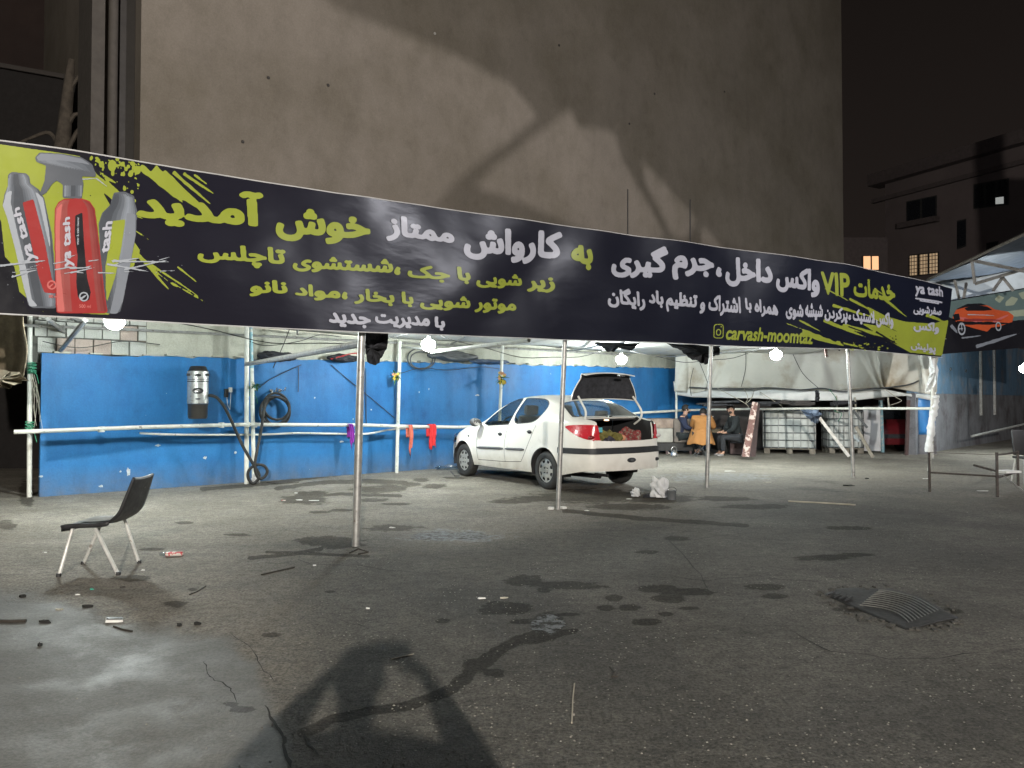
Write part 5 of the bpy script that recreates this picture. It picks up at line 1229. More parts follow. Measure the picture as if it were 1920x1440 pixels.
def carve(bm, poly, axis, cond, delete=True):
    """cut the outline into the shell and lift out the faces inside it"""
    i0, i1 = AXI[axis]; a = np.array(poly); lo = a.min(0) - .002; hi = a.max(0) + .002
    def near():
        r = []
        for f in bm.faces:
            if not cond(f): continue
            p0 = [v.co[i0] for v in f.verts]; p1 = [v.co[i1] for v in f.verts]
            if max(p0) > lo[0] and min(p0) < hi[0] and max(p1) > lo[1] and min(p1) < hi[1]: r.append(f)
        return r
    for k in range(len(poly)):
        p, q = poly[k], poly[(k + 1) % len(poly)]; d = (q[0] - p[0], q[1] - p[1])
        if math.hypot(*d) < 1e-5: continue
        # only cut faces near this edge
        e0 = (min(p[0], q[0]) - .03, min(p[1], q[1]) - .03); e1 = (max(p[0], q[0]) + .03, max(p[1], q[1]) + .03)
        fs = [f for f in near() if max(v.co[i0] for v in f.verts) > e0[0] and min(v.co[i0] for v in f.verts) < e1[0] and max(v.co[i1] for v in f.verts) > e0[1] and min(v.co[i1] for v in f.verts) < e1[1]]
        if not fs: continue
        co = [0, 0, 0]; no = [0, 0, 0]; co[i0], co[i1] = p; no[i0], no[i1] = -d[1], d[0]
        geom = set(fs)
        for f in fs: geom.update(f.verts); geom.update(f.edges)
        bmesh.ops.bisect_plane(bm, geom=list(geom), dist=1e-5, plane_co=co, plane_no=no)
    ins = []
    for f in near():
        c = f.calc_center_median()
        if in_poly(c[i0], c[i1], poly): ins.append(f)
    nb = bmesh.new(); mp = {}
    for f in ins:
        vs = []
        for v in f.verts:
            if v not in mp: mp[v] = nb.verts.new(v.co)
            vs.append(mp[v])
        try: nb.faces.new(vs)
        except ValueError: pass
    if delete: bmesh.ops.delete(bm, geom=ins, context='FACES')
    return nb
def push(bm, d):
    bmesh.ops.recalc_face_normals; bm.normal_update()
    for v in bm.verts: v.co += v.normal * d
def carpart(name, bms, mt, parent=None, off=0, solid=0, rim=None):
    me = bpy.data.meshes.new(name); b0 = bmesh.new()
    for b in (bms if isinstance(bms, (list, tuple)) else [bms]):
        if off: push(b, off)
        t = bpy.data.meshes.new('t'); b.to_mesh(t); b0.from_mesh(t); bpy.data.meshes.remove(t); b.free()
    if solid: bmesh.ops.solidify(b0, geom=b0.faces[:], thickness=solid)
    b0.to_mesh(me); b0.free()
    return link(name, me, mt, parent or car, False, True)
def both(bm, poly, delete=True):
    return [carve(bm, poly, 'y', lambda f: f.normal.y > .12, delete), carve(bm, poly, 'y', lambda f: f.normal.y < -.12, delete)]
body = shell(); body.normal_update()
WF = smooth_poly([(1.86, .928), (1.07, .972), (1.045, .98), (.975, 1.36), (.99, 1.385), (1.12, 1.378), (1.30, 1.325), (1.50, 1.215), (1.68, 1.085)], 1)
WR = smooth_poly([(.965, .982), (.50, 1.012), (.34, 1.035), (.24, 1.10), (.16, 1.21), (.15, 1.29), (.24, 1.355), (.46, 1.385), (.87, 1.39), (.895, 1.37)], 2)
def grow(P_, d):
    n = len(P_); o = []
    for i in range(n):
        a = Vector(P_[i - 1]); b = Vector(P_[i]); c = Vector(P_[(i + 1) % n]); t = (c - a).normalized(); o.append(tuple(b + Vector((-t.y, t.x)) * d))
    return o
def signed(P_): return sum(P_[i - 1][0] * P_[i][1] - P_[i][0] * P_[i - 1][1] for i in range(len(P_)))
gl = {}
for nm, P_ in (('front', WF), ('rear', WR)):
    s = -1 if signed(P_) > 0 else 1
    for k, sg in (('l', 1), ('r', -1)):
        cnd = (lambda f: f.normal.y > .12) if sg > 0 else (lambda f: f.normal.y < -.12)
        seal = carve(body, grow(P_, .014 * s), 'y', cnd)
        gp = carve(seal, P_, 'y', lambda f: True); gl[nm + k] = (gp, seal)
# windscreen and rear screen, seen from above
RS = [(-.50, .60), (-.47, .63), (-.16, .545), (-.10, .50), (-.07, .3), (-.065, 0), (-.07, -.3), (-.10, -.50), (-.16, -.545), (-.47, -.63), (-.50, -.60), (-.53, 0)]
RSo = [(-.52, .62), (-.49, .66), (-.14, .575), (-.075, .52), (-.045, .3), (-.04, 0), (-.045, -.3), (-.075, -.52), (-.14, -.575), (-.49, -.66), (-.52, -.62), (-.55, 0)]
WSo = [(1.28, .50), (1.25, .3), (1.24, 0), (1.25, -.3), (1.28, -.50), (1.36, -.545), (1.98, -.68), (2.02, -.6), (2.05, 0), (2.02, .6), (1.98, .68), (1.36, .545)]
scr = []
for P_, q in ((RSo, RS), (WSo, [((x - 1.64) * .95 + 1.64, y * .955) for x, y in WSo])):
    seal = carve(body, P_, 'z', lambda f: f.normal.z > .15); g = carve(seal, q, 'z', lambda f: True); scr.append((g, seal))
# boot opening: rear face and deck
BO = smooth_poly([(.50, .765), (.54, .80), (.545, .93), (.575, 1.02), (.575, 1.3), (-.575, 1.3), (-.575, 1.02), (-.545, .93), (-.54, .80), (-.50, .765)], 1)
cut1 = carve(body, BO, 'x', lambda f: f.calc_center_median().x < -.56); cut1.free()
# tail lamps: side wrap and rear face
TS = smooth_poly([(-.46, .968), (-.55, .925), (-.66, .865), (-.78, .815), (-.90, .785), (-1.1, .775), (-1.1, .995), (-.86, 1.005), (-.66, 1.0), (-.52, .988)], 1)
tl = {}
for k, sg in (('l', 1), ('r', -1)):
    cnd = lambda f, sg=sg: f.normal.y * sg > .1 and f.calc_center_median().x < -.4 and f.calc_center_median().y * sg > .45
    a = carve(body, TS, 'y', cnd)
    RP = [(sg * .59, .79), (sg * .572, .85), (sg * .575, .95), (sg * .60, .995), (sg * .90, 1.0), (sg * .90, .775), (sg * .64, .775)]
    b = carve(body, RP, 'x', lambda f, sg=sg: f.calc_center_median().x < -.80 and abs(f.normal.y) < .8 and f.calc_center_median().y * sg > .5)
    tl[k] = [a, b]
# bumpers: shell skin pushed outwards, in a dark rubbing band and a body-coloured lower part
def band(zlo, zhi, rear_=True):
    r = [(-.375, zlo), (-.375, zhi), (-1.2, zhi), (-1.2, zlo)] if rear_ else [(2.82, zlo), (2.82, zhi), (3.4, zhi), (3.4, zlo)]
    return carve(body, r, 'y', lambda f: True)
bands = {}
for rr_ in (True, False):
    bands[('dark', rr_)] = band(.585, .665, rr_); bands[('low', rr_)] = band(.20, .58, rr_)
# door seams and doors
def ribbon(pts, w_=.0045):
    P_ = [Vector(p) for p in pts]; u_, d_ = [], []
    for i, p in enumerate(P_):
        t = (P_[min(i + 1, len(P_) - 1)] - P_[max(i - 1, 0)]).normalized(); s = Vector((-t.y, t.x)) * w_; u_.append(tuple(p + s)); d_.append(tuple(p - s))
    return u_ + d_[::-1]
SEAMS = [[(1.90, .925), (1.955, .80), (1.96, .55), (1.93, .345)], [(1.93, .335), (1.50, .345), (1.10, .355), (.62, .385)], [(1.045, .965), (1.085, .70), (1.09, .50), (1.08, .36)], [(.62, .39), (.53, .50), (.44, .64), (.35, .80), (.27, .97)]]
seams = []
for sm in SEAMS:
    P2 = [tuple(v)[:2] for v in catmull([(x, z, 0) for x, z in sm], 3)]; seams += both(body, ribbon(P2))
DF = [(1.955, .94), (1.96, .55), (1.93, .34), (1.08, .355), (1.09, .50), (1.045, .968), (.93, 1.40), (1.14, 1.40), (1.32, 1.345), (1.53, 1.23), (1.72, 1.10), (1.90, .94)]
DR = [(1.08, .355), (.62, .385), (.53, .50), (.44, .64), (.35, .80), (.27, .97), (.20, 1.07), (.13, 1.20), (.12, 1.30), (.22, 1.375), (.44, 1.405), (.93, 1.40), (1.045, .968), (1.09, .50)]
doors = {}
for nm, P_ in (('front', DF), ('rear', DR)):
    l_, r_ = both(body, P_); doors[nm + 'l'] = l_; doors[nm + 'r'] = r_
flap = carve(body, [(.02, .80), (.14, .80), (.14, .92), (.02, .92)], 'y', lambda f: f.normal.y < -.3)
carpart('body', body, M['paint'])
for k in ('frontl', 'rearl', 'frontr', 'rearr'):
    d = carpart('door', doors[k], M['paint']); g, s = gl[k]
    carpart('window', g, M['car_glass'], d, off=-.004); carpart('window_seal', s, M['trim'], d, off=.001)
    sg = 1 if k.endswith('l') else -1
    hx_, hz_ = (1.24, .80) if k.startswith('front') else (.40, .865)
    mb = MB(); mb.ball((hx_, sg * (halfw(hx_) - .018), hz_), (.062, .012, .030), 2); mb.build('handle_recess', M['trim'], d, False, True)
    mb = MB(); mb.tube([(hx_ - .045, sg * (halfw(hx_) - .008), hz_ + .006), (hx_, sg * (halfw(hx_) + .010), hz_ + .010), (hx_ + .045, sg * (halfw(hx_) - .008), hz_ + .006)], .009, 6); mb.build('handle', M['trim'], d, False, True)
    x0, x1 = (1.12, 1.93) if k.startswith('front') else (.52, 1.05)
    mb = MB(); n_ = 8
    P_ = [Vector((x0 + (x1 - x0) * i / n_, sg * (halfw(x0) + .004), .545 + .05 * (1 - (x0 + (x1 - x0) * i / n_) / 2))) for i in range(n_ + 1)]
    mb.tube(P_, [.012] + [.021] * (n_ - 1) + [.012], 8); o = mb.build('rubbing_strip', M['rub_strip'], d, False, True)
carpart('fuel_flap', flap, M['paint'])
carpart('door_gap', seams, M['liner'], off=-.004)
for (g, s), nm in zip(scr, ('rear_window', 'windscreen')):
    o = carpart(nm, g, M['screen_glass'], off=-.003); carpart('seal', s, M['trim'], o)
carpart('rear_bumper', bands[('low', True)], M['paint'], off=.018); carpart('front_bumper', bands[('low', False)], M['paint'], off=.018)
o1 = carpart('bumper_band', bands[('dark', True)], M['trim'], off=.034); carpart('bumper_band', bands[('dark', False)], M['trim'], off=.034)
for k in 'lr':
    o = carpart('tail_light', tl[k], M['tail_red'], off=.010)
    sg = 1 if k == 'l' else -1
    mb = MB(); mb.ball((-.93, sg * .665, .825), (.03, .06, .03), 2); mb.build('reversing_light', M['tail_clear'] if k == 'r' else M['tail_dark'], o, False, True)
# bumper ledges
xr_ = lambda y: -.93 - .095 * (1 - (y / .64) ** 2)
mb = MB(); mb.grid(lambda i, j: Vector((xr_((i - .5) * 1.2) - .030 + .05 * j, (i - .5) * 1.2, .672)), 20, 2); mb.build('bumper_step', M['trim'], car, False)
mb = MB(); mb.lathe([(.085, 0), (.085, .008), (.07, .012)], 24, Matrix.Translation((-1.040, -.01, .482)) @ Matrix.Rotation(-PI / 2, 4, 'Y') @ Matrix.Scale(.42, 4, (1, 0, 0))); mb.build('tow_cover', M['trim'], car, False, True)
mb = MB(); mb.lathe([(.03, 0), (.03, .012)], 12, Matrix.Translation((-1.047, -.01, .482)) @ Matrix.Rotation(-PI / 2, 4, 'Y') @ Matrix.Scale(.6, 4, (1, 0, 0))); mb.build('badge', M['rub_strip'], car, False, True)
mb = MB(); mb.lathe([(.045, 0), (.045, .006)], 16, Matrix.Translation((-.965, -.60, .47)) @ Matrix.Rotation(-PI / 2, 4, 'Y') @ Matrix.Scale(.6, 4, (1, 0, 0))); mb.build('fog_recess', M['trim'], car, False, True)
# mirrors, side repeater
for sg in (1, -1):
    mb = MB(); mb.ball((1.86, sg * .915, .985), (.085, .10, .075), 3); mb.tube([(1.84, sg * .80, .955), (1.85, sg * .87, .965)], .03, 8); o = mb.build('mirror', M['rub_strip'], car, False, True)
    mb = MB(); mb.ball((1.785, sg * .915, .985), (.012, .082, .058), 2); mb.build('mirror_glass', M['chrome'], o, False, True)
    mb = MB(); mb.ball((2.25, sg * (halfw(2.25) - .015), .735), (.03, .014, .018), 2); mb.build('side_indicator', M['trim'], car, False, True)
    mb = MB(); mb.ball((2.98, sg * .56, .70), (.16, .10, .07), 2); mb.build('headlight', M['clear_plastic'], car, False, True)
# underside, wheel wells, cabin, boot
mb = MB(); mb.box((1.4, 0, .27), (3.0, 1.30, .07)); mb.box((-.50, 0, .40), (.5, 1.1, .14)); mb.tube([(-.75, .35, .24), (.4, .35, .22)], .035, 8); mb.tube([(-.98, .40, .27), (-.7, .40, .27)], .022, 8); mb.tube([(0, -.72, .29), (0, .72, .29)], .035, 8); mb.build('underbody', M['liner'], car, False)
for a in AX:
    for sg in (1, -1):
        mb = MB(); mb.grid(lambda p, q, a=a, sg=sg: Vector((a - (AR - .006) * math.cos(PI * (p * 1.16 - .08)), sg * (.805 - .24 * q), WZ + (AR - .006) * math.sin(PI * (p * 1.16 - .08)))), 20, 2)
        mb.add([Vector((a - (AR) * math.cos(PI * k / 12), sg * .565, WZ + AR * math.sin(PI * k / 12))) for k in range(13)] + [Vector((a, sg * .565, .25))], [tuple(range(14))]); mb.build('wheel_arch', M['liner'], car, False)
mb = MB(); mb.box((.95, 0, .34), (2.1, 1.35, .05)); mb.build('cabin_floor', M['liner'], car, False)
mb = MB(); mb.box((1.88, 0, .80), (.35, 1.36, .24), None, .05); mb.build('dashboard', M['trim'], car, False)
def seatmesh(x, y, w_, back_h, par):
    o = MB().box((x + .24, y, .50), (.50, w_, .15), None, .05).build('seat', M['seat_cloth'], par, False, True)
    R = Matrix.Rotation(-.28, 3, 'Y'); MB().box((x - .10, y, .50 + back_h / 2), (.13, w_ * .96, back_h), R, .05).build('backrest', M['seat_cloth'], o, False, True)
    return o
for y in (.36, -.36):
    s_ = seatmesh(1.15, y, .48, .62, car); MB().box((.97, y, 1.20), (.10, .25, .17), Matrix.Rotation(-.2, 3, 'Y'), .04).build('headrest', M['seat_cloth'], s_, False, True)
s_ = seatmesh(.25, 0, 1.22, .58, car)
for y in (.36, -.36): MB().box((.03, y, 1.13), (.09, .24, .13), Matrix.Rotation(-.2, 3, 'Y'), .035).build('headrest', M['seat_cloth'], s_, False, True)
mb = MB(); mb.tube([Vector((1.62, .36, .93)) + Matrix.Rotation(-.45, 3, 'Y') @ Vector((0, .17 * math.cos(2 * PI * k / 20), .17 * math.sin(2 * PI * k / 20))) for k in range(20)], .014, 6, closed=True); mb.build('steering_wheel', M['trim'], car, False, True)
mb = MB(); mb.box((-.30, 0, 1.065), (.50, 1.20, .02)); mb.build('parcel_shelf', M['liner'], car, False)
mb = MB(); mb.box((-.42, 0, .52), (.85, 1.06, .02)); mb.box((-.03, 0, .78), (.02, 1.06, .52)); mb.box((-.45, .575, .78), (.85, .02, .54)); mb.box((-.45, -.575, .78), (.85, .02, .54)); mb.box((-.885, 0, .635), (.02, 1.04, .25)); mb.build('boot_lining', M['liner'], car, False)
mb = MB(); mb.grid(lambda i, j: Vector(((xr_((i - .5) * 1.06) + .004) * (1 - j) - .875 * j, (i - .5) * 1.06, .768 - .004 * j)), 20, 3); mb.box((-.50, 0, 1.093), (.05, 1.16, .02)); mb.tube([(-.93, .545, .79), (-.90, .565, .95), (-.86, .58, 1.05), (-.60, .585, 1.09)], .011, 6); mb.tube([(-.93, -.545, .79), (-.90, -.565, .95), (-.86, -.58, 1.05), (-.60, -.585, 1.09)], .011, 6); mb.build('boot_sill', M['paint'], car, False, True)
mb = MB(); mb.ball((-.56, .05, 1.06), (.03, .05, .012), 2); mb.build('boot_light', emis('boot_lamp', (1, .55, .3), 4), car, False, True)
# the open lid: deck part standing up, rear part pointing back at the top
lid = thing('boot_lid', None, None, (0, 0, 0)); lid.parent = car
def lidpt(p, q, th=0):
    """p across -1..1, q along 0 (hinge side) .. 1 (outer edge)"""
    w_ = .66 - .17 * min(1, q / .62) ** 1.5; y = p * w_
    L = q * .51
    a = max(0.0, L - .34)
    ang = min(1.0, a / .10)
    x = -.44 - .10 * L - a * ang * .9; z = 1.385 + min(L, .34) * 1.02 + a * (1 - ang) * .8 + .035 * ang - a * ang * .12
    x += .07 * (p * p) * -1 * (1 - ang * .8) + .05; z += .03 * (1 - p * p) * ang - .03 * abs(p) ** 3 * (1 if q < .2 else .3)
    return Vector((x - th * (1 - .75 * ang), y, z - th * ang))
mb = MB(); mb.grid(lambda a, b: lidpt(a * 2 - 1, b), 28, 24); mb.build('outer_skin', M['paint'], lid, False, True)
mb = MB(); mb.grid(lambda a, b: lidpt((a * 2 - 1) * .955, .02 + b * .95, .03), 24, 20); mb.build('inner_lining', M['darkcloth'], lid, False, True)
mb = MB()
rimp = [lidpt(-1 + 2 * k / 14, 0) for k in range(15)] + [lidpt(1, k / 10) for k in range(1, 11)] + [lidpt(1 - 2 * k / 14, 1) for k in range(1, 15)] + [lidpt(-1, 1 - k / 10) for k in range(1, 10)]
mb.tube(rimp, .009, 6, closed=True); mb.build('rim', M['paint'], lid, False, True)
for sg in (1, -1):
    mb = MB(); mb.tube(catmull([(-.52, sg * .565, .99), (-.66, sg * .565, 1.08), (-.68, sg * .562, 1.2), (-.58, sg * .56, 1.33), (-.50, sg * .555, 1.42)], 5), .017, 7); mb.build('hinge_arm', M['paint'], lid, False, True)
mb = MB(); mb.box((-.80, -.03, 1.735), (.06, .12, .03), None, .008); mb.build('latch', M['chrome'], lid, False)
lid_name = lid
# wheels
def wheel(par, x, y, sg, steer=0):
    h = thing('wheel', None, None, (x, y, WZ), steer); h.parent = par
    Mx = Matrix.Rotation(PI / 2 * -sg, 4, 'X')      # local z -> outward
    r = WZ; wd = .175
    mb = MB(); mb.lathe([(.186, -wd / 2), (.21, -wd / 2), (.255, -wd / 2 + .002), (.282, -wd / 2 + .018), (.291, -wd / 2 + .045), (.292, 0), (.291, wd / 2 - .045), (.282, wd / 2 - .018), (.255, wd / 2 - .002), (.21, wd / 2), (.186, wd / 2 - .006), (.186, -wd / 2)], 44, Mx, False, False); mb.build('tyre', M['rubber'], h, False, True)
    # hubcap disc with eight real holes near the rim
    nA = 96; rad = [0, .03, .034, .06, .10, .118, .126, .134, .142, .150, .158, .170, .182, .188]; zed = [.062, .062, .050, .056, .060, .058, .057, .056, .055, .054, .052, .050, .052, .044]
    zed = [z + .012 for z in zed]
    V_ = []; F_ = []
    for i, rr_ in enumerate(rad):
        for k in range(nA): a = 2 * PI * k / nA; V_.append(Mx @ Vector((rr_ * math.cos(a), rr_ * math.sin(a), zed[i])))
    for i in range(len(rad) - 1):
        for k in range(nA):
            ph_ = (k % 12) / 12; rc = (rad[i] + rad[i + 1]) / 2; wdt = .19 + .10 * (rc - .118) / .05
            if .117 < rc < .160 and abs(ph_ - .5 + 1 / 24) < wdt: continue
            F_.append((i * nA + k, i * nA + (k + 1) % nA, (i + 1) * nA + (k + 1) % nA, (i + 1) * nA + k))
    mb = MB(); mb.add(V_, F_); mb.build('hubcap', M['hubcap'], h, False, True)
    mb = MB(); mb.lathe([(0.001, .01), (.185, .01), (.186, .03)], 32, Mx, False, False); mb.build('rim', M['liner'], h, False)
    mb = MB()
    for k in range(4): a = PI / 4 + k * PI / 2; mb.lathe([(.010, .06), (.010, .076)], 8, Mx @ Matrix.Translation((.05 * math.cos(a), .05 * math.sin(a), 0)))
    mb.build('wheel_bolt', M['liner'], h, False); return h
for x in AX:
    for sg in (1, -1): wheel(car, x, sg * .715, sg, 0)
CW = lambda x, y, z: CO + fwd * x + lft * y + Vector((0, 0, z))
# things lying in the boot
def lump(name, c, r, mt, label, cat, seed=0, n=3, amp=.35, group=None, flat=.0):
    rd_ = random.Random(seed); ph_ = [rd_.uniform(0, 6) for _ in range(6)]
    mb = MB(); mb.ball((0, 0, 0), 1.0, n); vs = []
    for p in mb.v:
        p = Vector(p); k = 1 + amp * (math.sin(p.x * 4 + ph_[0]) * math.sin(p.y * 5 + ph_[1]) + .5 * math.sin(p.z * 9 + ph_[2] + p.x * 6) + .3 * math.sin(p.y * 13 + ph_[3]))
        q = Vector((p.x * r[0] * k, p.y * r[1] * k, p.z * r[2] * k)); q.z = max(q.z, -r[2] * .55); vs.append(Vector(c) + q)
    mb.v = [tuple(v) for v in vs]; o = mb.build(name, mt, None, True, True); return tag(o, label, cat, group)
M['olive'] = mat('olive_cloth', (.15, .13, .035), .85, var=.35, vscale=10, bump=.01, bscale=14)
M['purple_cloth'] = mat('purple_cloth', (.045, .04, .06), .85, var=.4, vscale=12)
M['red_net'] = mat('red_net', (.19, .03, .03), .8, var=.6, vscale=24, col2=(.22, .19, .15), c2scale=22, c2lo=.5, c2hi=.55)
lump('cloth_bundle', CW(-.72, .36, .80), (.16, .14, .11), M['olive'], 'olive green cloth heaped at the left side of the open boot', 'cloth', 1)
lump('cloth_bundle', CW(-.76, .12, .79), (.14, .17, .10), M['olive'], 'olive cloth bunched in the middle of the open boot', 'cloth', 9)
lump('bag', CW(-.80, .24, .74), (.10, .20, .08), M['purple_cloth'], 'dark purple bag lying low in front of the olive cloths in the boot', 'bag', 5)
lump('patterned_bag', CW(-.72, -.20, .80), (.14, .13, .12), M['red_net'], 'red and white patterned bag at the right of the open boot', 'bag', 7)
mb = MB(); p = CW(-.80, -.36, .66); mb.lathe([(.055, 0), (.058, .20), (.050, .235), (.03, .25)], 16, Matrix.Translation(p)); o = mb.build('canister', M['red_net'], smooth=True); tag(o, 'small red and white canister standing at the right edge of the boot', 'canister')
mb = MB(); mb.box(CW(-.90, .50, .93), (.015, .13, .07), Matrix.Rotation(math.atan2(fwd.y, fwd.x), 3, 'Z'), .003); o = mb.build('sponge', mat('cyan_card', (.10, .42, .48), .7)); tag(o, 'small cyan sponge stuck beside the left tail light', 'sponge')
mb = MB(); mb.ball(CW(-.84, -.02, .80), (.05, .04, .05), 2); o = mb.build('fruit', mat('peach', (.55, .25, .14), .6), smooth=True); tag(o, 'small peach coloured ball between the cloths in the boot', 'ball')

# ================================================================== things on and by the blue wall
M['steel_bright'] = mat('steel_bright', (.52, .53, .52), .35, .6, var=.2, vscale=9, col2=(.35, .33, .30), c2scale=20)
vp = wp(371, 740, .26)
vac = thing('wall_vacuum', 'silver and black cylinder vacuum machine mounted on the blue wall with a long black hose', 'vacuum machine', vp)
s1 = 12.1 / 1400
def cyl(z0, z1, r, mt, name, par, prof=None):
    mb = MB(); mb.lathe(prof or [(r - .008, z0), (r, z0 + .008), (r, z1 - .008), (r - .008, z1)], 26, Matrix.Translation((vp.x, vp.y, 0))); return mb.build(name, mt, par, smooth=True)
zz = lambda v: wp(371, v, .26).z
cyl(zz(757), zz(696), .155, M['steel_bright'], 'drum', vac)
cyl(zz(696), zz(687), .125, M['black'], 'motor_cap', vac, [(.15, zz(697)), (.135, zz(693)), (.12, zz(688)), (.10, zz(686.5))])
cyl(zz(785), zz(758), .150, mat('bucket_dark', (.06, .055, .05), .35, .4), 'dust_bucket', vac, [(.13, zz(785)), (.143, zz(782)), (.147, zz(760)), (.155, zz(757.5))])
cyl(zz(717), zz(714), .158, M['black'], 'band', vac); cyl(zz(712.5), zz(711.5), .158, M['black'], 'band', vac); cyl(zz(710), zz(708.6), .1575, M['chrome'], 'band', vac)
toC = (Vector((0, 0, vp.z)) - vp); toC.z = 0; toC.normalize(); sd_ = Vector((-toC.y, toC.x, 0))
def onvac(du, z, r=.157): # label point on the drum, du metres sideways
    a = du / r; d = toC * math.cos(a) + sd_ * math.sin(a); return Vector((vp.x, vp.y, 0)) + d * r + Vector((0, 0, z))
def vaclabel(zc, hw, hh, mt, name, r=.157, n=20):
    mb = MB(); V_ = [onvac(hw * math.cos(2 * PI * k / n), zc + hh * math.sin(2 * PI * k / n), r + .003) for k in range(n)]; V_.append(onvac(0, zc, r + .003)); mb.add(V_, [(k, (k + 1) % n, n) for k in range(n)]); return mb.build(name, mt, vac)
vaclabel(zz(733), .085, .048, M['black'], 'emblem'); vaclabel(zz(733), .04, .022, M['chrome'], 'emblem_mark', .160); vaclabel(zz(704), .05, .022, M['black'], 'emblem'); vaclabel(zz(748), .04, .014, M['grey_plastic'], 'label_plate')
for du in (-.14, .14): mb = MB(); mb.box(onvac(du * 1.1, zz(703), .17), (.05, .04, .04)); mb.build('clip', M['black'], vac)
hz = [(390, 742, .28), (398, 742, .4), (408, 747, .5), (420, 762, .52), (432, 785, .5), (444, 812, .5), (456, 838, .5), (470, 862, .48), (478, 876, .46), (486, 890, .44), (483, 900, .42), (474, 906, .4), (466, 898, .4), (465, 886, .42), (472, 876, .42), (484, 871, .44), (496, 874, .46), (501, 884, .46), (496, 894, .44), (487, 897, .44), (480, 888, .46), (478, 870, .48), (482, 845, .46), (488, 815, .42), (492, 790, .38), (495, 765, .32), (500, 750, .22)]
mb = MB(); mb.tube(catmull([wp(u, v, o) for u, v, o in hz], 6), .024, 9); mb.build('hose', M['rubber'], vac, smooth=True)
mb = MB(); P_ = []
for k in range(140):
    a = k / 140 * 2 * PI * 3.6 + 1.8; r = 1 + .12 * math.sin(a * .37) ; P_.append(wp(518 + 25 * r * math.cos(a) - 3 * math.sin(a * .4), 768 + 26 * r * math.sin(a) + 5 * math.sin(a * .3), .06 + .13 * (k / 140)))
mb.tube(P_, .022, 8); mb.build('hose_coil', M['rubber'], vac, smooth=True)
for (u, v) in ((508, 733), (524, 732)):
    mb = MB(); a = wp(u, v, 0); mb.tube([a, a + WN * .22, a + WN * .25 + Vector((0, 0, .05))], .012, 6); mb.box(a + WN * .01, (.05, .03, .05), Matrix.Rotation(math.atan2(WD.y, WD.x), 3, 'Z')); mb.build('hook', M['chrome'], vac)
p = wp(424, 737, .04); R = Matrix.Rotation(math.atan2(WD.y, WD.x), 3, 'Z')
sk = thing('wall_socket', 'small black and white electric socket with a hanging lead, on the blue wall', 'socket', p)
mb = MB(); mb.box(p, (.06, .05, .14), R, .008); mb.build('plate', M['black'], sk); mb = MB(); mb.box(wp(432, 731, .05), (.05, .06, .08), R, .01); mb.build('plug', M['paper'], sk)
mb = MB(); mb.tube([wp(425, 742, .06), wp(427, 760, .06), wp(431, 768, .05), wp(433, 735, .06)], .005, 5); mb.build('lead', M['paper'], sk)
# wall bits: cable stubs, strings
for lb, pts in (('thin cable sagging across the blue wall between the poles', [(478, 733), (505, 712), (535, 697), (565, 684)]), ('thin dark cord running down the blue wall to the flower post', [(620, 684), (660, 718), (700, 750), (740, 784)]), ('short dark cable hanging straight down the blue wall', [(560, 686), (560, 705), (559, 735)]), ('dark cable hanging behind the nearest post', [(686, 690), (686, 740), (687, 800)])):
    mb = MB(); mb.tube([wp(u, v, .03) for u, v in pts], .007, 5); tag(mb.build('cable', M['wire']), lb, 'cable')
# cloths on the rail
def cloth_on_rail(u, vtop, vbot, wpx, mt, label, off=.34, ph_=0, ragged=0):
    a = wp(u, vtop, off); b = wp(u, vbot, off); wd = (wp(u + wpx / 2, vtop, off) - wp(u - wpx / 2, vtop, off)).length
    H_ = a.z - b.z; L = H_ + .28
    def fn(i, j):
        l = j * L; x = (i - .5) * wd * (1 - .25 * j * (ragged > 0)); fold = .016 * math.sin(i * 15 + ph_) * min(1, j * 3)
        if l < .22: z = a.z - .22 + l; o = -.05
        elif l < .28: t = (l - .22) / .06 * PI; z = a.z + .02 * math.sin(t); o = -.05 * math.cos(t)
        else: z = a.z - (l - .28); o = .05
        z += (random.uniform(-1, 1) * .008 + .05 * math.sin(i * 7 + ph_)) * (j > .97) * (1 + ragged)
        return Vector((a.x, a.y, 0)) + WD * (x + .01 * math.sin(j * 9 + ph_)) + WN * (o + fold) + Vector((0, 0, z))
    mb = MB(); mb.grid(fn, 14, 22); tag(mb.build('cloth', mt, None, True, True, .004), label, 'cloth', 'rags hung on the pipe rail')
cloth_on_rail(657, 797, 832, 10, mat('purple', (.24, .03, .34), .9, var=.3, vscale=12), 'purple rag hanging on the pipe rail left of the nearest post', ph_=1, ragged=1)
cloth_on_rail(768, 798, 843, 9, mat('salmon', (.50, .13, .09), .9, var=.3, vscale=12), 'salmon pink rag hanging on the pipe rail beside the flower post', ph_=2, ragged=1.5)
cloth_on_rail(809, 797, 838, 13, mat('redrag', (.52, .025, .03), .9, var=.2, vscale=9), 'bright red rag hanging on the pipe rail nearest the car', ph_=3)
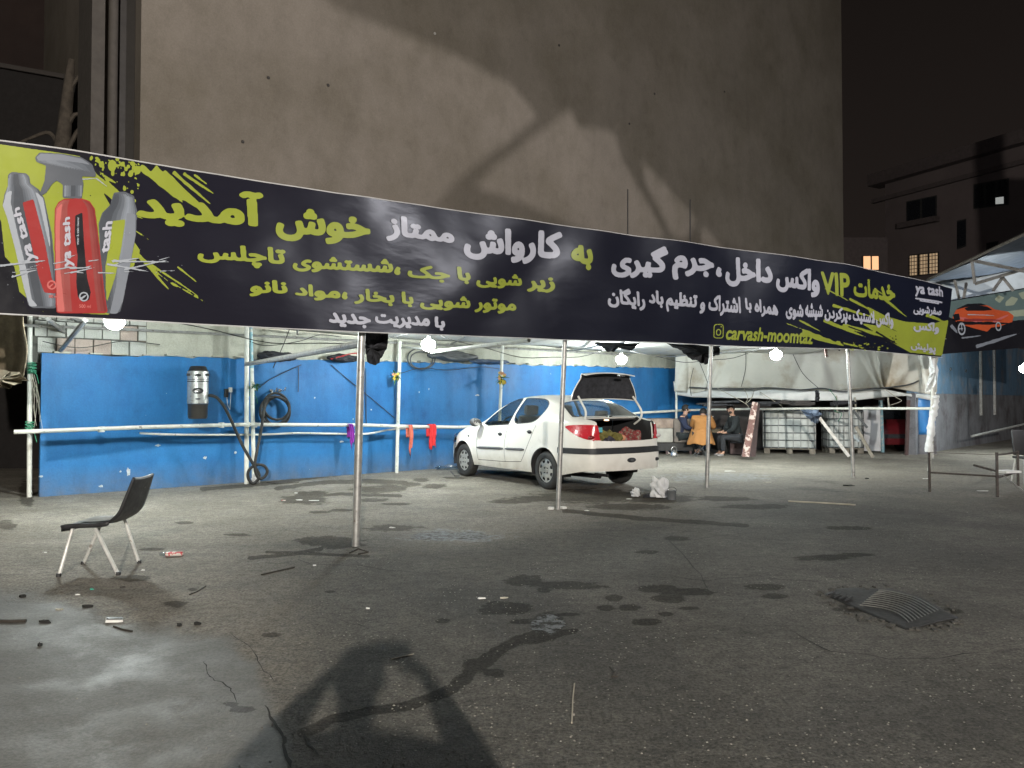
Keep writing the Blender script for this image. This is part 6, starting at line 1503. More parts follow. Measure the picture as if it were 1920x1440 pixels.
# artificial flowers tied to posts
M['petal_y'] = mat('petal_y', (.62, .48, .06), .7, var=.2); M['petal_o'] = mat('petal_o', (.60, .30, .14), .7); M['petal_w'] = mat('petal_w', (.6, .6, .5), .7); M['leaf'] = mat('leaf', (.035, .11, .035), .6, var=.4, vscale=20)
def flowers(u, v, off, size, label, cols, seed):
    rd_ = random.Random(seed); c = wp(u, v, off); th = thing('flower_bunch', label, 'flowers', c, 0, 'flowers tied to the posts')
    mb = MB()
    for k in range(34):
        a = rd_.uniform(0, 2 * PI); l = rd_.uniform(.5, 1.25) * size; el = rd_.uniform(-1.1, .9); d = Vector((math.cos(a) * math.cos(el), math.sin(a) * math.cos(el), math.sin(el)))
        s = d.cross(Vector((0, 0, 1))).normalized() * size * .13; m_ = c + d * l * .6; mb.add([c + d * l * .1, m_ + s, c + d * l + Vector((0, 0, -.02)), m_ - s], [(0, 1, 2, 3)])
    o = mb.build('leaf', M['leaf'], th); o['kind'] = 'stuff'
    for k in range(cols[0]):
        a = rd_.uniform(0, 2 * PI); r = rd_.uniform(.1, .8) * size; q = c + Vector((math.cos(a) * r * .6, -abs(math.sin(a)) * r * .5 - .03, rd_.uniform(-.75, .8) * size)); mt = M[rd_.choice(cols[1])]
        mb = MB()
        for j_ in range(6):
            an = j_ * PI / 3; d = Vector((math.cos(an), -.35, math.sin(an))) * size * .22; e = Vector((math.cos(an + .5), -.3, math.sin(an + .5))) * size * .14; f_ = Vector((math.cos(an - .5), -.3, math.sin(an - .5))) * size * .14
            mb.add([q, q + e, q + d, q + f_], [(0, 1, 2, 3)])
        mb.ball(q + Vector((0, -.01, 0)), size * .07, 1); mb.build('flower', mt, th)
flowers(742, 704, .34, .15, 'loose artificial flowers with a large leaf on the pole between two rags', (7, ['petal_y', 'petal_o', 'petal_w']), 4)
flowers(941, 710, .34, .16, 'dense yellow and orange artificial flower bunch tied to the pole above the car roof', (16, ['petal_y', 'petal_y', 'petal_o']), 6)
flowers(479, 722, .34, .10, 'small white artificial flower tied to the pale blue pole by the hose', (3, ['petal_w']), 8)
mb = MB(); c = wp(941, 722, .34); mb.tube([c, c + Vector((0, 0, -.22))], .035, 6); 
# dark bundles lying on the ledge and hanging from the frame
def bundle(uc, vc, du, dv, label, seed, depth=.16, off=.12, mt='darkcloth', cat='bundle'):
    c = wp(uc, vc, off); a = wp(uc + du, vc, off); r1 = (a - c).length; b = wp(uc, vc - dv, off); r3 = b.z - c.z
    rd_ = random.Random(seed); ph_ = [rd_.uniform(0, 6) for _ in range(5)]; mb = MB(); mb.ball((0, 0, 0), 1, 4); V_ = []
    for q in mb.v:
        q = Vector(q); k = 1 + .22 * math.sin(q.x * 5 + ph_[0]) * math.cos(q.z * 4 + ph_[1]) + .10 * math.sin(q.x * 14 + ph_[2] + q.z * 5) + .07 * math.sin(q.y * 17 + q.x * 9 + ph_[3])
        V_.append(c + WD * (math.copysign(abs(q.x) ** .75, q.x) * r1) + WN * (q.y * depth * k) + Vector((0, 0, q.z * r3 * k)))
    mb.v = [tuple(p) for p in V_]; tag(mb.build('cloth_bundle', M[mt], None, True, True), label, cat, 'bundles stored along the wall top')
bundle(520, 668, 36, 9, 'long black bundle on the wall ledge above the hose coil', 1)
bundle(645, 672, 30, 7, 'dark bundle with a red edge on the wall ledge behind the nearest post', 2)
bundle(850, 668, 46, 8, 'grey crumpled plastic bundle on the wall ledge above the rags', 3, mt='grey_plastic')
bundle(918, 678, 36, 4, 'flat grey heap of sheeting on the wall ledge left of the flower pole', 4, mt='sheet_top')
mb = MB(); mb.tube(catmull([wp(620, 673, .2), wp(640, 668, .28), (wp(655, 664, .3)), wp(672, 662, .28)], 5), .012, 5); tag(mb.build('strap', M['p_red']), 'thin red strap over the dark bundle behind the nearest post', 'strap')
def ring_bundle(u, v, ru, rv, label):
    mb = MB(); mb.tube([wp(u + ru * math.cos(2 * PI * k / 28), v + rv * math.sin(2 * PI * k / 28), .16) for k in range(28)], .014, 6, closed=True)
    mb.tube([wp(u + ru * .8 * math.cos(2 * PI * k / 28), v + 3 + rv * .8 * math.sin(2 * PI * k / 28), .2) for k in range(28)], .012, 6, closed=True); tag(mb.build('cable_coil', M['grey_plastic']), label, 'cable coil')
ring_bundle(790, 672, 26, 20, 'grey cable coil hung under the second bulb')
def hanging(pts, Y, mt, label, name='hanging_sheet', cat='sheet', th_=.02, seed=0, n=10):
    rd_ = random.Random(seed); P_ = [at(u, v, Y + rd_.uniform(-.12, .12)) for u, v in pts]; c = sum(P_, Vector()) / len(P_) + Vector((0, -.12, 0)); mb = MB(); V_ = [c]; F_ = []
    for i, p in enumerate(P_):
        q = P_[(i + 1) % len(P_)]
        for k in range(4): V_.append(p.lerp(q, k / 4) + Vector((0, rd_.uniform(-.05, .05), rd_.uniform(-.015, .015))))
    m_ = len(V_) - 1
    mid = len(V_)
    for i in range(m_): V_.append(V_[1 + i].lerp(c, .5) + Vector((rd_.uniform(-.03, .03), rd_.uniform(-.08, .08), 0)))
    for i in range(m_):
        j_ = (i + 1) % m_; F_ += [(1 + i, 1 + j_, mid + j_, mid + i), (mid + i, mid + j_, 0)]
    mb.add(V_, F_); o = mb.build(name, mt, None, True, False, .004); return tag(o, label, cat)
hanging([(672, 622), (728, 622), (726, 648), (716, 672), (704, 684), (688, 680), (684, 655), (676, 650)], 7.5, M['darkcloth'], 'black jacket-like cloth hanging from the frame at the top of the nearest post', seed=3)
hanging([(1250, 645), (1350, 648), (1348, 664), (1338, 668), (1335, 676), (1322, 683), (1308, 679), (1290, 668), (1275, 655)], 12.3, M['darkcloth'], 'black plastic sheet sagging below the banner beside the third post', seed=5)
hanging([(1112, 642), (1200, 642), (1185, 656), (1160, 652), (1150, 660), (1138, 658), (1128, 650)], 13.0, M['darkcloth'], 'torn black plastic hanging above the open boot lid', seed=8)
M['sack'] = mat('sack', (.13, .105, .07), .95, var=.4, vscale=6, bump=.004, bscale=30, col2=(.10, .08, .055), c2scale=5)
def drape(fnL, fnR, v0, v1, Y, mt, label, amp=.05, k1=17, name='tarpaulin', cat='tarpaulin'):
    def fn(i, j):
        v = v0 + (v1 - v0) * j; u = fnL(v) + (fnR(v) - fnL(v)) * i; return at(u, v + 5 * math.sin(i * 11) * j, Y + amp * (math.sin(i * k1 + j * 2) * .6 + math.sin(i * 31 + 3 * j) * .3 + .5 * math.sin(j * 7 + i * 4)))
    mb = MB(); mb.grid(fn, 40, 20); tag(mb.build(name, mt, None, True, True, .004), label, cat)
drape(lambda v: -60, lambda v: 48 + 4 * math.sin(v * .05), 580, 712, 8.6, M['sack'], 'brown sackcloth tarpaulin hanging beyond the far left pole', amp=.018)
hanging([(-20, 690), (40, 700), (52, 712), (30, 722), (10, 728), (-20, 720)], 8.5, M['sack'], 'tangled plastic strips under the brown sackcloth', seed=12, name='plastic_strips')
def tarp_block(): pass

# ================================================================== the corner with the tarpaulin, tanks and men
TLp = Vector((at(1262, 700, 19.45).x, 19.45, 0)); TRp = Vector((at(1757, 700, 18.7).x, 18.7, 0)); TD = (TRp - TLp).normalized(); TN = Vector((TD.y, -TD.x, 0)); TANG = math.atan2(TD.y, TD.x); TLn = (TRp - TLp).length
def tq(u, v, off=0): return onplane(u, v, TLp + TN * off, TN)
def tarp_mat():
    m = mat('tarp', (.60, .59, .54), .75, var=.08, vscale=1.2, bump=.012, bscale=5, col2=(.38, .31, .22), c2scale=1.1, c2lo=.50, c2hi=.68, spec=.3); return m
M['tarp'] = tarp_mat(); M['tarp2'] = mat('tarp_clean', (.66, .68, .68), .6, var=.06, bump=.01, bscale=5)
def tarp(ptsT, ptsB, nx_, ny_, mt, name, label, off=0, seed=0, amp=.05, folds=1.0, par=None):
    rd_ = random.Random(seed); fo = [(rd_.uniform(0, 1), rd_.uniform(.008, .03), rd_.uniform(-.12, .12), rd_.choice([-1, 1]) * rd_.uniform(.5, 1)) for _ in range(15)]
    uT, vT = zip(*ptsT); uB, vB = zip(*ptsB)
    def fn(i, j):
        u0 = np.interp(i, np.linspace(0, 1, len(uT)), uT); v0 = np.interp(i, np.linspace(0, 1, len(vT)), vT); u1 = np.interp(i, np.linspace(0, 1, len(uB)), uB); v1 = np.interp(i, np.linspace(0, 1, len(vB)), vB)
        o = off + amp * .5 * math.sin(i * 19 + 2 * j)
        for (c, w_, sl, a) in fo: o += folds * amp * a * math.exp(-((i - c - sl * (j - .3)) / w_) ** 2) * (.35 + .65 * j)
        o += amp * .8 * math.sin(PI * j) * .8
        return tq(u0 + (u1 - u0) * j, v0 + (v1 - v0) * j, o)
    mb = MB(); mb.grid(fn, nx_, ny_); o = mb.build(name, mt, par, True, True, .004); return tag(o, label, 'tarpaulin')
tarp([(1270, 640), (1400, 642), (1560, 642), (1757, 648)], [(1264, 733), (1300, 738), (1345, 727), (1440, 728), (1560, 733), (1640, 727), (1672, 727), (1755, 742)], 220, 26, M['tarp'], 'tarpaulin', 'large dirty cream tarpaulin with creases and brown stains hung behind the right-hand bulb', seed=4, amp=.12)
tarp([(1262, 715), (1330, 727), (1440, 727), (1560, 731), (1650, 728), (1700, 738), (1752, 740)], [(1266, 740), (1300, 745), (1420, 747), (1480, 751), (1600, 751), (1655, 745), (1700, 742), (1752, 752)], 160, 8, M['tarp2'], 'lower_tarpaulin', 'narrow cleaner white tarpaulin strip below the big stained one', off=-.10, seed=8, amp=.03)
mb = MB(); mb.tube(catmull([tq(u, v, .12) for u, v in ((1292, 726), (1330, 728), (1400, 730), (1440, 727), (1500, 731), (1540, 728), (1580, 734), (1640, 729), (1700, 722), (1722, 714))], 5), .020, 6); tag(mb.build('pole', M['rub_strip']), 'dark pole lashed along the lower edge of the stained tarpaulin', 'pole')
for k, (pts, lb) in enumerate([([(1345, 728), (1372, 742), (1398, 757), (1404, 764)], 'rope dangling from the left end of the lashed pole'), ([(1395, 729), (1402, 745), (1398, 757), (1410, 745), (1415, 730)], 'loop of rope hanging above the leaning plank'), ([(1425, 735), (1448, 750), (1466, 762), (1472, 775)], 'rope sloping down in front of the larger tank'), ([(1555, 730), (1570, 752), (1565, 770), (1578, 775), (1572, 790)], 'greenish rope knot hanging over the smaller tank'), ([(1300, 690), (1294, 720), (1296, 742)], 'cord down the left edge of the tarpaulin'), ([(1312, 680), (1322, 705), (1330, 726)], 'slanting cord over the left part of the tarpaulin'), ([(1398, 655), (1398, 690), (1390, 725)], 'cord down the middle of the tarpaulin'), ([(1485, 660), (1505, 700), (1535, 728)], 'cord running down right of the bulb on the tarpaulin'), ([(1660, 730), (1680, 745), (1690, 752), (1668, 760)], 'twisted rag rope at the right end of the tarpaulin')]):
    mb = MB(); mb.tube(catmull([tq(u, v, .16) for u, v in pts], 4), .008, 5); tag(mb.build('rope', M['green_rope'] if k == 3 else M['rope' if k not in (4, 5, 6, 7) else 'wire']), lb, 'rope')
side = thing('side_railing', 'white pipe rail crossing in front of the water tanks to the wrapped post', 'railing', tq(1500, 768).xyz)
mb = MB(); mb.tube([at(1288, 769, 19.6), at(1400, 767, 19.5), at(1450, 767, 18.7), at(1500, 766, 18.3), at(1600, 766, 17.1), at(1752, 766, 14.4)], .028, 8); mb.build('rail', M['white_pipe'], side, smooth=True)
for (u, v0, v1) in ((1603, 745, 772), (1665, 745, 768), (1568, 742, 775)):
    mb = MB(); mb.tube([tq(u, v0, .05), tq(u + 2, v1, .05)], .02, 6); mb.build('tie', M['rope'], side)
# wrapped post
p = G(1742, 883); 
mb = MB(); prof = []
pts = [at(1741, 847, p.y), at(1742, 830, p.y), at(1745, 812, p.y), at(1747, 790, p.y), at(1751, 770, p.y), at(1754, 752, p.y), at(1753, 742, p.y)]
mb.tube(catmull(pts, 5), [.062 + .006 * math.sin(k * 2.1) + .009 * math.sin(k * .7) for k in range(31)], 14); mb.v = [(x + random.uniform(-.011, .011), y + random.uniform(-.011, .011), z + random.uniform(-.012, .012)) for x, y, z in mb.v]; o = mb.build('plastic_wrap', M['tarp2'], None, True, True); tag(o, 'crumpled white plastic sheet wrapped round the right-hand post', 'plastic wrap')
tag(hanging([(1738, 655), (1758, 655), (1756, 735), (1736, 735), (1744, 700)], 14.5, M['tarp2'], 'narrow white sheet hanging down beside the wrapped post', seed=31), cat='sheet')

# IBC tanks: ribbed tank, pipe cage, pallet
M['tank'] = mat('tank_plastic', (.44, .47, .46), .4, var=.12, vscale=2, bump=.004, bscale=8, col2=(.33, .36, .35), c2scale=2)
M['cage'] = mat('cage', (.11, .125, .14), .45, .5, var=.2, vscale=10)
M['cage_bar'] = mat('cage_bar', (.27, .29, .29), .45, .4, var=.2, vscale=10)
M['pallet'] = mat('pallet_wood', (.20, .18, .15), .9, var=.35, vscale=9)
def tank(c, rz, W_, D_, H_, label, cut=1.0):
    th = thing('water_tank', label, 'water tank', c, rz, 'caged plastic water tanks')
    nseg = 9
    def prof(i, j):                                  # ribbed sides
        a = i * 4; s = int(a) % 4; t = a - int(a); x, y = [(-1 + 2 * t, -1), (1, -1 + 2 * t), (1 - 2 * t, 1), (-1, 1 - 2 * t)][s]
        rx, ry = abs(x) ** 1, abs(y) ** 1; rr = (abs(x) ** 8 + abs(y) ** 8) ** (1 / 8)
        px_, py_ = x / rr * W_ / 2 * .965, y / rr * D_ / 2 * .965
        k = 1 - .018 * (0.5 + .5 * math.cos(2 * PI * (t * nseg)) > .5) * (.03 < j < .97) - .07 * max(0, (j - .9) / .1) ** 2
        return Vector((px_ * k, py_ * k, .15 + j * (H_ - .17)))
    mb = MB(); mb.grid(prof, 144, 16); n_ = len(mb.v); top_ = [n_ - 145 + q for q in range(144)]; mb.f.append(tuple(top_)); mb.build('tank', M['tank'], th, False, True)
    mb = MB(); mb.lathe([(.11, H_ - .03), (.11, H_ + .02), (.09, H_ + .03)], 16); mb.build('cap', M['black'], th, False, True)
    for z in np.linspace(.16, H_ - .02, 6):
        L = [(-W_ / 2, -D_ / 2), (W_ / 2, -D_ / 2), (W_ / 2, D_ / 2), (-W_ / 2, D_ / 2)]; mb = MB(); mb.tube([Vector((x, y, z)) for a, b in zip(L, L[1:] + L[:1]) for x, y in (tuple(np.array(a) * .96 + np.array(b) * .04), tuple(np.array(a) * .04 + np.array(b) * .96))], .012, 6, closed=True); mb.build('cage_hoop', M['cage'], th, False)
    for sx_ in np.linspace(-1, 1, 8)[1:-1]:
        for y in (-1, 1): mb = MB(); mb.tube([(sx_ * W_ / 2, y * D_ / 2 * 1.012, .14), (sx_ * W_ / 2, y * D_ / 2 * 1.012, H_)], .010, 5); mb.build('cage_bar', M['cage_bar'], th, False)
    for sy in np.linspace(-1, 1, 7)[1:-1]:
        for x in (-1, 1): mb = MB(); mb.tube([(x * W_ / 2 * 1.012, sy * D_ / 2, .14), (x * W_ / 2 * 1.012, sy * D_ / 2, H_)], .010, 5); mb.build('cage_bar', M['cage_bar'], th, False)
    for y in (-D_ / 2 + .06, 0, D_ / 2 - .06):
        for x in (-W_ / 2 + .08, 0, W_ / 2 - .08): mb = MB(); mb.box((x, y, .055), (.14, .12, .11), None, .008); mb.build('pallet_block', M['pallet'], th, False)
    for y in (-D_ / 2 + .06, 0, D_ / 2 - .06): mb = MB(); mb.box((0, y, .125), (W_, .10, .022)); mb.build('pallet_board', M['pallet'], th, False)
    return th
c = G(1487, 850); tank((c.x, c.y + .30, 0), math.radians(-18), 1.25, 1.0, 1.12, 'larger caged white water tank on a pallet, right of the leaning plank')
c = G(1588, 850); tank((c.x + .05, c.y + .40, 0), math.radians(-10), .85, .9, 1.10, 'narrower caged water tank in the shade behind the post, right of the larger tank')
# grey cover hanging on the tank corner
hanging([(1500, 768), (1534, 768), (1540, 778), (1532, 795), (1524, 792), (1512, 782)], 17.0, M['sheet_top'], 'grey cover flap folded over the corner of the larger tank', seed=41)
# leaning struts
for (a, b, r, mt, lb) in (((1534, 780, 17.1), (1592, 856, 16.9), .028, 'steel_pipe', 'pale strut leaning from the larger tank down to the ground by the post'), ((1605, 800, 16.9), (1637, 858, 16.7), .03, 'pallet', 'short pale plank leaning right of the post'), ((1600, 770, 16.9), (1626, 802, 16.9), .02, 'rub_strip', 'short dark bar crossing above the white panel'), ((1596, 812, 17), (1610, 828, 17), .022, 'sheet', 'short grey offcut hung beside the smaller tank')):
    mb = MB(); mb.box((at(*a) + at(*b)) / 2, ((at(*a) - at(*b)).length, r * 1.2, r * 2.4), (at(*b) - at(*a)).to_track_quat('X', 'Z').to_matrix()); o = mb.build('strut', M[mt]); tag(o, lb, 'strut')
# board on the men's side
M['old_paint'] = mat('old_paint', (.16, .085, .075), .8, var=.25, vscale=8, col2=(.52, .42, .38), c2scale=6.5, c2lo=.50, c2hi=.54)
M['brown_side'] = mat('brown_side', (.085, .055, .055), .7)
pk = thing('leaning_plank', 'tall narrow brown plank with flaking white paint leaning beside the seated man', 'plank', G(1403, 857))
q = [at(1391, 856, 17.0), at(1405, 857, 17.0), at(1421, 755, 17.6), at(1411, 753, 17.6)]
def hexa(front_, d, name, mt, par):
    mb = MB(); B_ = [p + d for p in front_]; mb.add(list(front_) + B_, [(0, 1, 2, 3), (4, 7, 6, 5), (0, 4, 5, 1), (1, 5, 6, 2), (2, 6, 7, 3), (3, 7, 4, 0)]); return mb.build(name, mt, par)
hexa(q, Vector((.02, .10, 0)), 'face', M['old_paint'], pk)
q2 = [at(1405.3, 857, 17.0), at(1417, 856, 17.25), at(1425, 758, 17.75), at(1421.3, 756, 17.6)]; hexa(q2, Vector((.0, .06, 0)), 'side', M['brown_side'], pk)
st = thing('stool', 'low brown box used as a stool by the man in black', 'stool', G(1393, 856))
c = G(1388, 854); mb = MB(); mb.box((c.x - .02, c.y + .25, .20), (.34, .34, .36), Matrix.Rotation(-.15, 3, 'Z'), .015); mb.build('box', M['brown_side'], st)
mb = MB(); mb.box((c.x - .02, c.y + .25, .395), (.36, .36, .03), Matrix.Rotation(-.15, 3, 'Z'), .01); mb.build('lid', M['old_paint'], st)
# table: dark top on a block
tb = thing('table', 'small dark-topped table between the seated men', 'table', G(1340, 852)); c = G(1345, 851); c.y += .3
mb = MB(); mb.box((c.x, c.y, .655), (.70, .62, .03), None, .008); mb.build('tabletop', M['black'], tb); mb = MB(); mb.box((c.x, c.y, .59), (.60, .54, .10)); mb.build('apron', M['sack'], tb)
for dx in (-.26, .26):
    for dy in (-.22, .22): mb = MB(); mb.box((c.x + dx, c.y + dy, .30), (.05, .05, .60)); mb.build('leg', M['black'], tb)
bo = thing('bottle', 'clear plastic water bottle with a white label on the men’s table'.replace('’', ''), 'bottle', (c.x - .03, c.y - .02, .67))
mb = MB(); P0 = Vector((c.x - .03, c.y - .02, .672)); mb.lathe([(.04, 0), (.042, .02), (.042, .17), (.035, .21), (.016, .25), (.016, .27)], 16, Matrix.Translation(P0)); mb.build('body', M['clear_plastic'], bo, smooth=True)
mb = MB(); mb.lathe([(.0435, .03), (.0435, .11)], 16, Matrix.Translation(P0), False, False); mb.build('label', M['paper'], bo); mb = MB(); mb.lathe([(.018, .265), (.018, .29)], 10, Matrix.Translation(P0)); mb.build('cap', M['paper'], bo)
mb = MB(); P1 = Vector((c.x + .17, c.y - .1, .672)); mb.lathe([(.03, 0), (.038, .075), (.033, .075), (.027, .01)], 14, Matrix.Translation(P1), True, True); mb.tube([P1 + Vector((.036, 0, .06)), P1 + Vector((.06, 0, .05)), P1 + Vector((.055, 0, .02)), P1 + Vector((.034, 0, .018))], .005, 5); tag(mb.build('cup', M['black'], smooth=True), 'small black cup on the table in front of the man in black', 'cup')
# sofa-like covered furniture and a cabinet behind the car
sf = thing('covered_sofa', 'old brown sofa draped with a pinkish cover behind the tail of the car', 'sofa', G(1262, 855)); c = G(1262, 853)
M['cover'] = mat('cover', (.27, .21, .175), .95, var=.3, vscale=5, bump=.015, bscale=9); M['grey_brown'] = mat('grey_brown', (.15, .13, .115), .95, var=.3, vscale=6, bump=.01)
mb = MB(); mb.box((c.x - .28, c.y + .45, .78), (.72, .5, .26), Matrix.Rotation(.1, 3, 'Z'), .08); mb.build('cover', M['cover'], sf, smooth=True)
mb = MB(); mb.box((c.x - .30, c.y + .42, .48), (.66, .5, .36), Matrix.Rotation(.1, 3, 'Z'), .04); mb.build('cushion', mat('pale_cushion', (.36, .35, .32), .9, var=.2), sf, smooth=True)
mb = MB(); mb.box((c.x + .32, c.y + .40, .60), (.50, .5, .60), Matrix.Rotation(-.06, 3, 'Z'), .06); mb.build('arm', M['grey_brown'], sf, smooth=True)
mb = MB(); mb.box((c.x, c.y + .5, .20), (1.35, .5, .22)); mb.build('base', M['black'], sf)
for dx in (-.6, -.1, .5): mb = MB(); mb.box((c.x + dx, c.y + .28, .06), (.05, .05, .14)); mb.build('leg', M['brown_side'], sf)
kt = G(1264, 857); k_ = thing('kettle', 'small shiny steel kettle with a tall handle on the ground by the sofa', 'kettle', kt)
mb = MB(); mb.lathe([(.06, 0), (.085, .02), (.09, .07), (.07, .12), (.04, .14), (.012, .15), (.012, .17)], 20, Matrix.Translation(kt)); mb.build('pot', M['chrome'], k_, smooth=True)
mb = MB(); mb.tube(catmull([kt + Vector((-.06, 0, .12)), kt + Vector((-.06, 0, .2)), kt + Vector((-.02, 0, .245)), kt + Vector((.03, 0, .24)), kt + Vector((.06, 0, .19)), kt + Vector((.06, 0, .12))], 4), .006, 6); mb.build('handle', M['chrome'], k_, smooth=True)
mb = MB(); mb.tube([kt + Vector((-.08, 0, .06)), kt + Vector((-.13, 0, .10)), kt + Vector((-.15, 0, .13))], [.016, .011, .008], 7); mb.build('spout', M['chrome'], k_, smooth=True)
# white panel, red car, blue booth
wpn = G(1630, 848); o = MB().box((wpn.x + .0, wpn.y - .15, .62), (.42, .06, 1.16), Matrix.Rotation(-.1, 3, 'Z'), .01).build('white_cabinet_door', mat('panel_white', (.50, .51, .53), .5, var=.06, vscale=2)); tag(o, 'plain white upright panel standing right of the tanks', 'panel')
mb = MB(); q = G(1655, 848); mb.tube([q, at(1651, 750, q.y)], .05, 8); o = mb.build('blue_post', M['cyan_pipe'], smooth=True); tag(o, 'short pale blue post between the white panel and the red car', 'post')
rc = thing('red_car', 'dark red car nose in deep shade under the tarpaulin', 'car', G(1672, 842)); c = G(1672, 848) + Vector((0, .55, 0))
M['dark_red'] = mat('dark_red', (.10, .008, .012), .35, coat=.5)
mb = MB(); mb.grid(lambda i, j: c + Vector(((i - .5) * 1.5, -.2 - .35 * math.cos((j - .1) * 1.7) + .25 * abs(i - .5) ** 2, .20 + .60 * math.sin(min(1, j * 1.1) * PI / 2) + (.0 if j < .8 else (j - .8) * .3))), 14, 12); mb.build('body', M['dark_red'], rc, smooth=True)
mb = MB(); mb.box(c + Vector((0, -.52, .42)), (1.35, .08, .12), None, .02); mb.build('bumper', M['trim'], rc); mb = MB(); mb.box(c + Vector((0, .35, 1.0)), (1.2, .6, .34), None, .12); mb.build('window', M['night_glass'], rc, smooth=True)
for dx in (-.52, .52): mb = MB(); mb.ball(c + Vector((dx, -.50, .60)), (.12, .06, .06), 2); mb.build('headlight', M['clear_plastic'], rc, smooth=True); 
for dx in (-.6, .6): mb = MB(); mb.lathe([(.28, -.09), (.29, 0), (.28, .09)], 20, Matrix.Translation(c + Vector((dx, .1, .29))) @ Matrix.Rotation(PI / 2, 4, 'Y')); mb.build('wheel', M['rubber'], rc, smooth=True)
M['blue2'] = mat('blue_sheet', (.02, .16, .42), .5, var=.15, vscale=3, bump=.006, bscale=6)
bb_ = thing('blue_booth', 'bright blue sheet with a grey plastered foot right of the red car', 'panel', G(1728, 850)); q = G(1728, 850)
mb = MB(); mb.grid(lambda i, j: Vector((at(1703 + 50 * i, 800, q.y - .35).x, q.y - .35 + .03 * math.sin(i * 9 + j * 3), .50 + j * .92)), 16, 10); mb.build('sheet', M['blue2'], bb_, smooth=True, solid=.01)
mb = MB(); mb.grid(lambda i, j: Vector((at(1703 + 50 * i, 800, q.y - .33).x, q.y - .37, j * .5)), 6, 4); mb.build('foot', M['grey_wall'], bb_, solid=.05)
o = MB().box((at(1700, 850, 17.4) + at(1703, 755, 17.8)) / 2, (.07, .05, 1.30), Matrix.Rotation(.05, 3, 'Y')).build('dark_plank', M['brown_side']); tag(o, 'dark plank standing upright left of the blue sheet', 'plank')
# dim back of the shed under the tarpaulin
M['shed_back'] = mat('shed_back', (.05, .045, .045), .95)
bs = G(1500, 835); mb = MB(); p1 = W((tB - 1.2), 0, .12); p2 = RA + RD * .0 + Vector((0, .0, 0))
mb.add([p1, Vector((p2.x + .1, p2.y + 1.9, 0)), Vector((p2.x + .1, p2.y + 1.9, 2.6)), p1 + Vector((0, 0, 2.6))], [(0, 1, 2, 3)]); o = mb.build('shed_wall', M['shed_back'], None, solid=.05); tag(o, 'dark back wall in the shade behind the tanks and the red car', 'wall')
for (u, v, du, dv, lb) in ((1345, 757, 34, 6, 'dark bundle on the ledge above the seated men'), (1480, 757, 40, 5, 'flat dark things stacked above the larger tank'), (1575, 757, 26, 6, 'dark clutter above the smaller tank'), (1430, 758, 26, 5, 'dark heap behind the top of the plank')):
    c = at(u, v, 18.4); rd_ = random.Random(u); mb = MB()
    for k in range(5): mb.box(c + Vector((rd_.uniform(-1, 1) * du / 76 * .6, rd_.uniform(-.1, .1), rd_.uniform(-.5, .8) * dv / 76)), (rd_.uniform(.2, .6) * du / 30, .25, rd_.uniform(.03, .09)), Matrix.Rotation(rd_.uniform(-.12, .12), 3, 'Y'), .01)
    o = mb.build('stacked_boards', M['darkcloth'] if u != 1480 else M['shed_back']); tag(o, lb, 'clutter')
o = hanging([(1528, 732), (1536, 732), (1536, 752), (1529, 752)], 17.9, M['darkcloth'], 'short navy strap over the white tarpaulin strip', name='strap', cat='strap', seed=3)
o = MB().box(at(1549, 660, 14.3), (.05, .03, .2), Matrix.Rotation(-.15, 3, 'Y')).build('wooden_peg', M['old_paint']); tag(o, 'small brown wooden peg hanging under the banner near the right-hand bulb', 'peg')

# the three men
seat = dict(pelvis=(0, 0, .50), chest=(.07, 0, .83), neck=(.12, 0, 1.02), head=(.15, 0, 1.12), lsh=(.08, .17, .95), rsh=(.08, -.17, .95), lel=(.18, .24, .70), rel=(.18, -.24, .70), lwr=(.40, .12, .66), rwr=(.40, -.12, .66), lhd=(.50, .06, .66), rhd=(.50, -.06, .66),
            lhip=(.04, .10, .47), rhip=(.04, -.10, .47), lkn=(.42, .13, .50), rkn=(.42, -.13, .50), lan=(.40, .12, .10), ran=(.40, -.12, .10), lto=(.56, .13, .035), rto=(.56, -.13, .035))
M['navy'] = mat('navy', (.012, .018, .045), .85, var=.3); M['coat_black'] = mat('coat_black', (.010, .014, .016), .85, var=.3); M['ochre'] = mat('ochre', (.36, .165, .050), .85, var=.1, vscale=5, bump=.006, bscale=9); M['charcoal'] = mat('charcoal', (.028, .03, .036), .9)
c = G(1287, 853); person('bearded man in a navy jacket sitting on the left, looking right', (c.x - .08, c.y + .30, -.02), math.radians(-22), seat, M['navy'], M['coat_black'], M['black'], face=.15, group='men sitting at the table')
c = G(1388, 856); po = dict(seat); po.update(pelvis=(0, 0, .50), head=(.17, .02, 1.135), neck=(.13, .0, 1.03), lwr=(.34, .10, .60), rwr=(.36, -.06, .62), lhd=(.44, .04, .60), rhd=(.44, -.02, .62))
mk = person('man in a black coat with a pale collar sitting on the right, facing the camera', (c.x + .02, c.y + .28, -.03), math.radians(184), po, M['coat_black'], M['charcoal'], M['shoe_grey'], face=math.radians(62), group='men sitting at the table')
mb = MB(); cc_ = Vector((.11, 0, .985)); mb.tube([cc_ + Vector((.072 * math.cos(a), .070 * math.sin(a), .012 * math.cos(a))) for a in np.linspace(-2.4, 2.4, 18)], .018, 6); mb.build('collar', M['rope'], mk, False, True)
c = G(1312, 856); po = dict(seat); po.update(pelvis=(0, 0, .48), chest=(.20, 0, .80), neck=(.33, 0, .97), head=(.42, 0, 1.03), lsh=(.24, .19, .92), rsh=(.24, -.19, .92), lel=(.40, .26, .70), rel=(.40, -.26, .70), lwr=(.58, .14, .69), rwr=(.58, -.14, .69), lhd=(.68, .08, .70), rhd=(.68, -.08, .70))
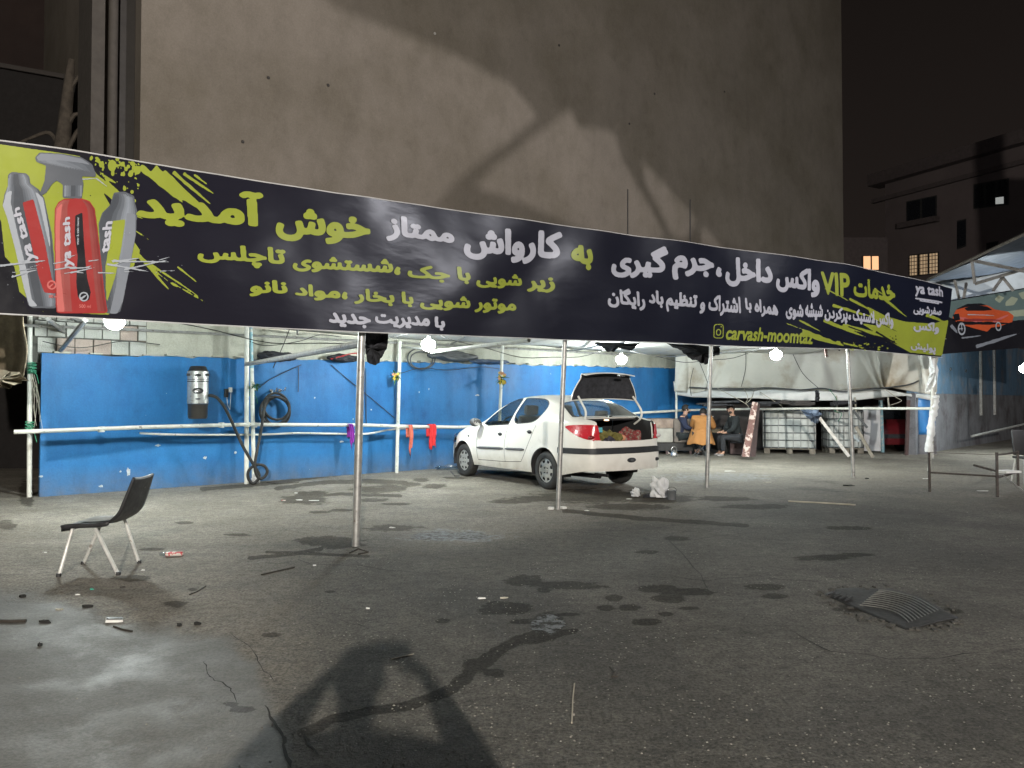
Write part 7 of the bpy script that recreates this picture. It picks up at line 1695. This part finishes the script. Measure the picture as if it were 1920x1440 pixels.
om = person('man in a loose ochre jacket seen from behind, leaning over the table', (c.x + .05, c.y + .12, 0), math.radians(66), po, M['ochre'], M['black'], M['black'], jacket_flare=.04, group='men sitting at the table')
def skirt(i, j):
    a = i * 2 * PI; w_ = .2 + .10 * j + .018 * math.sin(a * 9 + j * 2) * j; x = .02 + .10 * (1 - j); return Vector((x + w_ * .9 * math.cos(a), w_ * 1.10 * math.sin(a), .66 - .36 * j + .02 * math.sin(a * 5)))
mb = MB(); mb.grid(skirt, 48, 8); mb.build('jacket_hem', M['ochre'], om, False, True, .008)
stl = thing('folding_stool', 'low dark folding stool under the man in ochre', 'stool', (om.location.x, om.location.y, 0))
mb = MB(); mb.box((0, 0, .40), (.34, .30, .03), None, .01); mb.build('seat', M['black'], stl, False)
for sy in (-1, 1):
    for sx_ in (-1, 1): mb = MB(); mb.tube([(sx_ * .15, sy * .13, .39), (-sx_ * .15, sy * .13, 0.0)], .010, 6); mb.build('leg', M['rub_strip'], stl, False)

# ================================================================== things on the open ground
M['shell'] = mat('chair_shell', (.022, .022, .024), .45, var=.4, vscale=9, col2=(.30, .28, .25), c2scale=16, c2lo=.66, c2hi=.69)
M['leg_paint'] = mat('leg_paint', (.50, .50, .48), .5, .2, var=.2, vscale=15, col2=(.2, .17, .14), c2scale=20, c2lo=.6, c2hi=.66)
chp = (G(110, 1080) + G(225, 1075) + G(260, 1055) + G(155, 1060)) / 4
ch = thing('chair', 'old black plastic chair with grey metal legs standing alone at the left', 'chair', (chp.x, chp.y, 0), PI)
ch.rotation_euler.z = 0
loc = Vector((chp.x, chp.y, 0))
SZ = .395
def seatfn(i, j):                       # j: front (left) to back (right), then up the backrest
    y = (i - .5) * .40; 
    if j < .5:
        t = j / .5; x = -.22 + .36 * t; z = SZ - .012 * math.sin(PI * t) - .03 * (1 - t) ** 6; y *= 1 - .04 * t
    else:
        t = (j - .5) / .5; a = t; x = .14 + .05 * math.sin(min(1, t * 3) * PI / 2) + .13 * t; z = SZ + .345 * t ** 1.15; y *= .96 - .16 * t ** 2
    return loc + Vector((x, y + .02, z + .012 * (i - .5) ** 2 * 4))
mb = MB(); mb.grid(seatfn, 12, 34); o = mb.build('shell', M['shell'], ch, True, True); sm = o.modifiers.new('s', 'SOLIDIFY'); sm.thickness = .016
mb = MB(); c0 = [seatfn(0, k / 16 * .5) - Vector((0, 0, .02)) for k in range(17)]; 
mb.grid(lambda i, j: seatfn(i, .02) + Vector((-.004, 0, -.05 * j)), 8, 2); mb.build('front_lip', M['shell'], ch, True, True, .008)
mb = MB(); mb.grid(lambda i, j: seatfn(0, .02 + .5 * i) + Vector((0, -.003, -.035 * j)), 14, 2); mb.build('side_lip', M['shell'], ch, True, True, .008)
mb = MB(); mb.grid(lambda i, j: seatfn(i * .7 + .15, .08 + .36 * j) + Vector((0, 0, .010)), 8, 10); o = mb.build('dusty_pad', mat('pad', (.25, .25, .24), .9, var=.3, vscale=10), ch, True, True)
for (fu, fv), (dx, dy) in zip(((110, 1081), (222, 1078), (261, 1056), (156, 1058)), ((-.15, -.14), (.02, -.16), (.10, .15), (-.08, .15))):
    f_ = G(fu, fv); t = loc + Vector((dx, dy + .02, SZ - .02)); mb = MB(); mb.tube([f_, t], .014, 8); mb.build('leg', M['leg_paint'], ch, True, True)
    mb = MB(); mb.lathe([(.018, 0), (.018, .025)], 8, Matrix.Translation(f_)); mb.build('foot', M['black'], ch)
mb = MB(); mb.tube([loc + Vector((-.15, -.12, SZ - .02)), loc + Vector((.02, -.14, SZ - .022)), loc + Vector((.1, .17, SZ - .02)), loc + Vector((-.08, .17, SZ - .02))], .011, 6, closed=True); mb.build('frame', M['leg_paint'], ch)
# ribbed mat
M['crumb'] = mat('asphalt_crumb', (.045, .043, .038), .9, var=.5, vscale=30)
mt_ = thing('ribbed_mat', 'warped black ribbed rubber car mat lying on the dark asphalt', 'mat', G(1665, 1145)); M['mat_rubber'] = mat('mat_rubber', (.011, .011, .011), .7, var=.35, vscale=12)
def matfn(i, j):
    a = G(1545, 1118).lerp(G(1690, 1182), i); b = G(1690, 1106).lerp(G(1795, 1158), i); p = a.lerp(b, j); p.z = .014 + .045 * math.sin(i * 5.5 + j * 3) ** 2 * (.3 + math.sin(PI * j)) * .6 + .03 * (1 - i) * math.sin(PI * j)
    return p
def matfn(i, j):
    u = [1543, 1690, 1765, 1796, 1700, 1600]; 
    A = G(1545, 1116).lerp(G(1700, 1182), i) if i < 1 else G(1700, 1182); B = G(1585, 1104).lerp(G(1700, 1106), min(1, i * 1.6)).lerp(G(1797, 1160), max(0, (i - .45) / .55)); p = A.lerp(B, j)
    p.z = .006 + .006 * max(0, math.sin(i * 6.0 + j * 1.6 + .3)) * (.25 + .75 * math.sin(PI * j)) + .001 * math.sin(PI * j); return p
mb = MB(); mb.grid(matfn, 40, 20); o = mb.build('sheet', M['mat_rubber'], mt_, True, True); sm = o.modifiers.new('s', 'SOLIDIFY'); sm.thickness = .008
M['rib'] = mat('rib', (.12, .12, .115), .6, var=.3, vscale=20)
for k in range(10):
    t = k / 9; mb = MB(); mb.tube([matfn(.44 + .48 * q - .05 * t, .08 + t * .74 + .20 * math.sin(q * 2.6) * (1 - t * .6)) + Vector((0, 0, .010)) for q in np.linspace(0, 1, 10)], .0036, 5); mb.build('rib', M['rib'], mt_, True, True)
for k in range(4):
    mb = MB(); mb.tube([matfn(.06 + .07 * k, q) + Vector((0, 0, .007)) for q in np.linspace(.02, .28, 5)], .006, 5); mb.build('rib', M['mat_rubber'], mt_, True, True)
rd_ = random.Random(77); mb = MB()
for k in range(70):
    a = rd_.uniform(0, 2 * PI); i_ = .5 + .62 * math.cos(a) * rd_.uniform(.9, 1.25); j_ = .5 + .62 * math.sin(a) * rd_.uniform(.9, 1.25); p = matfn(min(1.1, max(0, i_)), min(1.2, max(-.2, j_))); p.z = 0
    mb.box(p + Vector((rd_.uniform(-.05, .05), rd_.uniform(-.05, .05), .004)), (rd_.uniform(.012, .04), rd_.uniform(.01, .03), rd_.uniform(.006, .016)), Matrix.Rotation(rd_.uniform(0, 3), 3, 'Z'), 0)
o = mb.build('asphalt_rubble', M['crumb']); tag(o, 'broken asphalt crumbs round the ribbed mat', 'rubble', kind='stuff')
# rusty trestle at the right
br = thing('rusty_trestle', 'rusty welded frame of low posts and bars at the right edge of the lot', 'trestle', G(1868, 932))
A_ = G(1743, 922); B_ = G(1870, 932); C_ = G(1909, 911); D_ = G(1900, 897)
for q, v in ((A_, 848), (B_, 848), (C_, 845)):
    mb = MB(); mb.box(q + Vector((0, 0, (1.35 - (v - 752) / 1400 * q.y) / 2)), (.028, .028, 1.35 - (v - 752) / 1400 * q.y)); mb.build('post', M['rust'], br)
def rodp(a, b, r, mt, nm='bar'): mb = MB(); mb.tube([a, b], r, 6); mb.build(nm, M[mt], br)
rodp(at(1743, 886, A_.y), at(1869, 893, B_.y), .014, 'rust'); rodp(at(1869, 895, B_.y), at(1909, 884, C_.y), .022, 'rust'); rodp(at(1869, 853, B_.y), at(1909, 848, C_.y), .014, 'rust'); rodp(at(1826, 872, 10.9), at(1870, 884, B_.y), .016, 'rust'); rodp(at(1882, 892, 10.8), at(1918, 920, 10.9), .010, 'steel_pipe')
rodp(at(1743, 848, A_.y), at(1869, 853, B_.y) + Vector((0, .02, 0)), .004, 'rust')
o = MB().box((at(1888, 884, 11.2)), (.30, .22, .03), Matrix.Rotation(.3, 3, 'Z')).build('white_board', M['paper']); tag(o, 'white board lying on the end of the rusty trestle', 'board')
rc2 = thing('edge_chair', 'black chair with pale legs cut off by the right edge', 'chair', G(1925, 905)); q = G(1925, 905)
mb = MB(); mb.box(q + Vector((.02, .1, .66)), (.36, .05, .42), Matrix.Rotation(-.12, 3, 'X'), .02); mb.build('backrest', M['black'], rc2, True, True); mb = MB(); mb.box(q + Vector((.02, -.08, .42)), (.38, .36, .04), None, .015); mb.build('seat', M['black'], rc2, True, True)
for dx, dy in ((-.17, -.2), (.18, -.2), (-.14, .12), (.18, .14)): mb = MB(); mb.tube([q + Vector((dx * .8, dy * .8, .41)), q + Vector((dx * 1.15, dy * 1.2, 0))], .012, 6); mb.build('leg', M['leg_paint'], rc2, True, True)
# bags and bucket behind the car
M['bag_white'] = mat('bag_white', (.52, .53, .54), .35, var=.12, vscale=12, bump=.01, bscale=22)
q = G(1243, 934); lump('plastic_bag', q + Vector((-.05, 0, .11)), (.11, .10, .17), M['bag_white'], 'upright crumpled white plastic bag on the ground behind the car', 'bag', 21, 4, .32)
q = G(1192, 932); lump('small_bag', q + Vector((0, 0, .05)), (.06, .06, .07), M['bag_white'], 'small round white plastic bag on the ground left of the larger one', 'bag', 23, 4, .3)
q = G(1222, 933); lump('dark_rag', q + Vector((0, 0, .02)), (.10, .05, .035), M['darkcloth'], 'dark rag lying between the two white plastic bags', 'rag', 25, 3, .4)
q = G(1259, 937); bk = thing('bucket', 'small dark bucket standing beside the upright white bag', 'bucket', q)
mb = MB(); mb.lathe([(.055, 0), (.065, .12), (.068, .125), (.062, .125), (.05, .01)], 20, Matrix.Translation(q), True, False); mb.build('body', M['grey_plastic'], bk, True, True); mb = MB(); mb.tube([q + Vector((.066 * math.cos(a), -.02, .125 + .05 * math.sin(a))) for a in np.linspace(0, PI, 9)], .003, 4); mb.build('handle', M['black'], bk)
q = G(843, 882); lump('clear_bag', q + Vector((-.05, .1, .04)), (.22, .08, .05), M['clear_plastic'], 'crumpled clear plastic by the wall in front of the car', 'bag', 27, 3, .4)
q = G(482, 900); lump('white_rag', wfoot(480, .3) + Vector((0, 0, .06)), (.06, .05, .09), M['bag_white'], 'small white plastic scrap at the foot of the two poles', 'rag', 29, 3, .4)
# litter: each bit on its own
def flat_bit(u, v, w_, d, mt, label, cat='litter', rot=None, h=.006, seed=0, name='paper_scrap'):
    rd_ = random.Random(seed + int(u)); q = G(u, v); n = 9; mb = MB(); rot = rd_.uniform(0, 6) if rot is None else rot
    ring = [(math.cos(2 * PI * k / n) * w_ / 2 * rd_.uniform(.65, 1.15), math.sin(2 * PI * k / n) * d / 2 * rd_.uniform(.65, 1.15)) for k in range(n)]
    R = Matrix.Rotation(rot, 3, 'Z'); V_ = [q + Vector((0, 0, h * 2.2))] + [q + R @ Vector((x, y, h * rd_.uniform(.5, 2.4))) for x, y in ring]; V_ += [Vector((p.x, p.y, .002)) for p in V_[1:]]
    mb.add(V_, [(0, 1 + k, 1 + (k + 1) % n) for k in range(n)] + [(1 + k, 1 + n + k, 1 + n + (k + 1) % n, 1 + (k + 1) % n) for k in range(n)]); tag(mb.build(name, mt), label, cat)
M['litter_red'] = mat('litter_red', (.5, .04, .05), .4, var=.3, vscale=30, col2=(.55, .52, .48), c2scale=30, c2lo=.48, c2hi=.5); M['litter_green'] = mat('litter_green', (.05, .35, .25), .5)
q = G(322, 1044); dr = thing('crushed_bottle', 'crushed drink bottle with a red and white wrapper lying right of the chair', 'bottle', q)
R = Matrix.Rotation(.12, 3, 'Z'); mb = MB(); mb.lathe([(.012, -.10), (.02, -.095), (.026, -.06), (.030, -.02), (.022, 0)], 12, Matrix.Translation(q + Vector((0, 0, .024))) @ R.to_4x4() @ Matrix.Rotation(PI / 2, 4, 'Y') @ Matrix.Scale(.7, 4, (1, 0, 0))); mb.build('body', M['clear_plastic'], dr, True, True)
mb = MB(); mb.lathe([(.028, -.045), (.031, -.01), (.027, .04), (.030, .08), (.015, .095)], 12, Matrix.Translation(q + Vector((0, 0, .024))) @ R.to_4x4() @ Matrix.Rotation(PI / 2, 4, 'Y') @ Matrix.Scale(.7, 4, (1, 0, 0))); mb.build('wrapper', M['litter_red'], dr, True, True)
q = G(214, 1166); pb = thing('empty_packet', 'flattened black and white cigarette packet on the concrete edge', 'packet', q)
MB().box(q + Vector((0, 0, .010)), (.095, .055, .016), Matrix.Rotation(.5, 3, 'Z') @ Matrix.Rotation(.12, 3, 'Y'), .003).build('box', M['paper'], pb); MB().box(q + Vector((.0, .004, .0215)), (.088, .046, .004), Matrix.Rotation(.5, 3, 'Z') @ Matrix.Rotation(.12, 3, 'Y')).build('flap', M['black'], pb)
BITS = [(590, 939, .17, .05, 'paper', 'long white paper scrap on the wet patch left of the nearest post'), (561, 938, .10, .06, 'paper', 'small white tissue between the red bit and the long scrap'), (532, 939, .07, .06, 'litter_red', 'tiny red wrapper on the wet patch'), (735, 990, .09, .04, 'paper', 'white scrap right of the nearest post foot'),
        (903, 1123, .07, .035, 'paper', 'bright white bit on the asphalt in the middle of the lot'), (1368, 884, .28, .10, 'paper', 'flat white sheet on the ground in front of the leaning plank'), (590, 1061, .03, .03, 'paper', 'tiny white bit by the shadow of the nearest post'), (172, 1106, .035, .025, 'litter_green', 'small green bottle top near the concrete edge'),
        (42, 1120, .06, .04, 'crack', 'dark clod on the concrete at the left edge'), (75, 1212, .028, .025, 'crack', 'round black speck alone on the concrete'), (336, 1174, .03, .03, 'crack', 'left dark pebble on the concrete edge'), (370, 1172, .05, .03, 'crack', 'right dark pebble on the concrete edge'), (165, 1139, .07, .03, 'crack', 'dark leaf by the concrete edge under the chair'),
        (84, 1168, .09, .02, 'crack', 'dark flat strip on the concrete beside the stick'), (1180, 936, .09, .04, 'paper', 'flat white scrap under the tail of the car'), (1100, 958, .06, .03, 'paper', 'little white scrap in front of the second post'), (1590, 911, .22, .10, 'crack', 'black rag heap in front of the fourth post'),
        (1625, 898, .08, .05, 'crack', 'black lump right of the fourth post foot'), (1843, 921, .18, .05, 'paper', 'white stick-like scrap in front of the trestle'), (1735, 898, .12, .05, 'paper', 'pale scrap beside the wrapped post'), (555, 925, .06, .05, 'paper', 'white crumb above the wet patch'), (230, 1102, .04, .03, 'dark_paper', 'brown leaf between the chair and the wrapper'),
        (268, 1070, .03, .02, 'paper', 'tiny pale chip right of the rear chair leg'), (145, 1116, .035, .025, 'paper', 'pale stone chip at the concrete edge'), (110, 1144, .05, .03, 'rope', 'pale pebble half on the concrete edge'), (690, 1142, .03, .02, 'paper', 'pale chip in the middle foreground'), (84, 1037, .04, .02, 'paper', 'pale chip behind the chair'), (945, 1122, .07, .03, 'rope', 'small broken patch of pale stones'), (1440, 905, .14, .05, 'rope', 'pale flat patch of spilled plaster')]
for k, (u, v, w_, d, mt, lb) in enumerate(BITS): flat_bit(u, v, w_, d, M[mt], lb, name='dirt_clod' if mt == 'crack' else 'scrap', rot=random.uniform(-.3, .3), h=.005 if mt != 'crack' else .009)
M['twig'] = mat('twig', (.03, .025, .02), .9); M['straw'] = mat('straw', (.33, .30, .24), .8)
for pts, r, mt, lb in [([(490, 1079), (520, 1072), (552, 1065)], .006, 'twig', 'dark twig left of the post shadow'), ([(733, 1237), (755, 1232), (776, 1227)], .003, 'straw', 'pale straw beside the photographer’s shadow'.replace('’', '')), ([(1077, 1283), (1074, 1310), (1073, 1335), (1072, 1357)], .0035, 'straw', 'thin pale stick lying end-on in the foreground'), ([(1143, 1252), (1152, 1262), (1147, 1270), (1158, 1270)], .004, 'twig', 'small bent dark twig in the right foreground'),
                       ([(-20, 1167), (20, 1168), (49, 1167)], .010, 'twig', 'thick dark stick at the left edge of the concrete'), ([(355, 1116), (370, 1110), (386, 1100)], .004, 'twig', 'short twig beyond the concrete edge'), ([(213, 1176), (230, 1182), (248, 1185)], .005, 'twig', 'twig just below the flattened packet'), ([(1478, 941), (1540, 944), (1604, 948)], .010, 'straw', 'long pale lath on the ground below the fourth post'), ([(845, 884), (852, 893), (862, 893)], .008, 'wire', 'loop of black hose by the front wheel'), ([(655, 1038), (672, 1030), (690, 1036), (672, 1040)], .006, 'twig', 'scrap of dark wire at the foot of the nearest post'), ([(500, 905), (520, 908), (560, 905)], .005, 'twig', 'dark stick near the hose loop')]:
    mb = MB(); mb.tube([G(*p) + Vector((0, 0, r)) for p in pts], r, 6); tag(mb.build('stick', M[mt]), lb, 'stick')
# loose grit over the lot
rd_ = random.Random(2); mb = MB(); nG = 1900; V_ = []; F_ = []
for k in range(nG):
    u = rd_.uniform(-60, 1980); v = 880 + 560 * rd_.random() ** .8
    if v > 1110 and u < 560 and rd_.random() < .85: continue
    if rd_.random() < .35: u = rd_.gauss(760, 170); v = rd_.uniform(1040, 1440)
    q = G(u, v); r = rd_.choice([.003, .004, .005, .0065]) * (1.0 if v > 1000 else 1.6); a = rd_.uniform(0, 6); n = len(V_)
    V_ += [q + Vector((r * math.cos(a + i * 1.571) * rd_.uniform(.7, 1.2), r * math.sin(a + i * 1.571) * rd_.uniform(.7, 1.2), .001)) for i in range(4)] + [q + Vector((0, 0, r * .9))]; F_ += [(n, n + 1, n + 4), (n + 1, n + 2, n + 4), (n + 2, n + 3, n + 4), (n + 3, n, n + 4)]
mb.add(V_, F_); o = mb.build('grit', mat('grit', (.21, .20, .175), .9, var=.7, vscale=40)); tag(o, kind='stuff')
# feed wires slung between the bulbs, and slack cables under the roof
LP_ = [at(215, 600, 8.9), at(803, 645, 12.2), at(1165, 673, 15.8), at(1455, 664, 15.0)]
for a, b, lb in ((0, 1, 'black feed wire sagging from the far left bulb to the second bulb'), (1, 2, 'black feed wire sagging from the second bulb to the one behind the boot'), (2, 3, 'black feed wire between the two right-hand bulbs')):
    p, q = LP_[a].copy(), LP_[b].copy(); p.z = q.z = 2.5; mb = MB(); mb.tube([p.lerp(q, t) - Vector((0, 0, .34 * math.sin(PI * t) + .02 * math.sin(t * 19))) for t in np.linspace(0, 1, 20)], .007, 5); tag(mb.build('feed_wire', M['wire']), lb, 'wire')
for pts, lb in (([(468, 640), (500, 648), (560, 640), (600, 628), (640, 632)], 'slack cable under the roof left of the nearest post'), ([(752, 700), (790, 690), (840, 694), (900, 688), (938, 692)], 'slack cable along the top of the blue wall above the rags'), ([(545, 612), (530, 650), (512, 690)], 'thin cord tied to the long black bundle, slanting down'), ([(1000, 645), (1060, 652), (1120, 646), (1190, 655), (1262, 660)], 'slack cable sagging across the pale strip above the car'), ([(80, 640), (150, 652), (230, 640), (300, 646)], 'slack cable crossing the exposed blocks')):
    mb = MB(); mb.tube(catmull([wp(u, v, .22) for u, v in pts], 6), .007, 5); tag(mb.build('cable', M['wire']), lb, 'cable')
# splashes and scrapes of bare plaster on the blue wall
M['chip'] = mat('chip', (.40, .46, .50), .9, var=.3, vscale=30)
rd_ = random.Random(31)
CH = [(385, 858, 5, 3), (296, 835, 5, 2.5), (441, 848, 3, 3), (241, 885, 4, 9), (226, 884, 2, 2), (190, 912, 5, 2.5), (78, 893, 4, 2), (590, 746, 2, 2), (696, 768, 2, 2), (662, 786, 2, 2), (640, 828, 6, 2), (895, 741, 7, 2), (786, 735, 2, 2), (1150, 745, 4, 2)]
for k, (u, v, a, b) in enumerate(CH):
    c = wp(u, v, .006); n = 9; mb = MB(); sc_ = (c - Vector(CC)).length / 1400 * .9
    R_ = [c + WD * (a * sc_ * math.cos(2 * PI * q / n) * rd_.uniform(.5, 1.2)) + Vector((0, 0, b * sc_ * math.sin(2 * PI * q / n) * rd_.uniform(.5, 1.2))) for q in range(n)]
    mb.add([c + WN * .003] + R_, [(0, 1 + q, 1 + (q + 1) % n) for q in range(n)]); mb.build('paint_chip', M['chip'], bw)
